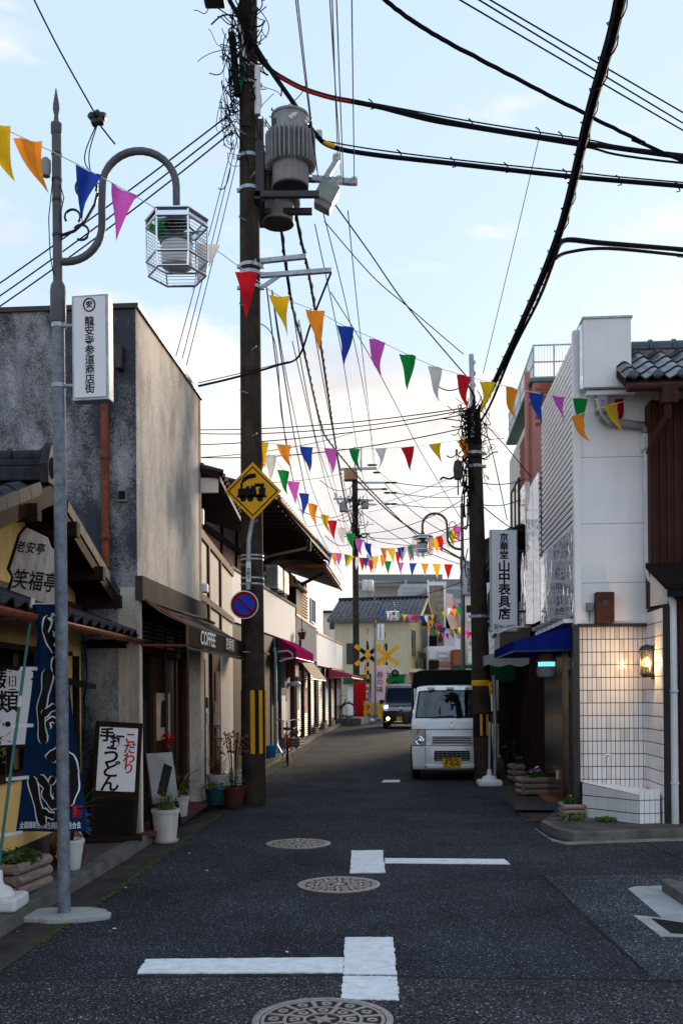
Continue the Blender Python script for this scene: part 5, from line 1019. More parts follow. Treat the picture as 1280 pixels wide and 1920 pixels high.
MB().tube([(.06,0,.32),(.06,.10,.66),(0,.12,.70)],.011,6).build('fork', MT['chrome'], bi); MB().tube([(-.06,0,.32),(-.06,.10,.66),(0,.12,.70)],.011,6).build('fork', MT['chrome'], bi)
MB().tube([(-.27,.30,.98),(-.26,.15,1.02),(-.12,.10,1.02),(0,.11,.97),(.12,.10,1.02),(.26,.15,1.02),(.27,.30,.98)],.012,8).build('handlebar', MT['chrome'], bi, True); MB().tube([(0,.12,.8),(0,.11,.97)],.012,8).build('stem', MT['chrome'], bi)
MB().obox((0,.78,.80),(.18,.26,.06)).build('saddle', MT['pot_brown'], bi, bevel=.025); MB().lathe([(.05,-.04),(.055,0),(.03,.04)],(0,-.05,.72),12,Matrix.Rotation(R(90),3,'X')).build('headlamp', MT['chrome'], bi, True)
ba = MB()
for k in range(7): ba.box(-.16+k*.053,-.155+k*.053,.80,1.15,.72,.725)
ba.build('rear_rack', MT['chrome'], bi)['kind'] = 'stuff'; MB().tube([(.06,.98,.3),(.22,1.05,.0)],.009,6).build('kickstand', MT['steel'], bi); MB().tube([(-.12,.6,.2),(-.04,.6,.28),(.04,.6,.28),(.14,.6,.36)],.012,6).build('crank', MT['dark_metal'], bi)
# alley end: low wall, bicycle, vending machine
vm = empty('vending_machine', P(672,1347,46.5), R(-14), 'red drinks vending machine at the end of the row by the crossing', 'vending machine'); vm.location.z = gz(46.5)
MB().box(-.25,.35,0,.7,.0,1.83).build('cabinet', MT['red'], vm, bevel=.02); MB().box(.352,.36,.08,.62,.85,1.7).build('display_window', MT['sign_white'], vm)
for r_ in range(3):
    for k in range(5): MB().lathe([(.028,0),(.028,.15),(.015,.19)],(.375,.14+k*.1,.92+r_*.26),8).build('can', MT[('sig_blue','sig_yellow','sig_red','awning_green','white_plastic')[(k+r_)%5]], vm)
lw = MB().box(-1.2,.35,0,3.0,0,.28).build('low_wall', MT['concrete'], None, loc=(.48,42.2,gz(43)), rz=R(-9)); tag(lw, 'low concrete wall block at the foot of the red vending machine', 'low wall')
bi2 = copy_tree(bi); bi2.location = (.30,43.2,gz(43)+.28); bi2.rotation_euler = (0,0,R(75)); bi2['label'] = 'dark bicycle leaning on the low concrete wall in the alley'
for ch in bi2.children:
    if ch.name.startswith(('frame','saddle')): ch.data = ch.data.copy(); ch.data.materials[0] = MT['dark_metal']

# ================================================================ RIGHT: WHITE SHOP
A = math.atan(.066)
ws_ = empty('white_shop', (2.88,12.10,0), -A, 'white panelled corner shop with steel slats, tiled niche and blue awning', 'shop')
MB().box(0.04,1.6,0,.12,2.42,5.26).build('front_wall', MT['white_paint'], ws_); MB().box(.02,1.6,.10,.2,0,2.42).build('tile_backing', MT['grout'], ws_)
for z in (2.92,3.64,4.45): pbox('panel_joint', MT['shutter'], ws_, .05,.9,-.0015,.002,z,z+.006)
pbox('corner_trim', MT['white_paint'], ws_, -.03,.05,-.02,.10,2.42,6.0)
MB().box(.06,.62,-.22,.4,5.24,6.06).build('parapet_box', MT['white_paint'], ws_, bevel=.006); pbox('parapet_cap', MT['steel'], ws_, .045,.635,-.235,.42,6.06,6.085); MB().box(.02,.06,-.18,-.06,5.24,6.0).build('chrome_edge', MT['mirror'], ws_)
MB().box(.1,.68,-.16,.02,5.17,5.22).build('soffit_edge', MT['white_paint'], ws_)
MB().box(.06,.60,.12,3.2,2.3,5.9).build('core_wall', MT['interior'], ws_)
for k in range(27):
    z = 3.70+k*.086; MB().obox((.02,1.6,z),(.022,3.12,.050),Matrix.Rotation(R(-12),3,'Y')).build('steel_slat', MT['slat'], ws_)
for yy in (1.1,2.2): MB().box(.045,.06,yy-.02,yy+.02,3.65,5.98).build('slat_post', MT['dark_metal'], ws_)
for k in range(4): MB().box(-.015,.06,.08+k*.79,.08+k*.79+.785,2.42,3.65).build('mirror_panel', MT['mirror'], ws_)
for k in range(2): MB().box(-.03-.12*k,.06,3.25+k*.7,3.25+k*.7+.68,2.7,5.0).build('mirror_panel', MT['mirror'], ws_)
pbox('dark_cap', MT['dark_metal'], ws_, -.0,.84,-.03,.10,2.395,2.425)
# tiles: vertical white tiles, main wall
TW, TH = .0555, .156
tm = MB().box(.004,TW-.004,0,.012,.005,TH-.005).mesh('tile', MT['tile']); tm2 = MB().box(.004,TW-.004,0,.012,.005,TH-.005).mesh('tile', MT['tile_b'])
tw_ = empty('tile_wall', (0,0,0)); tw_.parent = ws_
for r_ in range(15):
    for k in range(15): inst(tm if rnd.random() < .8 else tm2, 'tile', tw_, (.02+k*TW, .088+rnd.uniform(-.0012,.0012), .055+r_*TH))
# side wall of the niche (faces the street)
MB().box(.835,.95,-.74,.10,.05,2.58).build('niche_wall', MT['grout'], ws_)
sw_ = empty('tile_wall', (0,0,0)); sw_.parent = ws_
sm_ = MB().box(0,.012,.004,.224,.005,TH-.005).mesh('tile', MT['tile_b'])
for r_ in range(16):
    for k in range(4): inst(sm_, 'tile', sw_, (.822+rnd.uniform(-.001,.001), -.745+k*.205 if False else -.74+k*.207, .055+r_*TH), (0,0,0), (1,.9,1))
# low planter wall in small tiles
lwp = empty('low_tiled_wall', (0,0,0)); lwp.parent = ws_
c0, c1, c2 = Vector((.03,-.12,0)), Vector((.55,-.74,0)), Vector((.80,-.68,0))
MB().add([(.03,-.12,.05),(.55,-.74,.05),(.80,-.68,.05),(.80,.09,.05),(.03,.09,.05),(.03,-.12,.50),(.55,-.74,.41),(.80,-.68,.40),(.80,.09,.42),(.03,.09,.50)],[(0,1,6,5),(1,2,7,6),(2,3,8,7),(3,4,9,8),(4,0,5,9),(5,6,7,8,9)]).build('core', MT['grout'], lwp)
MB().add([(.03,-.12,.505),(.55,-.74,.415),(.80,-.68,.405),(.80,.09,.425),(.03,.09,.505)],[(0,1,2,3,4)]).build('cap', MT['tile'], lwp)
lt_ = MB().box(-.0145,.0145,-.012,0,.004,.146).mesh('tile', MT['tile_b']); lt2 = MB().box(-.026,.026,-.012,0,.004,.146).mesh('tile', MT['tile'])
d_ = (c1-c0); an = math.atan2(d_.y,d_.x)
for k in range(23):
    p_ = c0+d_*((k+.5)/23); top = .50-.09*(k+.5)/23
    for r_ in range(3):
        z = .05+r_*.152; hh = min(.148, top-z)/.15
        if hh > .1: inst(lt_,'tile',lwp,(p_.x,p_.y,z),(0,0,an),(1,1,hh))
d_ = (c2-c1); an = math.atan2(d_.y,d_.x)
for k in range(4):
    p_ = c1+d_*((k+.5)/4)
    for r_ in range(3): inst(lt2,'tile',lwp,(p_.x,p_.y,.05+r_*.152),(0,0,an),(1.1,1,.85 if r_==2 else 1))
tap = MB(); tap.tube([(.36,.08,.80),(.36,.03,.80),(.36,.01,.79),(.36,0,.75)],.012,8); tap.tube([(.33,.04,.83),(.39,.04,.83)],.007,6); tap.tube([(.36,.04,.8),(.36,.04,.83)],.007,6); tap.build('tap', MT['chrome'], ws_, True)
# fittings
jb = MB().box(.20,.42,-.13,0,2.43,2.80).build('meter_box', M_('rusty_brown',(.085,.035,.028),.6,var=.3), ws_, bevel=.01); MB().lathe([(.045,0),(.045,.01)],(.31,-.13,2.66),14,X90).build('meter_dial', MT['glass_dark'], jb); MB().box(.10,.18,-.06,0,2.58,2.68).build('switch_box', MT['transformer'], ws_, bevel=.006); MB().tube([(.14,-.03,2.58),(.14,-.02,2.45)],.01,6).build('conduit', MT['transformer'], ws_)
# wall lantern (lit)
ln_ = empty('wall_lantern', (.80,-.34,1.94)); ln_.parent = ws_
MB().lathe([(.10,0),(.07,.05),(.0,.075)],(-.05,0,.14),10).build('cap', MT['dark_metal'], ln_); MB().lathe([(.06,0),(.085,.03),(.085,.05)],(-.05,0,-.17),10).build('base', MT['dark_metal'], ln_); MB().box(.0,.02,-.05,.05,-.2,.2).build('back_plate', MT['dark_metal'], ln_, bevel=.008)
for k in range(6): a = k*math.pi/3; MB().tube([(-.05+.072*math.cos(a),.072*math.sin(a),-.13),(-.05+.085*math.cos(a),.085*math.sin(a),.14)],.006,5).build('lantern_bar', MT['dark_metal'], ln_)
MB().lathe([(.068,-.12),(.078,.13)],(-.05,0,0),6).build('lantern_glass', glass_mat('amber_glass',(.9,.75,.5)), ln_); MB().lathe([(.01,-.05),(.028,-.02),(.03,.02),(.012,.06)],(-.05,0,0),10).build('bulb', MT['lit_warm'], ln_, True)
pl_ = bpy.data.lights.new('lantern_light','POINT'); pl_.energy = 3.0; pl_.color = (1,.6,.25); pl_.shadow_soft_size = .035; po = bpy.data.objects.new('lantern_light', pl_); COL.objects.link(po); po.parent = ln_; po.location = (-.13,-.10,0)
# gutter pipes
gp = M_('pipe_white',(.60,.62,.66),.45,var=.08,streak=.2)
MB().tube([(.30,-.09,4.98),(.30,-.09,4.90),(.36,-.09,4.86),(.78,-.09,4.80),(.82,-.09,4.72)],.05,10).build('gutter_outlet', MT['transformer'], ws_, True); MB().box(.22,.36,-.16,-.01,4.96,5.18).build('rain_hopper', MT['transformer'], ws_, bevel=.01); MB().box(.76,.90,-.15,-.02,4.50,4.70).build('rain_hopper', gp, ws_, bevel=.02)
MB().tube([(.83,-.08,4.52),(.83,-.08,3.05),(.84,-.15,2.95),(.92,-.66,2.72),(.95,-.72,2.62),(.955,-.74,.08)],.042,12).build('downpipe', gp, ws_, True); MB().box(.90,.96,-.03,.02,3.2,4.9).build('corner_trim', gp, ws_)
for z in (.55,1.6): MB().lathe([(.05,-.012),(.05,.012)],(.955,-.74,z),12).build('pipe_clip', gp, ws_)
# blue awning with side panel to the camera
ba_ = empty('awning', (0,0,0)); ba_.parent = ws_
MB().grid(lambda u, v: (-.76*v, .10+2.75*u, 2.42-.19*v), 8, 4).build('canopy', MT['awning_blue'], ba_); MB().grid(lambda u, v: (-.76, .10+2.75*u, 2.23-.12*v), 8, 1).build('valance', MT['awning_blue'], ba_); MB().poly([(0,.10,2.41),(-.76,.10,2.23),(-.76,.10,2.11),(0,.10,2.12)]).build('side_panel', MT['awning_blue'], ba_); MB().poly([(0,2.85,2.41),(-.76,2.85,2.23),(-.76,2.85,2.11),(0,2.85,2.12)]).build('side_panel', MT['awning_blue'], ba_)
MB().tube([(0,.1,2.11),(-.76,.1,2.10),(-.76,2.85,2.10)],.010,6).build('frame', MT['dark_metal'], ba_)
MB().box(-.14,0,.15,2.9,2.45,2.50).build('ledge', MT['slat'], ws_)
for yy in (.3,.75,1.2,1.65,2.1,2.6): MB().box(-.22,-.02,yy,yy+.10,2.50,2.56).build('spot_lamp', MT['transformer'], ws_, bevel=.015)
# shop entrance under the awning
pbox('corner_post', MT['dark_metal'], ws_, -.06,.018,-.03,.098,.02,2.42)
bpn = mirror_mat('bronze_panel',(.26,.185,.13),.22,.1,2); MB().box(.02,.08,1.35,2.35,.1,2.3).build('bronze_panel', bpn, ws_); MB().box(.02,.08,2.37,3.1,.1,2.3).build('bronze_panel', bpn, ws_); MB().box(.06,.12,.21,1.35,.05,2.4).build('glass_door', MT['glass_dark'], ws_); pbox('door_frame', MT['dark_metal'], ws_, .02,.055,.62,.68,.05,2.4); MB().box(0,.02,1.75,1.85,.38,.50).build('socket_plate', MT['cream_wall'], ws_)
hl = empty('hanging_lamp', (-.30,.55,1.96)); hl.parent = ws_; MB().lathe([(.02,.16),(.10,.13),(.125,.06),(.125,.02)],(0,0,0),18).build('shade', M_('lamp_brown',(.16,.10,.08),.4), hl, True); MB().lathe([(.105,.02),(.105,-.035)],(0,0,0),18).build('glow_ring', MT['lit_cyan'], hl); MB().lathe([(.125,-.035),(.125,-.13),(.10,-.17),(.02,-.18)],(0,0,0),18).build('bowl', M_('lamp_grey',(.22,.24,.25),.4), hl, True); MB().tube([(0,0,.15),(0,0,.3)],.03,8).build('stem', MT['dark_metal'], hl)
mat_ = MB().box(-.62,.02,-.02,.9,0,.014).build('door_mat', M_('grey_mat',(.065,.065,.08),.95,var=.2,bump=.5,bscale=200), None, loc=(2.86,12.85,.062), rz=-A-.1); tag(mat_, 'dark grey rubber doormat laid over the pavers under the blue awning', 'doormat')
t = log_planter((2.80,12.10,.055), R(85), .36,.24,.19,'log-sided planter with pale flowers against the dark corner post'); leaves(120,.13,.10,.03).build('foliage', LEAF[3], t, loc=(0,0,.18)); leaves(7,.1,.08,.025,z0=.06).build('flowers', MT['sig_yellow'], t, loc=(0,0,.18))
t = log_planter((2.93,15.1,.05), R(8), .46,.30,.26,'log-sided planter with violet and white pansies before the bronze panel'); leaves(110,.16,.12,.03).build('foliage', LEAF[3], t, loc=(0,0,.24)); leaves(9,.12,.1,.045,z0=.08).build('violet_flowers', M_('violet',(.12,.04,.35),.6), t, loc=(0,0,.24)); leaves(9,.12,.1,.045,z0=.08).build('pale_flowers', M_('pale_flower',(.7,.62,.35),.6), t, loc=(0,0,.24))
tag(blades(60,.2,75,.03,50,.12).build('kerb_plant', LEAF[1], None, loc=(2.72,11.72,.06)), 'bright green weed at the foot of the dark corner post', 'weed'); tag(leaves(120,.12,.06,.03).build('wall_weed', LEAF[0], None, loc=(3.06,11.55,.09)), 'small green weed at the base of the low tiled wall', 'weed')

# ================================================================ RIGHT: DARK BROWN HOUSE
dh = empty('brown_house', (3.66,11.75,0), -A, 'dark red-brown corrugated house with glazed tile roof beside the white shop', 'house')
MB().box(.02,4.5,.02,3,2.6,5.05).build('upper_wall', MT['brown_metal'], dh); rib = MB().box(-.012,.012,-.014,.02,2.62,5.05).mesh('cladding_rib', MT['brown_metal'])
for k in range(26): inst(rib,'cladding_rib',dh,(.05+k*.085,0.012,0))
MB().box(.10,4.5,-.40,.02,.05,2.78).build('porch_wall', MT['brown_metal'], dh); rib2 = MB().box(-.012,.012,-.414,-.38,.1,2.62).mesh('cladding_rib', MT['brown_metal'])
for k in range(22): inst(rib2,'cladding_rib',dh,(.15+k*.085,0,0))
MB().add([(-.05,.02,3.12),(4.5,.02,3.12),(4.5,-.62,2.80),(.02,-.62,2.80),(-.05,.02,3.06),(4.5,.02,3.06),(4.5,-.62,2.74),(.02,-.62,2.74)],[(0,1,2,3),(7,6,5,4),(0,4,5,1),(1,5,6,2),(2,6,7,3),(3,7,4,0)]).build('porch_roof', MT['awning_fascia'], dh); pbox('porch_fascia', MT['ink'], dh, .05,4.5,-.60,-.56,2.66,2.745)
MB().poly([(.0,.0,3.1),(.10,-.5,2.85),(.10,-.4,2.6),(.0,0,2.6)]).build('porch_cheek', MT['cream_wall'], dh)
sl3 = math.atan(.56); rf = MB().add([(-.36,-.40,5.16),(4.5,-.40,5.16),(4.5,1.0,5.94),(-.36,1.0,5.94),(-.36,-.40,5.08),(4.5,-.40,5.08),(4.5,1.0,5.86),(-.36,1.0,5.86)],[(0,1,2,3),(7,6,5,4),(0,4,5,1),(1,5,6,2),(2,6,7,3),(3,7,4,0)]).build('roof', MT['dark_wood'], dh)
ce = round_end('kawara_blue',.055)
for i in range(9):
    for j in range(5): inst(KAWB,'roof_tile',rf,(-.36+i*.272,-.44+j*.255,5.20+j*.255*.56),(sl3,0,0))
    inst(ce,'eave_cap',rf,(-.36+i*.272+.08,-.45,5.21))
MB().box(-.38,4.5,.72,.92,5.78,5.88).build('ridge', MT['concrete'], dh); rtb = MB().lathe([(.10,0),(.115,.01),(.115,.05),(.095,.06),(.095,.30)],(0,0,0),14,Matrix.Rotation(R(90),3,'Y')).mesh('ridge_tile', MT['kawara_blue'], True)
for i in range(9): inst(rtb,'ridge_tile',dh,(-.40+i*.29,.82,5.93))
MB().tube([(-.36,-.47,5.06),(4.5,-.47,5.06)],.05,10).build('gutter', MT['brown_metal'], dh, True); MB().box(.02,.2,-.53,-.4,4.86,5.08).build('rain_hopper', MT['brown_metal'], dh, bevel=.01); MB().tube([(.1,-.46,4.88),(.1,-.46,4.72),(-.02,-.28,4.5),(-.05,-.22,4.35)],.045,10).build('downpipe', MT['brown_metal'], dh, True)
for (px, py) in ((1260,1256),(1262,1318),(1263,1334),(1265,1344),(1259,1383)): p_ = P(px,py,11.30); tag(MB().box(-.012,.012,-.003,.0,-.02,.02).build('paper_scrap', MT['white_ink'], None, loc=p_), 'tiny torn white paper scrap stuck on the dark red-brown wall', 'scrap', 'paper scraps on the brown wall')
# ================================================================ RIGHT: framing shop with tall sign, and houses behind
a_, ln = frame((3.16,16.6),(3.75,23.5)); fs = empty('framing_shop', (3.16,16.6,0), a_, 'old dark wooden shop front under a small tiled eave behind the tall white sign', 'shop')
MB().box(0,5,0,ln,.05,4.3).build('wall', MT['dark_wood'], fs); MB().box(-.3,.05,-.05,ln,4.2,4.28).build('eave_board', MT['dark_wood'], fs)
rf = MB().add([(-.45,-.15,4.22),(-.45,ln,4.22),(2.0,ln,5.2),(2.0,-.15,5.2),(-.45,-.15,4.14),(-.45,ln,4.14),(2.0,ln,5.12),(2.0,-.15,5.12)],[(0,1,2,3),(7,6,5,4),(0,4,5,1),(1,5,6,2),(2,6,7,3),(3,7,4,0)]).build('roof', MT['dark_wood'], fs)
for i in range(25):
    for j in range(3): inst(KAW,'roof_tile',rf,(-.48+j*.25,-.15+(i+1)*.272,4.25+j*.10),(math.atan(.4),0,R(-90)))
for k in range(9): pbox('louvre', MT['shutter'], fs, -.03,.0,.1,1.6,2.75+k*.055,2.79+k*.055)
slat_row(fs,'lattice_bar','dark_wood',30,-.03,.2,ln-.2,.15,2.3,.05,.05); window(fs,-.02,1.8,3.4,2.9,3.9,'dark_wood','glass_dark',2,-1); window(fs,-.02,3.8,5.4,2.9,3.9,'dark_wood','glass_dark',2,-1)

def awning_r(parent, mat, y0, y1, zt, zf, zb, ext, scallop):
    t = empty('awning', (0,0,0)); t.parent = parent
    MB().grid(lambda u, v: (-ext*v, y0+(y1-y0)*u, zt+(zf-zt)*v), 12, 3).build('canopy', MT[mat], t); MB().grid(lambda u, v: (-ext-.004, y0+(y1-y0)*u, zf-(zf-zb)*v-(scallop*abs(math.sin(u*16)) if v>.5 else 0)), 36, 2).build('valance', MT[mat], t)
    MB().grid(lambda u, v: (-ext*u, y0, (zt+(zf-zt)*u)*(1-v)+v*(zb-(scallop*abs(math.sin(u*7)) if v>.5 else 0))), 12, 2).build('side_panel', MT[mat], t); return t
awning_r(fs,'awning_white',.2,1.9,2.42,2.22,2.08,.75,.05); awning_r(fs,'awning_green',2.4,6.6,2.35,2.05,1.85,.85,.06)
# tall sign
c = P(944.5,1089,16.3); ts = empty('shop_sign', (c.x,c.y,c.z), R(4), 'tall white sign board with large black vertical shop characters above the awnings', 'sign')
MB().box(-.225,.225,0,.09,-.84,.84).build('casing', MT['steel'], ts, bevel=.006); MB().box(-.205,.205,-.008,0,-.82,.82).build('face', MT['sign_white'], ts, bevel=.004)
for k, (ch, s_) in enumerate(zip('京華堂山中表具店', (.15,.15,.15,.205,.205,.205,.205,.205))): text(ch, s_, MT['ink'], ts, (.0,-.0095,(.70,.555,.415,.225,.04,-.155,-.355,-.555)[k]), bold=.026, sx=1.02)
text('☎461-0483', .075, MT['ink'], ts, (.0,-.0095,-.755), bold=.008, sy=1.1)
MB().tube([(.2,.05,.5),(.75,.15,.5)],.02,8).build('bracket', MT['dark_metal'], ts); MB().tube([(.2,.05,-.5),(.75,.15,-.5)],.02,8).build('bracket', MT['dark_metal'], ts)
cctv = empty('security_camera', P(926,1190,16.0), 0, 'small white security camera under the tall shop sign', 'camera'); MB().lathe([(.035,-.1),(.045,-.08),(.045,.08),(.03,.1)],(0,0,0),14,Matrix.Rotation(R(80),3,'X')).build('body', MT['white_plastic'], cctv, True); MB().tube([(0,.05,0),(.3,.12,.12),(.62,.2,.14)],.02,8).build('arm', MT['white_plastic'], cctv); MB().lathe([(.03,0),(.03,.01)],(0,-.10,-.015),12,Matrix.Rotation(R(80),3,'X')).build('lens', MT['glass_dark'], cctv)
# pink brick building
pb = empty('pink_building', (3.82,19.6,0), -math.atan(.07), 'tall pink rendered building with brick strips and a rooftop mesh fence', 'building')
MB().box(0,4,0,1.3,4,7.72).build('wall', MT['pink_wall'], pb); MB().box(.03,4,1.3,5.0,4,7.3).build('wall', MT['cream_wall'], pb)
brk = MB().box(-.02,0,.003,.217,.003,.063).mesh('brick', MT['brick_red']); brk2 = MB().box(0,.217,-.02,0,.003,.063).mesh('brick', MT['brick_red'])
for r_ in range(40):
    for k in range(5): inst(brk,'brick',pb,(.03,1.35+k*.22+(.11 if r_%2 else 0),4.3+r_*.07))
for r_ in range(12):
    for k in range(6): inst(brk2,'brick',pb,(.05+k*.22+(.1 if r_%2 else 0),0,6.86+r_*.07))
MB().tube([(-.08,.25,4.2),(-.08,.25,8.0)],.06,10).build('vent_pipe', MT['pink_wall'], pb, True); MB().tube([(-.08,.25,7.4),(.2,.1,7.42),(.6,-.08,7.42)],.05,10).build('vent_branch', MT['pink_wall'], pb, True)
window(pb,.02,2.6,4.2,4.7,6.4,'dark_metal','glass_dark',1,-1); pbox('parapet', M_('teal_cap',(.10,.22,.20),.5), pb, -.05,4,-.05,5,7.72,7.79); pbox('window', MT['glass_dark'], pb, .3,.9,-.03,0,5.2,6.5)
fn = MB()
for k in range(10): fn.box(.0+k*.4,.03+k*.4,-.02,.01,7.79,8.45)
for yy in (0,1.2,2.4,3.6,4.8): fn.box(0,.03,yy,yy+.03,7.79,8.45)
for z in (7.8,8.1,8.43): fn.box(0,4,-.015,.005,z,z+.025); fn.box(.005,.025,0,5,z,z+.025)
fn.build('fence_frame', MT['steel'], pb)['kind'] = 'stuff'; mw = MB()
for k in range(70): mw.box(k*.057,k*.057+.005,-.008,-.003,7.79,8.48)
for k in range(80): mw.box(.01,.015,k*.062,k*.062+.005,7.79,8.48)
mw.build('fence_mesh', MT['steel'], pb)['kind'] = 'stuff'
# roof plant behind the parapet box
ac_ = empty('rooftop_cooler', P(1210,690,16.5), 0, 'grey rooftop cooling unit with two round fans behind the glazed tile roof', 'cooling unit'); ac_.location.z -= .12
MB().box(-.42,.72,0,.7,0,.38).build('casing', MT['dark_metal'], ac_, bevel=.01)
for x_ in (-.2,.42): MB().lathe([(.22,0),(.24,.04),(.25,.12),(.22,.13),(.20,.05)],(x_,.35,.38),24).build('fan_ring', MT['cream_wall'], ac_, True)
for k in range(12): MB().box(-.40+k*.09,-.37+k*.09,-.01,0,.05,.33).build('louvre', MT['transformer'], ac_)
MB().box(-.6,.9,.05,.65,-1.5,-.003).build('roof_plinth', MT['concrete'], ac_)
# white siding houses further on the right
a_, ln = frame((3.72,24),(4.6,33)); sh = empty('siding_house', (3.72,24,0), a_, 'pale horizontal siding house behind the framing shop on the bend', 'house')
MB().box(0,4,0,ln,0,5.2).build('wall', MT['white_paint'], sh)
for k in range(22): pbox('siding_board', MT['white_paint'], sh, -.02,0,0,ln,.3+k*.22,.3+k*.22+.20)
for y0 in (1,3.5,6): window(sh,-.02,y0,y0+1.2,3.2,4.2,'dark_metal','glass_dark',1,-1)
MB().add([(-.4,-.2,5.2),(-.4,ln,5.2),(2.2,ln,6.4),(2.2,-.2,6.4),(-.4,-.2,5.1),(-.4,ln,5.1),(2.2,ln,6.3),(2.2,-.2,6.3)],[(0,1,2,3),(7,6,5,4),(0,4,5,1),(1,5,6,2),(2,6,7,3),(3,7,4,0)]).build('roof', MT['kawara'], sh)
for i in range(5): pbox('air_vent', MT['transformer'], sh, -.12,-.02,.6+i*1.7,.9+i*1.7,2.0,2.3)
# white banner base beside the leaning pole
c = G(917,1474); b4 = empty('banner_base', (c.x,c.y,0), 0, 'empty white plastic banner base beside the leaning pole', 'banner base'); MB().box(-.20,.20,-.18,.18,0,.11).build('tank', MT['white_plastic'], b4, bevel=.035, seg=3); MB().lathe([(.15,.09),(.11,.16),(.045,.19),(.035,.28),(.03,.29)],(0,0,0),18).build('socket', MT['white_plastic'], b4, True); MB().tube([(0,0,.25),(.01,0,1.1)],.02,8).build('pole_stub', MT['steel'], b4)
# clutter by the framing shop
t = log_planter((3.15,17.3,.05), R(8), .4,.3,.3,'log-sided planter with blue flowers by the dark lattice'); leaves(90,.16,.16,.035).build('foliage', LEAF[3], t, loc=(0,0,.28)); leaves(9,.13,.12,.05,z0=.08).build('blue_flowers', bpy.data.materials['violet'], t, loc=(0,0,.28))
t, h = potted('potted_pansy', (3.18,18.6,.05), pot_profile(.12,.15,.25), 'pot_brown', 'brown pot with pink flowers behind the leaning pole'); leaves(140,.2,.5,.05).build('foliage', LEAF[3], t, loc=(0,0,h)); leaves(14,.16,.3,.06,z0=.1).build('pink_flowers', M_('pink_flower',(.55,.15,.45),.6), t, loc=(0,0,h))
tag(leaves(160,.25,.2,.04).build('ground_plants', LEAF[3], None, loc=(2.98,16.2,.05)), 'low dark green plants spilling onto the pavers near the pansies', 'plants')
# ================================================================ VEHICLES (local: x across, y back from the front bumper, z up)
def shell(prof, halfw, bulge, nu=20):
    """grid of points over the front/roof line; prof: list of (y,z); halfw(z); bulge: how far the corners sweep back"""
    rows = []
    for y, z in prof:
        row = []
        for i in range(nu+1):
            u = -1+2*i/nu; s_ = abs(u)**3.2; row.append(Vector((u*halfw(z), y+bulge*s_*(1 if y < .9 else .3), z-(.03*abs(u)**6 if z > 1.5 else 0))))
        rows.append(row)
    return rows
def shell_mesh(rows, sel):
    m = MB(); nu = len(rows[0])-1
    for r_ in rows: m.v += [tuple(p) for p in r_]
    for j in range(len(rows)-1):
        for i in range(nu):
            if sel(j,i): m.f.append((j*(nu+1)+i,j*(nu+1)+i+1,(j+1)*(nu+1)+i+1,(j+1)*(nu+1)+i))
    return m
def clean(m):
    used = sorted({i for f in m.f for i in f}); mp_ = {o: n for n, o in enumerate(used)}; m.v = [m.v[i] for i in used]; m.f = [tuple(mp_[i] for i in f) for f in m.f]; return m
def lift(m, d): m.v = [(x, y-d, z+d*.4) for x, y, z in m.v]; return m
def wheel_v(parent, x, y, r=.27, w_=.145, side=-1):
    t = empty('wheel', (x,y,r)); t.parent = parent; Y90 = Matrix.Rotation(R(90),3,'Y')
    MB().lathe([(r*.62,-w_/2),(r*.94,-w_/2),(r,-w_/2+.02),(r,w_/2-.02),(r*.94,w_/2),(r*.62,w_/2)],(0,0,0),28,Y90).build('tyre', MT['rubber'], t, True); MB().lathe([(.03,-w_*.36),(r*.3,-w_*.4),(r*.62,-w_*.3),(r*.62,w_*.3),(r*.3,w_*.4),(.03,w_*.36)],(0,0,0),20,Y90).build('rim', MT['steel'], t, True); return t
def plate(parent, y, z, l1, l2):
    p_ = MB().box(-.165,.165,y-.008,y,z-.083,z+.083).build('number_plate', MT['plate'], parent, bevel=.004); text(l1,.062,MT['ink'],p_,(0,y-.0095,z+.052),bold=.012); text(l2,.085,MT['ink'],p_,(.0,y-.0095,z-.025),bold=.022,sx=.95,sy=1.4); return p_
# ---- small white truck
tk = empty('small_truck', (1.99,17.98,0), R(-3.4), 'small white pickup truck with black tarpaulin cover parked behind the leaning pole', 'truck')
HW = .72
def hwt(z): return HW - (.012 if z < .35 else 0) - max(0,(z-1.05))*.17
prof = [(.05,.20),(.02,.24),(.0,.32),(.0,.50),(.015,.61),(.035,.635),(.045,.72),(.055,.86),(.075,.93),(.14,1.07),(.20,1.115),(.235,1.14),(.33,1.27),(.43,1.41),(.53,1.55),(.60,1.635),(.68,1.69),(.85,1.735),(1.15,1.75),(1.45,1.74)]
rows = shell(prof, hwt, .13, 24)
ws0, ws1 = 11, 15; gi0, gi1 = 1, 22
isw = lambda j, i: ws0 <= j < ws1 and gi0 <= i <= gi1
isb = lambda j: j < 4
clean(shell_mesh(rows, lambda j, i: not isw(j,i) and not isb(j))).build('cab', MT['car_white'], tk, True)
clean(shell_mesh(rows, lambda j, i: isb(j))).build('bumper', MT['car_white'], tk, True)
clean(shell_mesh(rows, isw)).build('windscreen', glass_mat('windscreen_glass',(.30,.42,.56),.01), tk, True)
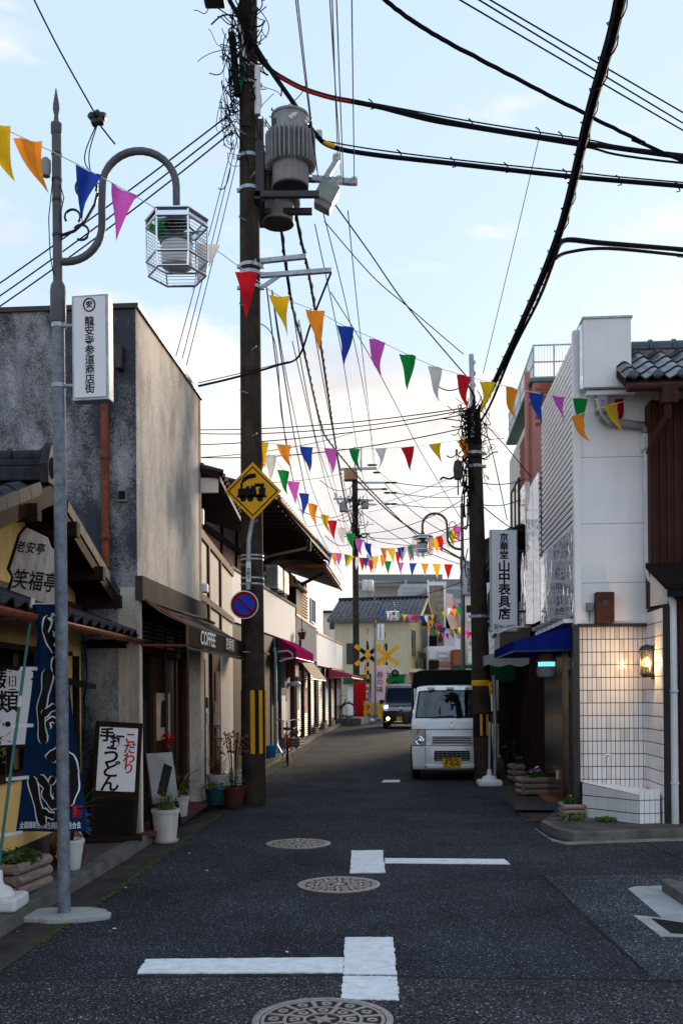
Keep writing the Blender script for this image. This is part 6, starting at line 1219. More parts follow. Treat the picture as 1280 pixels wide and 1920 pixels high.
# windscreen rubber, bonnet seam
def edge(js, is_, r_): return MB().tube([rows[j][i]+Vector((0,-.006,.003)) for j, i in zip(js,is_)], r_, 6)
edge([ws0]*22,range(1,23),.012).build('windscreen_seal', MT['rubber'], tk); edge([ws1]*22,range(1,23),.008).build('windscreen_seal', MT['rubber'], tk); edge(range(ws0,ws1+1),[1]*5,.012).build('windscreen_seal', MT['rubber'], tk); edge(range(ws0,ws1+1),[23]*5,.012).build('windscreen_seal', MT['rubber'], tk)
edge([8]*21,range(2,23),.005).build('bonnet_seam', MT['ink'], tk); edge([5]*25,range(25),.005).build('bumper_seam', MT['ink'], tk)
for sx_ in (-1,1):
    pts = [(rows[j][0 if sx_<0 else 24].y, rows[j][0].z) for j in range(len(prof))]
    x_ = lambda z: sx_*hwt(z)
    m = MB(); top = [Vector((x_(z),y,z)) for y, z in pts]; 
    low = top[:11]+[Vector((x_(1.115),1.5,1.115)),Vector((x_(.2),1.5,.2))]; m.poly([tuple(p) for p in low]); m.build('door_panel', MT['car_white'], tk)
    up_ = [top[10]]+top[11:]+[Vector((x_(1.115),1.5,1.115))]; m = MB(); m.poly([tuple(p) for p in up_]); m.build('side_glass', MT['glass_dark'], tk)
    MB().box(*(sorted((sx_*(HW+.02),sx_*(HW+.17)))),.30,.38,1.02,1.26).build('wing_mirror', MT['car_black'], tk, bevel=.03); MB().tube([(sx_*HW,.36,1.12),(sx_*(HW+.05),.34,1.14)],.015,6).build('mirror_stalk', MT['car_black'], tk)
    # headlamp
    hl_ = empty('headlamp', (0,0,0)); hl_.parent = tk; cc = []
    ii = (0,1,2,3,4) if sx_ < 0 else (24,23,22,21,20)
    m = MB(); 
    for j in (5,6,7,8): m.v += [tuple(rows[j][i]+Vector((0,-.012,0))) for i in ii]
    for j in range(3): m.f += [(j*5+k,j*5+k+1,j*5+5+k+1,j*5+5+k) for k in range(4)]
    m.build('lens', MT['lens'], hl_, True); p_ = rows[6][2 if sx_<0 else 22]; MB().lathe([(.085,0),(.088,.012),(.07,.02),(.05,.012),(.02,.03)],p_+Vector((sx_*-.02,-.01,.0)),20,X90 @ Matrix.Rotation(R(sx_*18),3,'Y')).build('reflector', MT['chrome'], hl_, True); p_ = rows[8][2 if sx_<0 else 22]; MB().lathe([(.05,0),(.05,.012),(.02,.02)],p_+Vector((sx_*-.02,-.012,-.045)),14,X90).build('indicator', M_('amber_lens',(.45,.12,.05),.2) if 'amber_lens' not in bpy.data.materials else bpy.data.materials['amber_lens'], hl_, True)
    for jj in (5,8): MB().tube([rows[jj][i]+Vector((0,-.014,0)) for i in ii],.006,5).build('lamp_edge', MT['ink'], hl_)
    MB().tube([rows[j][ii[-1]]+Vector((0,-.014,0)) for j in (5,6,7,8)],.006,5).build('lamp_edge', MT['ink'], hl_)
    MB().tube([rows[j][4 if sx_<0 else 20]+Vector((0,-.004,0)) for j in range(0,5)],.004,5).build('bumper_seam', MT['ink'], tk)
    wheel_v(tk, sx_*.645, .50); wheel_v(tk, sx_*.645, 2.40)
    MB().tube([(sx_*.70,.5+.33*math.cos(R(a)),.30+.33*math.sin(R(a))) for a in range(0,181,15)],.03,6).build('wheel_arch', MT['rubber'], tk)
# grilles
ug = MB().box(-.375,.375,.012,.06,.675,.825).build('upper_grille', MT['car_white'], tk, bevel=.015)
for k in range(4): MB().box(-.345,.345,.004,.014,.693+k*.031,.707+k*.031).build('grille_slot', MT['ink'], ug)
lg_ = MB().box(-.32,.32,-.012,.03,.36,.545).build('lower_grille', MT['ink'], tk, bevel=.02)
for k in range(4): MB().box(-.31,.31,-.018,-.010,.385+k*.04,.395+k*.04).build('grille_bar', MT['transformer'], lg_)
for k in range(7): MB().box(-.26+k*.085,-.254+k*.085,-.017,-.010,.37,.535).build('grille_bar', MT['transformer'], lg_)
MB().prism([(-.50,.30),(.50,.30),(.44,.22),(-.44,.22)],'y',-.01,.1).build('air_dam', MT['car_white'], tk, bevel=.02)
plate(tk,-.02,.33,'京都 480','そ 43-47'); pbox('washer_jet', MT['ink'], tk, -.008,.008,.10,.12,1.045,1.06)
# S-shaped chevron emblem
em = MB(); 
for s_ in (1,-1): 
    P_ = [(-.045*s_,.010*s_),(-.0*s_,.045*s_),(.042*s_,.018*s_),(.030*s_,.008*s_),(0,.026*s_),(-.018*s_,.012*s_),(.03*s_,-.018*s_),(.018*s_,-.028*s_)]
    em.prism([(x,z+.985) for x, z in P_],'y',.068,.085)
em.build('emblem', MT['chrome'], tk)
# interior
MB().box(-.68,.68,.42,.62,.85,1.08).build('dashboard', MT['interior'], tk, bevel=.04); n = 24; sw = MB().tube([(.17*math.cos(2*math.pi*k/n),.07*math.sin(2*math.pi*k/n),.155*math.sin(2*math.pi*k/n)) for k in range(n+1)],.013,8,False); so_ = sw.build('steering_wheel', MT['rubber'], tk, True, loc=(-.33,.62,1.13)); MB().tube([(-.16,0,0),(.16,0,0)],.01,6).build('spoke', MT['rubber'], so_); MB().tube([(0,.0,0),(.0,.06,-.16)],.012,6).build('column', MT['rubber'], so_)
seatm = M_('seat_cloth',(.10,.11,.13),.9)
for x_ in (-.34,.34): MB().box(x_-.23,x_+.23,.95,1.35,.55,.75).build('seat', seatm, tk, bevel=.05); MB().obox((x_,1.36,1.02),(.44,.12,.6),Matrix.Rotation(R(-8),3,'X')).build('seat_back', seatm, tk, bevel=.05); MB().box(x_-.12,x_+.12,1.37,1.45,1.33,1.5).build('headrest', seatm, tk, bevel=.04)
MB().box(-.70,.70,1.48,1.52,.2,1.18).build('cab_rear', MT['car_white'], tk); MB().box(-.66,-.42,1.48,1.52,1.18,1.68).build('cab_rear', MT['car_white'], tk); MB().box(.42,.66,1.48,1.52,1.18,1.68).build('cab_rear', MT['car_white'], tk); MB().box(-.42,.42,1.48,1.52,1.60,1.72).build('cab_rear', MT['car_white'], tk); MB().box(-.70,.70,.3,1.5,.30,.42).build('cab_floor', MT['interior'], tk)
MB().box(-.10,.10,.50,.52,1.50,1.56).build('rear_view_mirror', MT['rubber'], tk, bevel=.01)
for k, (x0, x1) in enumerate(((-.38,.05),(.10,.50))): MB().tube([(x0,.205,1.135),((x0+x1)/2,.23,1.165),(x1,.25,1.175)],.008,6).build('wiper', MT['rubber'], tk)
for x_ in (-.35,0,.35): MB().box(x_-.07,x_+.07,.58,.66,1.66,1.71).build('roof_clip', MT['car_white'], tk, bevel=.015)
# bed and tarp
bed = MB().box(-.70,.70,1.56,3.30,.60,.95).build('bed', MT['car_white'], tk, bevel=.01); MB().box(-.60,.60,.6,3.2,.36,.60).build('chassis', MT['interior'], tk)
def tarp(u, v):
    a = -.5+u; s_ = 1.0
    prof_t = [(-.69,.93),(-.69,1.3),(-.685,1.75),(-.65,1.97),(-.56,2.03),(-.3,2.05),(0,2.055),(.3,2.05),(.56,2.03),(.65,1.97),(.685,1.75),(.69,1.3),(.69,.93)]
    k = u*(len(prof_t)-1); i = min(int(k),len(prof_t)-2); f = k-i; x = prof_t[i][0]*(1-f)+prof_t[i+1][0]*f; z = prof_t[i][1]*(1-f)+prof_t[i+1][1]*f
    return (x+.006*math.sin(v*31+z*5), 1.58+v*1.75, z+(.012*math.sin(v*14+u*9) if z > 1.9 else 0))
MB().grid(tarp,36,14).build('tarpaulin', MT['tarp'], tk, True); e_ = MB(); e_.poly([tarp(i/24,0) for i in range(25)]); e_.build('tarpaulin_front', MT['tarp'], tk); e_ = MB(); e_.poly([tarp(i/24,1) for i in range(25)]); e_.build('tarpaulin_back', MT['tarp'], tk)
# ---- black van
vn = empty('black_van', (2.30,38.4,gz(38.4)), R(-7), 'black boxy van with lit fog lamp driving up behind the white truck', 'van')
HV = .735
def hwv(z): return HV - (.02 if z < .3 else 0) - max(0,(z-.95))*.12
prof = [(.06,.20),(.0,.26),(.0,.45),(.02,.60),(.05,.74),(.10,.86),(.22,.95),(.50,1.02),(.70,1.12),(.86,1.30),(1.0,1.48),(1.1,1.60),(1.3,1.70),(1.8,1.77),(3.2,1.76)]
rows = shell(prof, hwv, .16, 20)
isw = lambda j, i: 7 <= j < 11 and 1 <= i <= 18
clean(shell_mesh(rows, lambda j, i: not isw(j,i))).build('body', MT['car_black'], vn, True); clean(shell_mesh(rows, isw)).build('windscreen', M_('van_glass',(.006,.010,.022),.15,spec=.02), vn, True)
for sx_ in (-1,1):
    pts = [Vector((sx_*hwv(rows[j][0].z), rows[j][0 if sx_<0 else 20].y, rows[j][0].z)) for j in range(len(prof))]
    m = MB(); m.poly([tuple(p) for p in pts[:8]]+[(sx_*hwv(1.02),3.25,1.02),(sx_*hwv(.2),3.25,.2)]); m.build('side_panel', MT['car_black'], vn); m = MB(); m.poly([tuple(p) for p in pts[7:]]+[(sx_*hwv(1.02),3.25,1.02)]); m.build('side_glass', MT['glass_dark'], vn)
    wheel_v(vn, sx_*.66,.62,.28); wheel_v(vn, sx_*.66,2.75,.28); MB().box(*(sorted((sx_*(HV-.02),sx_*(HV+.18)))),.85,.95,.98,1.14).build('wing_mirror', MT['car_black'], vn, bevel=.03)
    hl_ = empty('headlamp', (0,0,0)); hl_.parent = vn; ii = (0,1,2,3) if sx_ < 0 else (20,19,18,17); m = MB()
    for j in (4,5,6): m.v += [tuple(rows[j][i]+Vector((0,-.012,.004))) for i in ii]
    for j in range(2): m.f += [(j*4+k,j*4+k+1,j*4+4+k+1,j*4+4+k) for k in range(3)]
    m.build('lens', MT['lens'], hl_, True); p_ = rows[5][2 if sx_<0 else 18]; MB().lathe([(.06,0),(.055,.02),(.02,.03)],p_+Vector((0,-.02,0)),14,X90).build('projector', MT['lit_white'] if sx_ < 0 else MT['chrome'], hl_); p_ = rows[4][2 if sx_<0 else 18]; MB().box(p_.x-.09,p_.x+.09,p_.y-.03,p_.y-.01,p_.z-.03,p_.z-.005).build('position_strip', MT['lit_blue'], hl_)
    p_ = rows[2][3 if sx_<0 else 17]; MB().lathe([(.062,0),(.06,.012),(.02,.02)],p_+Vector((0,-.02,-.04)),14,X90).build('fog_lamp', MT['lit_white'], vn)
for k in range(4): MB().tube([Vector((u*.5,.055+.1*abs(u)**3*.5-.02,.73+k*.036)) for u in [-1+i*.2 for i in range(11)]],.009,6).build('grille_bar', MT['chrome'], vn)
eb = MB(); eb.box(-.045,-.03,.0,.02,.72,.85); eb.box(.03,.045,.0,.02,.72,.85); eb.box(-.03,.03,.0,.02,.775,.792); eb.build('emblem', MT['chrome'], vn); plate(vn,-.02,.40,'京都 580','10-01'); MB().box(-.5,.5,-.012,.02,.24,.33).build('lower_grille', MT['ink'], vn); MB().tube([Vector((u*.66,-.012+.14*abs(u)**3,.285)) for u in [-1+i*.2 for i in range(11)]],.014,6).build('chrome_trim', MT['chrome'], vn)
MB().box(-.60,.60,.4,3.1,.22,.5).build('floor_pan', MT['interior'], vn)

# ================================================================ LEVEL CROSSING
ym = gz(46)
stripe = M_('signal_stripe',(.7,.4,.02),.5); t_, nn_ = stripe.node_tree, stripe.node_tree.nodes
def striped(name, pa, pb_, r_, parent, n=10, box=False):
    pa, pb_ = Vector(pa), Vector(pb_)
    for k in range(n):
        a = pa+(pb_-pa)*(k/n); b_ = pa+(pb_-pa)*((k+1)/n); MB().tube([a,b_],r_,10).build(name, MT['sig_yellow'] if k%2 == 0 else MT['sig_black'], parent)
def crossing_signal(px, d, label, face_mat, back, hz=3.55):
    c = P(px,1340,d); t = empty('crossing_signal', (c.x,d,gz(d)), 0, label, 'railway signal', 'signals at the railway crossing')
    striped('pole_band',(0,0,0),(0,0,hz),.06,t,18)
    MB().lathe([(.065,0),(.075,.05),(.05,.16),(.02,.2)],(0,0,hz),12).build('bell', MT['dark_metal'], t, True)
    for s_ in (1,-1):
        for k in range(5):
            a = -.75+k*.3; M_r = Matrix.Rotation(R(38*s_),3,'Y'); b0 = M_r @ Vector((a,0,0)); b1 = M_r @ Vector((a+.3,0,0)); m = MB().beam(b0+Vector((0,-.08+.012*s_,hz-.45)), b1+Vector((0,-.08+.012*s_,hz-.45)), .015,.19)
            m.build('cross_board', MT['sig_yellow'] if (k%2==0 or back) else MT['sig_black'], t)
    for x_, z in ((.42,hz-1.35),(.42,hz-1.95)) if back else ((.42,hz-1.35),):
        MB().lathe([(.18,0),(.19,.03),(.12,.06),(.04,.09)],(x_,-.05,z),22,X90).build('signal_disc', MT['ink'], t, True); MB().lathe([(.10,0),(.09,.03),(.03,.05)],(x_,-.12,z),16,X90).build('signal_lamp', M_('dull_lamp',(.12,.08,.06),.3) if 'dull_lamp' not in bpy.data.materials else bpy.data.materials['dull_lamp'], t, True); MB().tube([(0,0,z),(x_,0,z)],.025,8).build('lamp_arm', MT['dark_metal'], t)
    MB().box(.22,.62,-.08,.02,hz-2.55,hz-2.25).build('arrow_box', MT['ink'], t, bevel=.02); return t
s1 = crossing_signal(690,47,'striped railway crossing signal with yellow and black cross boards','sig_yellow',False); s2 = crossing_signal(725,50,'railway crossing signal with plain yellow cross boards and double lamp discs','sig_yellow',True,3.6)
for px, d, top, lab in ((681,47.4,(689,1178),'raised red and black striped barrier arm beside the banded signal'),(715,50.4,(722,1185),'raised red and white striped barrier arm behind the far signal')):
    c = P(px,1340,d); t = empty('barrier_arm', (c.x,d,gz(d)), 0, lab, 'barrier'); tp2 = P(top[0],top[1],d)-Vector((c.x,d,gz(d)))
    for k in range(12): a = Vector((0,0,.9))+(tp2-Vector((0,0,.9)))*(k/12); b_ = Vector((0,0,.9))+(tp2-Vector((0,0,.9)))*((k+1)/12); MB().tube([a,b_],.03-.001*k,8).build('arm_band', MT['sig_yellow'] if k%2==0 else (MT['red'] if 3<k<9 else MT['sig_black']), t)
    MB().box(-.18,.18,-.2,.2,0,1.0).build('drive_box', MT['sig_yellow'], t, bevel=.02)
fc = empty('yellow_railing', (1.1,46.0,gz(46)), R(-8), 'yellow wooden railing along the pavement at the crossing', 'railing')
for x_ in (0,.8,1.6): MB().box(x_-.06,x_+.06,-.06,.06,0,.95).build('post', MT['sig_yellow'], fc, bevel=.01)
for z in (.4,.75): MB().box(-.1,1.7,-.03,.03,z,z+.12).build('rail', MT['sig_yellow'], fc)
sp_ = empty('pink_banner', P(709,1330,46.2), 0, 'pale pink shop banner with thin brush writing beside the slim lamp', 'banner'); sp_.location.z = gz(46)
MB().tube([(-.30,0,0),(-.30,0,2.7)],.014,6).build('pole', MT['white_plastic'], sp_); MB().grid(lambda u, v: (-.30+.75*u*(.75+.25*v), .05*math.sin(u*5+v*6), .75+1.85*v),8,16).build('cloth', cloth_mat('pink_cloth',(.62,.45,.55),.35), sp_, True)
text('春の味', .34, MT['ink'], sp_, (.08,-.07,1.8), vertical=True, line=1.0); MB().lathe([(.2,0),(.2,.06),(.05,.12)],(-.3,0,0),12).build('base', MT['white_plastic'], sp_)
# rails across the road
for k in range(4): structure(MB().box(-12,14,48.2+k*.55,48.27+k*.55,gz(48)+.0,gz(49)+.025).build('rail_track', MT['steel']))
structure(MB().box(-12,14,47.6,51,gz(48)-.05,gz(49)+.012).build('crossing_deck', MT['gutter']))

# ================================================================ BEYOND THE CROSSING
def far_box(name, mat, px0, py0, px1, py1, d, dep, parent, gb=True):
    a = P(px0,py0,d); b_ = P(px1,py1,d); z0 = gz(d) if gb else min(a.z,b_.z); o = MB().box(min(a.x,b_.x),max(a.x,b_.x),d,d+dep,z0,max(a.z,b_.z)).build(name, MT[mat] if isinstance(mat,str) else mat, parent); return o
def far_rect(name, mat, px0, py0, px1, py1, d, th, parent):
    a = P(px0,py1,d); b_ = P(px1,py0,d); return MB().box(min(a.x,b_.x),max(a.x,b_.x),d-th,d,a.z,b_.z).build(name, MT[mat] if isinstance(mat,str) else mat, parent)
far_y = M_('far_cream',(.62,.57,.42),.85,var=.1,scale=1,streak=.4,streak_col=(.28,.25,.16)); far_y2 = M_('far_yellow',(.72,.60,.36),.85,var=.06,scale=1)
# cream corner house with tiled roof: main body turned slightly so that its gable end shows
c = P(766,1300,56); yh = empty('cream_house', (c.x,56,gz(56)), R(-14), 'cream plastered house with tiled gable roof beyond the railway crossing', 'house')
W, D, EZ2, RZ2 = 4.3, 4.6, 5.5, 6.75
MB().box(-W,0,0,D,0,EZ2).build('front_wall', far_y, yh); MB().prism([(0,EZ2),(D,EZ2),(D/2,RZ2-.2)],'x',-.05,0).build('gable', far_y2, yh); MB().box(-.02,.01,0.0,D,0,EZ2).build('gable_wall', far_y2, yh)
rfx = MB().add([(-W-.3,-.5,EZ2-.1),(.75,-.5,EZ2-.1),(.75,D/2,RZ2),(-W-.3,D/2,RZ2),(-W-.3,D+.5,EZ2-.1),(.75,D+.5,EZ2-.1)],[(0,1,2,3),(3,2,5,4)]).build('roof', M_('far_roof',(.22,.225,.24),.5,var=.3,scale=6), yh); sm = rfx.modifiers.new('solid','SOLIDIFY'); sm.thickness = .12
tl = MB(); sl4 = math.atan2(RZ2-EZ2+.1, D/2+.5)
for i in range(20):
    x = -W-.25+i*.265; tl.tube([(x,-.55,EZ2-.08),(x,D/2,RZ2+.04)],.05,6)
for j in range(9): 
    f = j/9; tl.box(-W-.3,.75,-.55+f*(D/2+.5),-.53+f*(D/2+.5),EZ2-.08+f*(RZ2-EZ2),EZ2+.02+f*(RZ2-EZ2))
tl.build('roof_tiles', M_('far_tile',(.15,.155,.17),.5,var=.4,scale=5), yh)['kind'] = 'stuff'
MB().tube([(-W-.3,D/2,RZ2+.08),(.78,D/2,RZ2+.08)],.12,10).build('ridge', MT['kawara'], yh)
for k in range(5): f = k/4; MB().box(0,.7,D*f*.98-.04,D*f*.98+.06,EZ2-.16+(RZ2-EZ2)*(1-abs(2*f-1))-.14,EZ2-.06+(RZ2-EZ2)*(1-abs(2*f-1))-.14).build('purlin', far_y2, yh)
for s_ in (0,1): MB().beam((.76,-.5 if not s_ else D+.5,EZ2-.15),(.76,D/2,RZ2-.05),.04,.2).build('bargeboard', far_y2, yh)
window(yh,.0,.7,2.2,3.3,4.9,'cream_wall','glass_dark',1); bal = MB()
for k in range(9): bal.box(.5,.53,.3+k*.3,.33+k*.3,2.6,3.5)
bal.box(.48,.55,.2,3.0,3.5,3.56); bal.build('balcony_rail', MT['dark_metal'], yh)['kind'] = 'stuff'; MB().box(0,.6,.1,3.2,2.4,2.6).build('balcony_slab', far_y2, yh); aircon(yh,.3,2.6,2.6,.8,.7); MB().box(0,.7,0,D,1.7,1.8).build('lower_eave', MT['copper'], yh)
MB().box(-3.6,-3.0,-.02,0,2.9,4.1).build('window_slit', MT['glass_dark'], yh); 
for k in range(5): MB().box(.02,.05,.4+k*.5,.5+k*.5,.2,1.6).build('lattice_bar', MT['dark_wood'], yh)
ga = MB().grid(lambda u, v: (-3.6+3.5*u, -.9*math.sin(v*1.57), 1.75+.55*math.cos(v*1.57)),10,6).build('green_awning', MT['awning_green'], yh, True); MB().box(-3.4,-2.2,-.6,-.0,0,1.6).build('vending_front', MT['sign_white'], yh); MB().box(-1.7,-.9,-.5,0,0,1.75).build('vending_front', MT['red'], yh)
# block building with grey corrugated wall, stone house, shops
g1 = empty('grey_block', (0,0,0), 0, 'grey corrugated building rising behind the cream house', 'building'); far_box('wall', M_('far_grey',(.42,.45,.50),.7,var=.05), 752,1095,803,1290,62,4,g1)
for k in range(16): far_rect('cladding_line','steel',753,1102+k*9,803,1102.8+k*9,61.99,.02,g1)
g2 = empty('stone_house', (0,0,0), 0, 'narrow brown stone clad house with dark upper window beyond the crossing', 'house'); far_box('wall', M_('far_stone',(.30,.24,.19),.9,var=.45,scale=3,bump=.4,bscale=6), 803,1098,834,1290,60,5,g2); far_rect('roof_edge','white_paint',801,1091,836,1098,59.98,.1,g2); far_rect('window','glass_dark',804,1152,817,1180,59.98,.05,g2); far_rect('balcony','interior',804,1192,818,1214,59.98,.2,g2); far_rect('corner_pipe','white_paint',832,1098,834.5,1240,59.97,.08,g2); far_rect('corner_pipe','white_paint',801.5,1088,804,1270,59.97,.08,g2); far_rect('window','glass_dark',822,1176,829,1204,59.98,.05,g2)
g3 = empty('pink_roof_house', (0,0,0), 0, 'house with steep pale pink tiled roof slope among the far bunting', 'house'); a = P(834,1112,64); b_ = P(848,1115,64); c3 = P(862,1160,62); d3 = P(862,1215,61); e3 = P(850,1190,61); f3 = P(835,1150,62)
far_box('wall','white_paint',834,1215,862,1290,62,4,g3); a = P(834,1150,62.5); b_ = P(849,1182,62.5); MB().add([P(834,1112,66),P(848,1114,66),P(864,1160,63),P(864,1210,61.5),P(852,1200,61.5),P(834,1150,63)],[(0,1,2,3,4,5)]).build('roof_slope', M_('far_pink',(.55,.38,.32),.8,var=.2,scale=3), g3); far_rect('dark_gable','interior',834,1150,851,1183,64,.3,g3)
g4 = empty('white_shop_far', (0,0,0), 0, 'small white shop with dark awning and green lettered sign beyond the crossing', 'shop'); far_box('wall','white_paint',800,1212,850,1300,57.5,3,g4); far_rect('sign_panel','sign_white',821,1216,839,1233,57.2,.12,g4); far_rect('sign_panel','white_paint',803,1214,819,1236,57.4,.1,g4); p_ = P(830,1225,57.05); text('のむら', .16, MT['awning_green'], g4, p_, bold=.01)
MB().add([P(803,1238,57.3),P(822,1238,57.3),P(822,1254,56.4),P(803,1258,56.4)],[(0,1,2,3)]).build('awning', MT['awning_fascia'], g4); far_rect('shop_front','interior',803,1256,848,1290,57.4,.05,g4)
for x0 in (820,828,836): far_rect('arched_board','pink_wall',x0,1240,x0+8,1250,57.3,.1,g4); far_rect('goods','cream_wall',x0,1252,x0+7,1256,57.3,.2,g4)
g5 = empty('red_shop_far', (0,0,0), 0, 'shop with brick red wall, green awning and white vertical signs behind the lamp', 'shop'); far_box('wall','brick_red',850,1218,868,1300,56,3,g5); far_box('side_wall','cream_wall',868,1120,900,1300,58,3,g5); far_rect('signboard','sign_white',852,1198,862,1218,55.9,.1,g5); far_rect('signboard','sign_white',876,1202,889,1226,57.8,.1,g5); far_rect('signboard','sign_white',875,1150,889,1165,57.8,.1,g5); far_rect('signboard','white_paint',876,1226,888,1244,57.8,.1,g5); far_rect('awning','awning_green',850,1247,890,1254,55.6,.5,g5); far_rect('goods','pink_wall',852,1256,870,1262,55.6,.4,g5)
p_ = P(882,1207,57.68); text('花', .28, MT['ink_red'], g5, p_, bold=.01); p_ = P(882,1219,57.68); text('ｺﾃﾅ', .2, MT['ink'], g5, p_, vertical=False); far_rect('window','dark_wood',874,1135,883,1148,57.95,.05,g5)
st_ = empty('station_roof', (0,0,0), 0, 'long dark railway station canopy seen above the cream house roof', 'canopy'); a = P(663,1090,80); b_ = P(829,1076,80)
MB().add([P(663,1091,78),P(829,1091,78),P(829,1077,82),P(663,1077,82),P(829,1091,82)+Vector((0,0,-.3)),P(663,1091,82)+Vector((0,0,-.3))],[(0,1,2,3),(1,4,2),(0,3,5)]).build('roof', M_('far_canopy',(.08,.085,.09),.6,var=.2), st_); far_rect('fascia','far_c' if False else 'white_paint',663,1091,829,1099,79,.2,st_); far_box('wall',M_('far_station',(.66,.69,.74),.8),663,1099,829,1300,82,3,st_)
MB().add([P(829,1100,74),P(895,1100,74),P(895,1086,78),P(829,1086,78)],[(0,1,2,3)]).build('roof', bpy.data.materials['far_canopy'], st_); MB().add([P(836,1122,70),P(895,1122,70),P(895,1105,73),P(836,1105,73)],[(0,1,2,3)]).build('roof', MT['dark_metal'], st_); far_box('wall',bpy.data.materials['far_station'],829,1100,900,1300,79,3,st_)
for px in (700,760,812,870): far_rect('post','steel',px,1088,px+2,1300,77,.2,st_)
# closing row far down the street so that the horizon is built up
for i, (px0, px1, py, d, mt, lab) in enumerate(((560,668,1150,88,'cream_wall','long pale house behind the left row end'),(880,1010,1120,84,'far_stone','dull brown block behind the siding house'),(430,570,1190,110,'white_paint','white flat roofed block far behind the left row'),(1000,1250,1180,100,'cream_wall','pale apartment block far behind the right row'))):
    t = empty('far_house', (0,0,0), 0, lab, 'house'); far_box('wall', bpy.data.materials.get(mt) or MT[mt], px0, py, px1, 1300, d, 6, t); far_rect('roof_edge','kawara',px0-3,py-5,px1+3,py,d-.02,.4,t)
    for k in range(4): x0 = px0+(px1-px0)*(.1+.22*k); far_rect('window','glass_dark',x0,py+14,x0+(px1-px0)*.1,py+30,d-.01,.05,t)
# ================================================================ DISTANT POLE AND OVERHEAD WIRES
c = P(668,1300,50); up3 = concrete_pole((c.x,50,gz(50)), P(676,885,50).z-gz(50), .17, .14, 'far concrete pole with many crossarms beside the railway crossing')
def r3(px, py): return P(px,py,50)-Vector((c.x,50,gz(50)))
for (p0, p1, w_) in (((639,880),(706,878),.12),((640,941),(700,938),.09),((668,905),(722,905),.09),((660,918),(722,917),.08),((625,935),(690,938),.09),((668,945),(705,946),.08)): MB().beam(r3(*p0),r3(*p1),w_,w_).build('crossarm', MT['steel'], up3)
MB().box(r3(638,0).x,r3(662,0).x,-.3,.3,r3(0,906).z,r3(0,884).z).build('switch_tank', M_('rusty_tank',(.35,.2,.1),.7,var=.5,scale=3), up3, bevel=.04)
for (px, py) in ((643,951),(684,945)): p_ = r3(px,py); MB().box(p_.x-.18,p_.x+.18,-.3,.1,p_.z-.25,p_.z+.2).build('switch_box', MT['transformer'], up3, bevel=.04)
for (px, py) in ((683,1098),(694,1098),(692,1050),(699,1055)): p_ = r3(px,py); MB().lathe([(.12,-.28),(.14,-.25),(.14,.25),(.1,.3)],p_,14).build('transformer', MT['white_plastic'], up3, True)
for (px, py) in ((665,838),(677,838)): MB().tube([r3(px,py),r3(px,884)],.04,6).build('top_rod', MT['steel'], up3)
for (px, py) in ((726,905),(738,905),(726,924),(738,924),(726,945),(738,945),(700,872),(695,872),(706,886),(720,917)): p_ = r3(px,py); MB().lathe([(.02,-.2),(.055,-.1),(.055,.08),(.015,.2)],p_,8,Matrix.Rotation(R(90),3,'Y')).build('insulator', MT['dark_metal'], up3, True)
tangle(up3,(0,-.2,r3(0,960).z),(.2,.15,.9),40,.016,ln=.9); tangle(up3,(.1,-.2,r3(0,1010).z),(.15,.15,.3),26,.018,ln=.8)
for (px, py) in ((640,938),(634,945),(630,932)): MB().tube([r3(px,py),r3(px-2,py-8)],.06,6).build('insulator', MT['ceramic'], up3)
def wire(pts, r, sag=0.0, label=None, grp=None, mat='cable', n=26, name='overhead_cable', wob=0):
    """pts: photo pixels with a distance each; the cable hangs in a smooth curve through them"""
    q = [P(*p) for p in pts]; out = []
    if len(q) == 2:
        for i in range(n+1): u = i/n; p_ = q[0].lerp(q[1],u); p_.z -= sag*4*u*(1-u); out.append(p_)
    else:
        for s_ in range(len(q)-1):
            p0, p1, p2, p3_ = q[max(s_-1,0)], q[s_], q[s_+1], q[min(s_+2,len(q)-1)]
            for i in range(10):
                t = i/10; out.append(.5*((2*p1)+(p2-p0)*t+(2*p0-5*p1+4*p2-p3_)*t*t+(3*p1-p0-3*p2+p3_)*t**3))
        out.append(q[-1])
    if wob: out = [p_+Vector((rnd.gauss(0,wob),0,rnd.gauss(0,wob))) for p_ in out]
    o = MB().tube(out, r, 6).build(name, MT[mat], None, True)
    tag(o, label, 'cable', grp); return o, out
def spiral(parent, path, r, turns_m=.18, mat='cable', rr=.006):
    pts = []; acc = 0
    for a, b_ in zip(path, path[1:]):
        L_ = (b_-a).length; k = max(2,int(L_/.05)); t = (b_-a).normalized(); n_, m_ = perp(t)
        for i in range(k): acc += L_/k; an_ = acc/turns_m*2*math.pi; p_ = a+(b_-a)*(i/k); pts.append(p_+(n_*math.cos(an_)+m_*math.sin(an_))*r)
    return MB().tube(pts, rr, 4).build('lashing_wire', MT[mat], parent)
PD = UPY
# heavy bundle running overhead towards the viewer from the leaning pole
big, path = wire([(1172,-60,6.6),(1148,60,7.4),(1105,210,8.6),(1050,430,10.7),(985,590,13.2),(915,740,16.4),(893,775,17.4)], .046, label='very thick black cable bundle climbing steeply from the leaning pole overhead', name='cable_bundle'); spiral(big, path, .058, .5)
o, path = wire([(1044,470,10.9),(1010,560,12.4),(960,660,14.5),(918,760,17.0),(893,800,17.4)], .022, label='second black cable sagging just beneath the very thick bundle')
o, path = wire([(1044,465,10.9),(1062,450,11.1),(1130,456,11.5),(1280,468,12.6),(1400,478,13.5),(2200,540,20)], .030, label='upper black cable branching right from the very thick bundle'); o, _ = wire([(1040,485,10.8),(1065,473,11.1),(1140,466,11.5),(1280,479,12.6),(1400,490,13.5),(2200,552,20)], .020, label='lower black cable branching right from the very thick bundle'); 
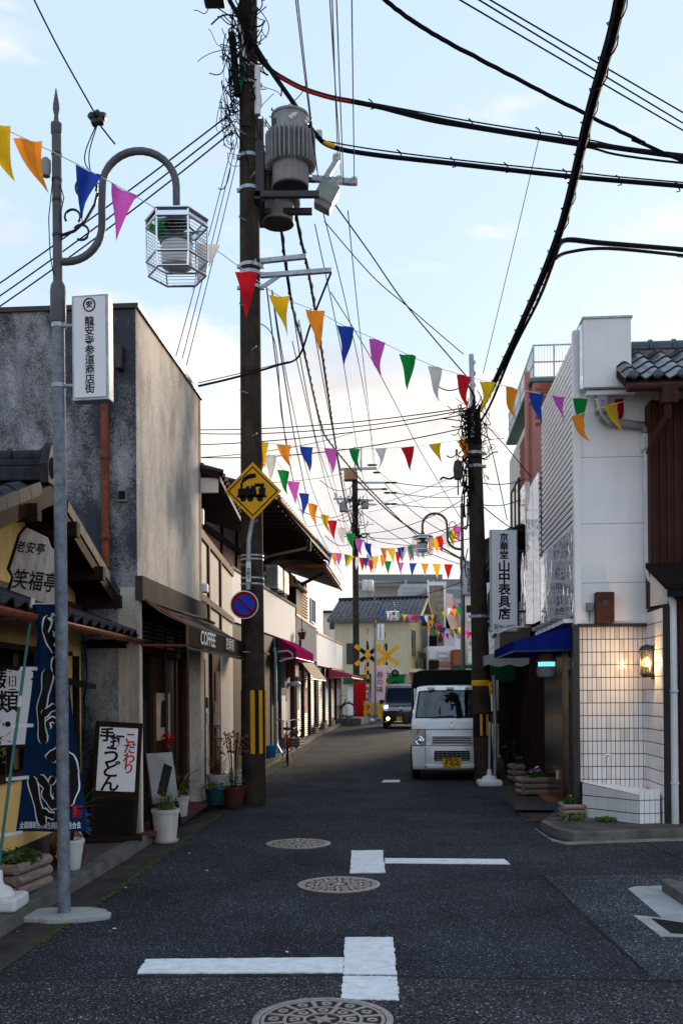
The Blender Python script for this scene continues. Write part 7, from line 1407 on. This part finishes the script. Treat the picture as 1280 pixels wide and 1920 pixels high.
# cables from the utility pole to the right
o, path = wire([(455,20,PD),(490,112,PD),(545,155,PD),(610,180,PD),(690,196,PD),(880,236,PD),(1090,268,PD),(1290,296,PD),(1500,322,PD),(2300,400,PD)], .034, label='upper black cable with red sleeves crossing from the transformer pole to the right')
MB().tube([p_+Vector((.0,-.03,-.03)) for p_ in path[14:38]], .018, 6).build('red_sleeve', MT['cable_red'], o)
wire([(690,192,PD),(880,227,PD),(1090,260,PD),(1290,290,PD),(2300,396,PD)], .010, label='thin messenger wire just above the upper crossing cable')
wire([(700,200,PD),(800,226,PD),(880,240,PD),(1090,274,PD),(1290,307,PD),(2300,404,PD)], .016, label='slack black cable just below the upper crossing cable')
o, path = wire([(430,0,PD-.2),(490,105,PD-.2),(548,190,PD-.2),(590,250,PD-.1),(622,275,PD),(700,290,PD),(860,308,PD),(1080,332,PD),(1290,350,PD),(1500,370,PD),(2300,430,PD)], .034, label='lower black cable with yellow sleeve crossing from the transformer pole to the right')
MB().tube([p_+Vector((0,-.012,.006)) for p_ in path[36:42]], .036, 8).build('yellow_sleeve', MT['cable_yellow'], o); wire([(612,265,PD),(700,280,PD),(860,300,PD),(1080,323,PD),(1290,343,PD),(2300,426,PD)], .010, label='thin messenger wire just above the lower crossing cable')
hk = MB()
for px, py in ((697,197),(884,234),(1010,250),(1052,258),(750,292),(850,306),(950,316),(1060,328),(1160,340),(1270,352)): p_ = P(px,py,PD); hk.tube([p_+Vector((-.05,0,.09)),p_+Vector((0,0,.05)),p_+Vector((.03,0,-.05)),p_+Vector((-.02,0,-.06))],.010,5)
h_ = hk.build('cable_hangers', MT['cable'], o); h_['kind'] = 'stuff'
wire([(705,-12,9.5),(790,50,10),(900,112,10.6),(1060,195,11.5),(1200,265,12.4),(1300,310,13),(2100,640,18)], .022, label='single thick wavy black cable slanting down to the right', wob=.004)
for k, (a, b_) in enumerate((((845,-10),(2209,771)),((878,-12),(2143,735)),((905,-8),(2090,667)))): wire([(a[0],a[1],10.5),(b_[0],b_[1],19.5)], .009, .06, 'one of three parallel thin wires slanting down across the upper right sky', 'three thin parallel wires upper right')
wire([(1010,258,PD),(965,450,15.5),(905,700,17.4)], .006, label='hair-thin tie wire dropping from the crossing cable to the leaning pole')
# wires from overhead down to the switch insulators
for (a, b_) in (((552,-20),(594,320)),((556,-20),(596,330)),((617,-20),(640,330)),((622,-20),(633,292)),((630,-20),(644,345)),((659,-20),(664,338))): wire([(a[0],a[1],10.2),(b_[0],b_[1],PD+.4)], .007, .05, 'fine vertical wire rising from the switch insulators to overhead', 'fine wires rising from the switch insulators')
# drops from the utility pole to the left
for (a, b_, s_) in (((432,213),(-472,829),.2),((432,232),(-472,846),.25),((436,246),(-472,856),.3)): wire([(a[0],a[1],PD-.2),(b_[0],b_[1],17)], .011, s_, 'one of three cables running left from the pole behind the lamp', 'three cables running left from the pole')
for (a, b_) in (((438,262),(330,668)),((446,255),(342,672)),((452,268),(350,684))): wire([(a[0],a[1],PD-.1),(b_[0],b_[1],13.6)], .006, .03, 'thin service wire falling from the pole to the stucco building roof', 'service wires to the stucco building')
wire([(372,724,13.7),(440,708,13.9),(520,685,14.6),(560,668,15),(585,600,14.6),(620,512,PD)], .016, label='thick service cable looping from the crossarm to the stucco building'); wire([(372,718,13.7),(450,700,14),(540,678,14.8)], .006, label='thin wire beside the looping service cable')
# lamp feed wire
o, path = wire([(50,-30,6.2),(110,90,6.5),(178,212,6.85)], .006, label='thin feed wire from overhead to the hooked lamp arm'); wire([(186,232,6.9),(206,258,7.0),(216,270,7.05)], .006, label='short stay rod between insulators and the hooked lamp arm')
ins = empty('strain_insulators', P(181,224,6.88), 0, 'cluster of small dark strain insulators on the lamp feed wire', 'insulator')
for k, (x, z) in enumerate(((-.03,.02),(.01,.035),(-.012,-.02),(.03,-.012),(.045,.02))): MB().lathe([(.008,-.025),(.026,-.02),(.03,0),(.026,.02),(.008,.025)],(x,0,z),12,Matrix.Rotation(R(40+k*15),3,'Y')).build('insulator', MT['dark_metal'], ins, True)
wire([(180,236,6.9),(162,280,6.92),(160,305,6.95),(172,325,7.0),(185,345,7.0)], .004, label='slack loop of thin wire below the lamp insulators'); wire([(182,236,6.9),(168,285,6.92),(170,320,6.95),(180,338,7.0)], .004, label='second slack loop of thin wire below the lamp insulators')
# cables running away down the street
F = 50
dn = [([(524,405,PD+.4),(545,560,17),(570,660,20),(600,790,26),(622,835,29),(700,925,38),(790,1010,48),(862,1048,56)],.022,'thick lashed cable leaving the lower transformer down the street'), ([(545,330,PD+.1),(560,430,15.5),(580,520,17),(603,660,21),(628,830,30),(645,930,38),(663,1000,49.8)],.024,'thick lashed cable from the upper transformer to the far pole'), ([(500,540,PD),(520,700,18),(545,880,25),(580,1000,33),(620,1060,44)],.011,'thin cable beside the pole falling to the left row'), ([(510,545,PD),(532,700,18),(560,860,24),(592,985,32),(640,1075,46)],.012,'second thin cable beside the pole falling to the left row'), ([(538,500,PD),(568,700,19),(600,850,27),(640,960,38),(660,1010,49.8)],.010,'slim lashed wire between the two thick cables'), ([(582,580,PD+1),(620,790,22),(650,930,33),(668,985,49.8)],.009,'fine wire running down to the far pole'), ([(606,400,PD+.5),(655,600,18),(690,780,26),(700,870,49)],.008,'fine wire from the switch box to the far crossarm'), ([(652,395,PD+.5),(668,560,18),(690,760,27),(703,872,49.5)],.008,'fine vertical wire over the road to the far crossarm')]
for pts, r, lab in dn:
    o, path = wire(pts, r, label=lab)
    if r > .02: spiral(o, path, r*1.35, .6, rr=.007)
for pts, r, lab in (([(600,345,PD+.4),(690,470,15.5),(766,578,16.3),(888,722,17.3)],.011,'cable slanting from the switch arm down to the leaning pole head'), ([(608,415,PD+.3),(700,520,15.4),(770,580,16.2),(868,664,17.3)],.008,'thin wire crossing to the top of the leaning pole mast'), ([(620,548,PD),(700,680,19),(790,850,26),(850,950,30),(862,970,22.4)],.009,'thin wire from the crossarm to the second hooked lamp'), ([(668,900,50),(735,965,45),(800,1010,40),(868,1050,34)],.03,'dark service cable from the far pole toward the right row')): wire(pts, r, label=lab)
for a, b_, s_ in (((372,806),(876,764),.1),((372,813),(876,768),.14),((372,834),(876,776),.1),((372,858),(872,802),.16)): wire([(a[0],a[1],20),(b_[0],b_[1],17.4)], .010, s_, 'one of four thin wires crossing the road from the leaning pole to the left', 'four thin wires crossing the road')
for pts in ([(740,905,50),(900,907,60)],[(740,924,50),(900,928,60)],[(740,945,50),(900,945,60)]): wire(pts, .02, .2, 'railway feeder wire running right from the far pole insulators', 'railway feeder wires')
for pts in ([(680,1000,50),(870,935,40)],[(682,1005,50),(868,980,38)],[(675,930,50),(700,1075,60)],[(720,905,50),(860,1010,40)],[(672,955,50),(870,1060,44)],[(675,1005,50),(880,1010,36)],[(665,1010,50),(610,1005,34)],[(662,910,50),(600,900,40)],[(655,957,50),(560,955,36)],[(690,1120,55),(880,1085,40)]): wire(pts, .016, .35, 'slack thin wire fanning out from the far pole', 'slack wires fanning from the far pole')
for pts in ([(905,790,17.4),(925,860,19),(950,975,20)],[(900,785,17.4),(950,840,18.5),(995,895,19.5)],[(905,950,17.4),(950,985,18.5),(980,1000,19.5)],[(900,905,17.4),(1000,890,21)],[(898,945,17.4),(985,930,21)]): wire(pts, .009, .1, 'short service wire from the leaning pole to the houses on its right', 'service wires right of the leaning pole')

for pts in ([(512,560,PD),(548,760,19),(590,930,29),(640,1040,45)],[(590,420,PD+.4),(640,660,19),(668,830,30),(690,945,46)],[(560,600,PD+.6),(600,800,22),(640,960,36),(655,1030,48)],[(548,640,15),(590,820,22),(618,930,30),(640,990,46)],[(470,600,PD),(515,640,16),(528,780,20),(545,860,24)]): wire(pts, .008, label='hair-thin telephone wire running down the street between the thick cables', grp='hair-thin telephone wires')
for pts in ([(372,858,20),(660,812,32)],[(500,905,26),(668,880,50)],[(690,950,50),(880,880,36)],[(690,960,50),(878,905,36)],[(705,880,50),(862,1000,60)],[(560,990,32),(668,960,50)]): wire(pts, .010, .12, 'faint thin wire crossing between houses near the far pole', 'faint wires near the far pole')
# ================================================================ BUNTING
def pennant_mesh(name, mat, wd, ln, seed):
    r_ = random.Random(seed); tw = r_.uniform(-1.1,1.1); cu = r_.uniform(-.10,.12); m = MB(); n = 6; k = 4
    for j in range(n+1):
        v = j/n; w_ = wd*(1-v)*.5
        for i in range(k+1):
            u = -1+2*i/k; a = tw*v; x = u*w_*math.cos(a)+cu*v*v; y = u*w_*math.sin(a)+.05*math.sin(v*5+seed)*v+.02*math.sin(u*3+seed)*(1-v); m.v.append((x,y,-ln*v*(1-.05*abs(tw))))
    for j in range(n):
        for i in range(k): m.f.append((j*(k+1)+i,j*(k+1)+i+1,(j+1)*(k+1)+i+1,(j+1)*(k+1)+i))
    return m.mesh(name, FLAG[mat], True)
cache = {}
COLS = ['yellow','orange','blue','purple','green','white','red']
def bunting(line, flags, label, wd=.165, ln=.315, sag=0.0, facing=0):
    q = [P(*p) for p in line]; t = empty('bunting', q[0], 0, label, 'bunting', 'pennant strings over the street'); out = []
    for s_ in range(len(q)-1):
        p0, p1, p2, p3_ = q[max(s_-1,0)], q[s_], q[s_+1], q[min(s_+2,len(q)-1)]
        for i in range(12): u = i/12; out.append(.5*((2*p1)+(p2-p0)*u+(2*p0-5*p1+4*p2-p3_)*u*u+(3*p1-p0-3*p2+p3_)*u**3))
    out.append(q[-1]); MB().tube([p_-q[0] for p_ in out], .0035, 5).build('string', MT['white_ink'], t)
    for k, (px, colr) in enumerate(flags):
        # find the place on the string that shows at this picture column
        best = None
        for a, b_ in zip(out, out[1:]):
            for i in range(6):
                p_ = a.lerp(b_, i/6); u = CX+F_PX*p_.x/p_.y; v_ = F_PX*(p_.z-CAM_H)/p_.y; uu = CX+(u-CX)*math.cos(ROLL)-v_*math.sin(ROLL)
                if best is None or abs(uu-px) < best[0]: best = (abs(uu-px), p_, (b_-a).normalized())
        key = (colr, k%5, wd, ln); 
        if key not in cache: cache[key] = pennant_mesh('pennant', colr, wd, ln, k%5+len(colr)*3)
        d_ = best[2]; yaw = math.atan2(d_.y,d_.x); pit = -math.asin(max(-1,min(1,d_.z)))
        yaw = max(-.45, min(.45, yaw)); inst(cache[key],'pennant',t,best[1]-q[0],(rnd.uniform(-.12,.12),pit*.8,yaw+rnd.uniform(-.25,.25)))
    return t
bunting([(-60,215,6.0),(0,238,6.3),(110,290,6.8),(205,340,6.95),(300,396,7.15),(400,465,7.6),(455,505,8.1),(523,555,8.7),(590,582,9.2),(648,612,9.6),(708,638,10.0),(764,665,10.3),(817,688,10.7),(870,704,11.0),(913,716,11.2),(960,727,11.4),(1005,737,11.6),(1045,743,11.75),(1090,747,11.85),(1125,748,11.9),(1170,747,12.05)],
        [(-8,'yellow'),(52,'orange'),(168,'blue'),(232,'purple'),(310,'green'),(388,'white'),(462,'red'),(523,'yellow'),(590,'orange'),(648,'blue'),(708,'purple'),(764,'green'),(817,'white'),(870,'red'),(913,'yellow'),(960,'orange'),(1005,'blue'),(1045,'purple'),(1088,'green'),(1125,'white'),(1158,'red')],
        'long string of coloured pennants from the hooked lamp across to the white shop', .19,.37)
bunting([(1060,785,11.6),(1082,778,11.65),(1108,770,11.7),(1140,760,11.75),(1172,752,11.8)], [(1082,'orange'),(1144,'yellow')], 'short string with orange and yellow pennant at the white shop parapet', .18,.36)
bunting([(474,825,PD-.17),(490,829,PD),(573,838,14.9),(664,842,15.6),(764,838,16.4),(814,832,16.8),(880,822,17.3)], [(490,'yellow'),(532,'orange'),(573,'blue'),(619,'purple'),(664,'green'),(712,'white'),(764,'red'),(814,'yellow'),(866,'orange')], 'level string of pennants between the thick utility pole and the leaning pole', .235,.39)
bunting([(478,838,PD-.1),(505,852,15),(532,882,16),(550,903,16.7),(570,925,17.6),(587,945,18.4),(606,963,19.3),(623,976,20.2),(642,990,21.2),(658,1001,22),(672,1010,22.8),(690,1019,23.6),(720,1028,25),(760,1025,25),(800,1015,24.5),(845,995,23.5),(862,980,22.6)],
        [(486,'red'),(506,'white'),(532,'green'),(550,'purple'),(570,'blue'),(587,'orange'),(609,'yellow'),(623,'red'),(641,'white'),(657,'green'),(673,'purple'),(689,'blue'),(719,'orange'),(733,'yellow'),(751,'blue'),(758,'white'),(771,'green'),(782,'purple'),(794,'blue'),(805,'orange'),(815,'yellow'),(825,'red'),(834,'white'),(844,'green'),(851,'yellow'),(856,'purple')],
        'receding string of pennants from the utility pole down to the second hooked lamp', .22,.40)
bunting([(610,1036,30),(640,1038,29.5),(680,1046,29),(720,1040,28),(755,1032,26.5),(790,1018,24.5),(860,990,22.6)], [(617,'blue'),(628,'orange'),(636,'purple'),(651,'green'),(657,'yellow'),(672,'white'),(680,'red'),(686,'blue'),(703,'yellow'),(719,'orange'),(747,'red'),(769,'purple'),(789,'green')], 'string of small pennants crossing low behind the far pole', .22,.40)
bunting([(690,1050,34),(727,1052,33),(750,1055,32),(775,1056,31),(800,1057,30),(840,1058,28),(870,1056,26)], [(697,'red'),(703,'white'),(727,'green'),(751,'purple'),(774,'blue'),(796,'orange'),(818,'yellow'),(840,'red'),(905,'purple')], 'string of small pennants hung lowest above the station canopy', .26,.44)
def far_string(line, n, lab, off): 
    xs = [line[0][0]+(line[-1][0]-line[0][0])*(k+.5)/n for k in range(n)]; bunting(line, [(x,COLS[(k*3+off)%7]) for k, x in enumerate(xs)], lab, .26,.42)
far_string([(712,1140,45),(740,1150,47),(770,1153,49),(815,1152,51),(866,1128,52)], 15, 'distant string of pennants from the slim lamp across the cream house', 2)
far_string([(798,1155,52),(815,1168,54),(830,1176,55),(850,1180,56),(872,1170,50)], 10, 'distant string of pennants before the stone clad house', 4)
far_string([(800,1170,56),(820,1184,58),(845,1186,59),(876,1165,60)], 9, 'farthest string of pennants above the white far shop', 1)
far_string([(838,1138,48),(850,1142,46),(862,1136,44),(872,1128,42)], 4, 'short distant string of pennants beside the lamp pole', 5)
far_string([(872,1180,50),(880,1185,50),(892,1186,50)], 4, 'short distant string of pennants over the flower shop sign', 3)
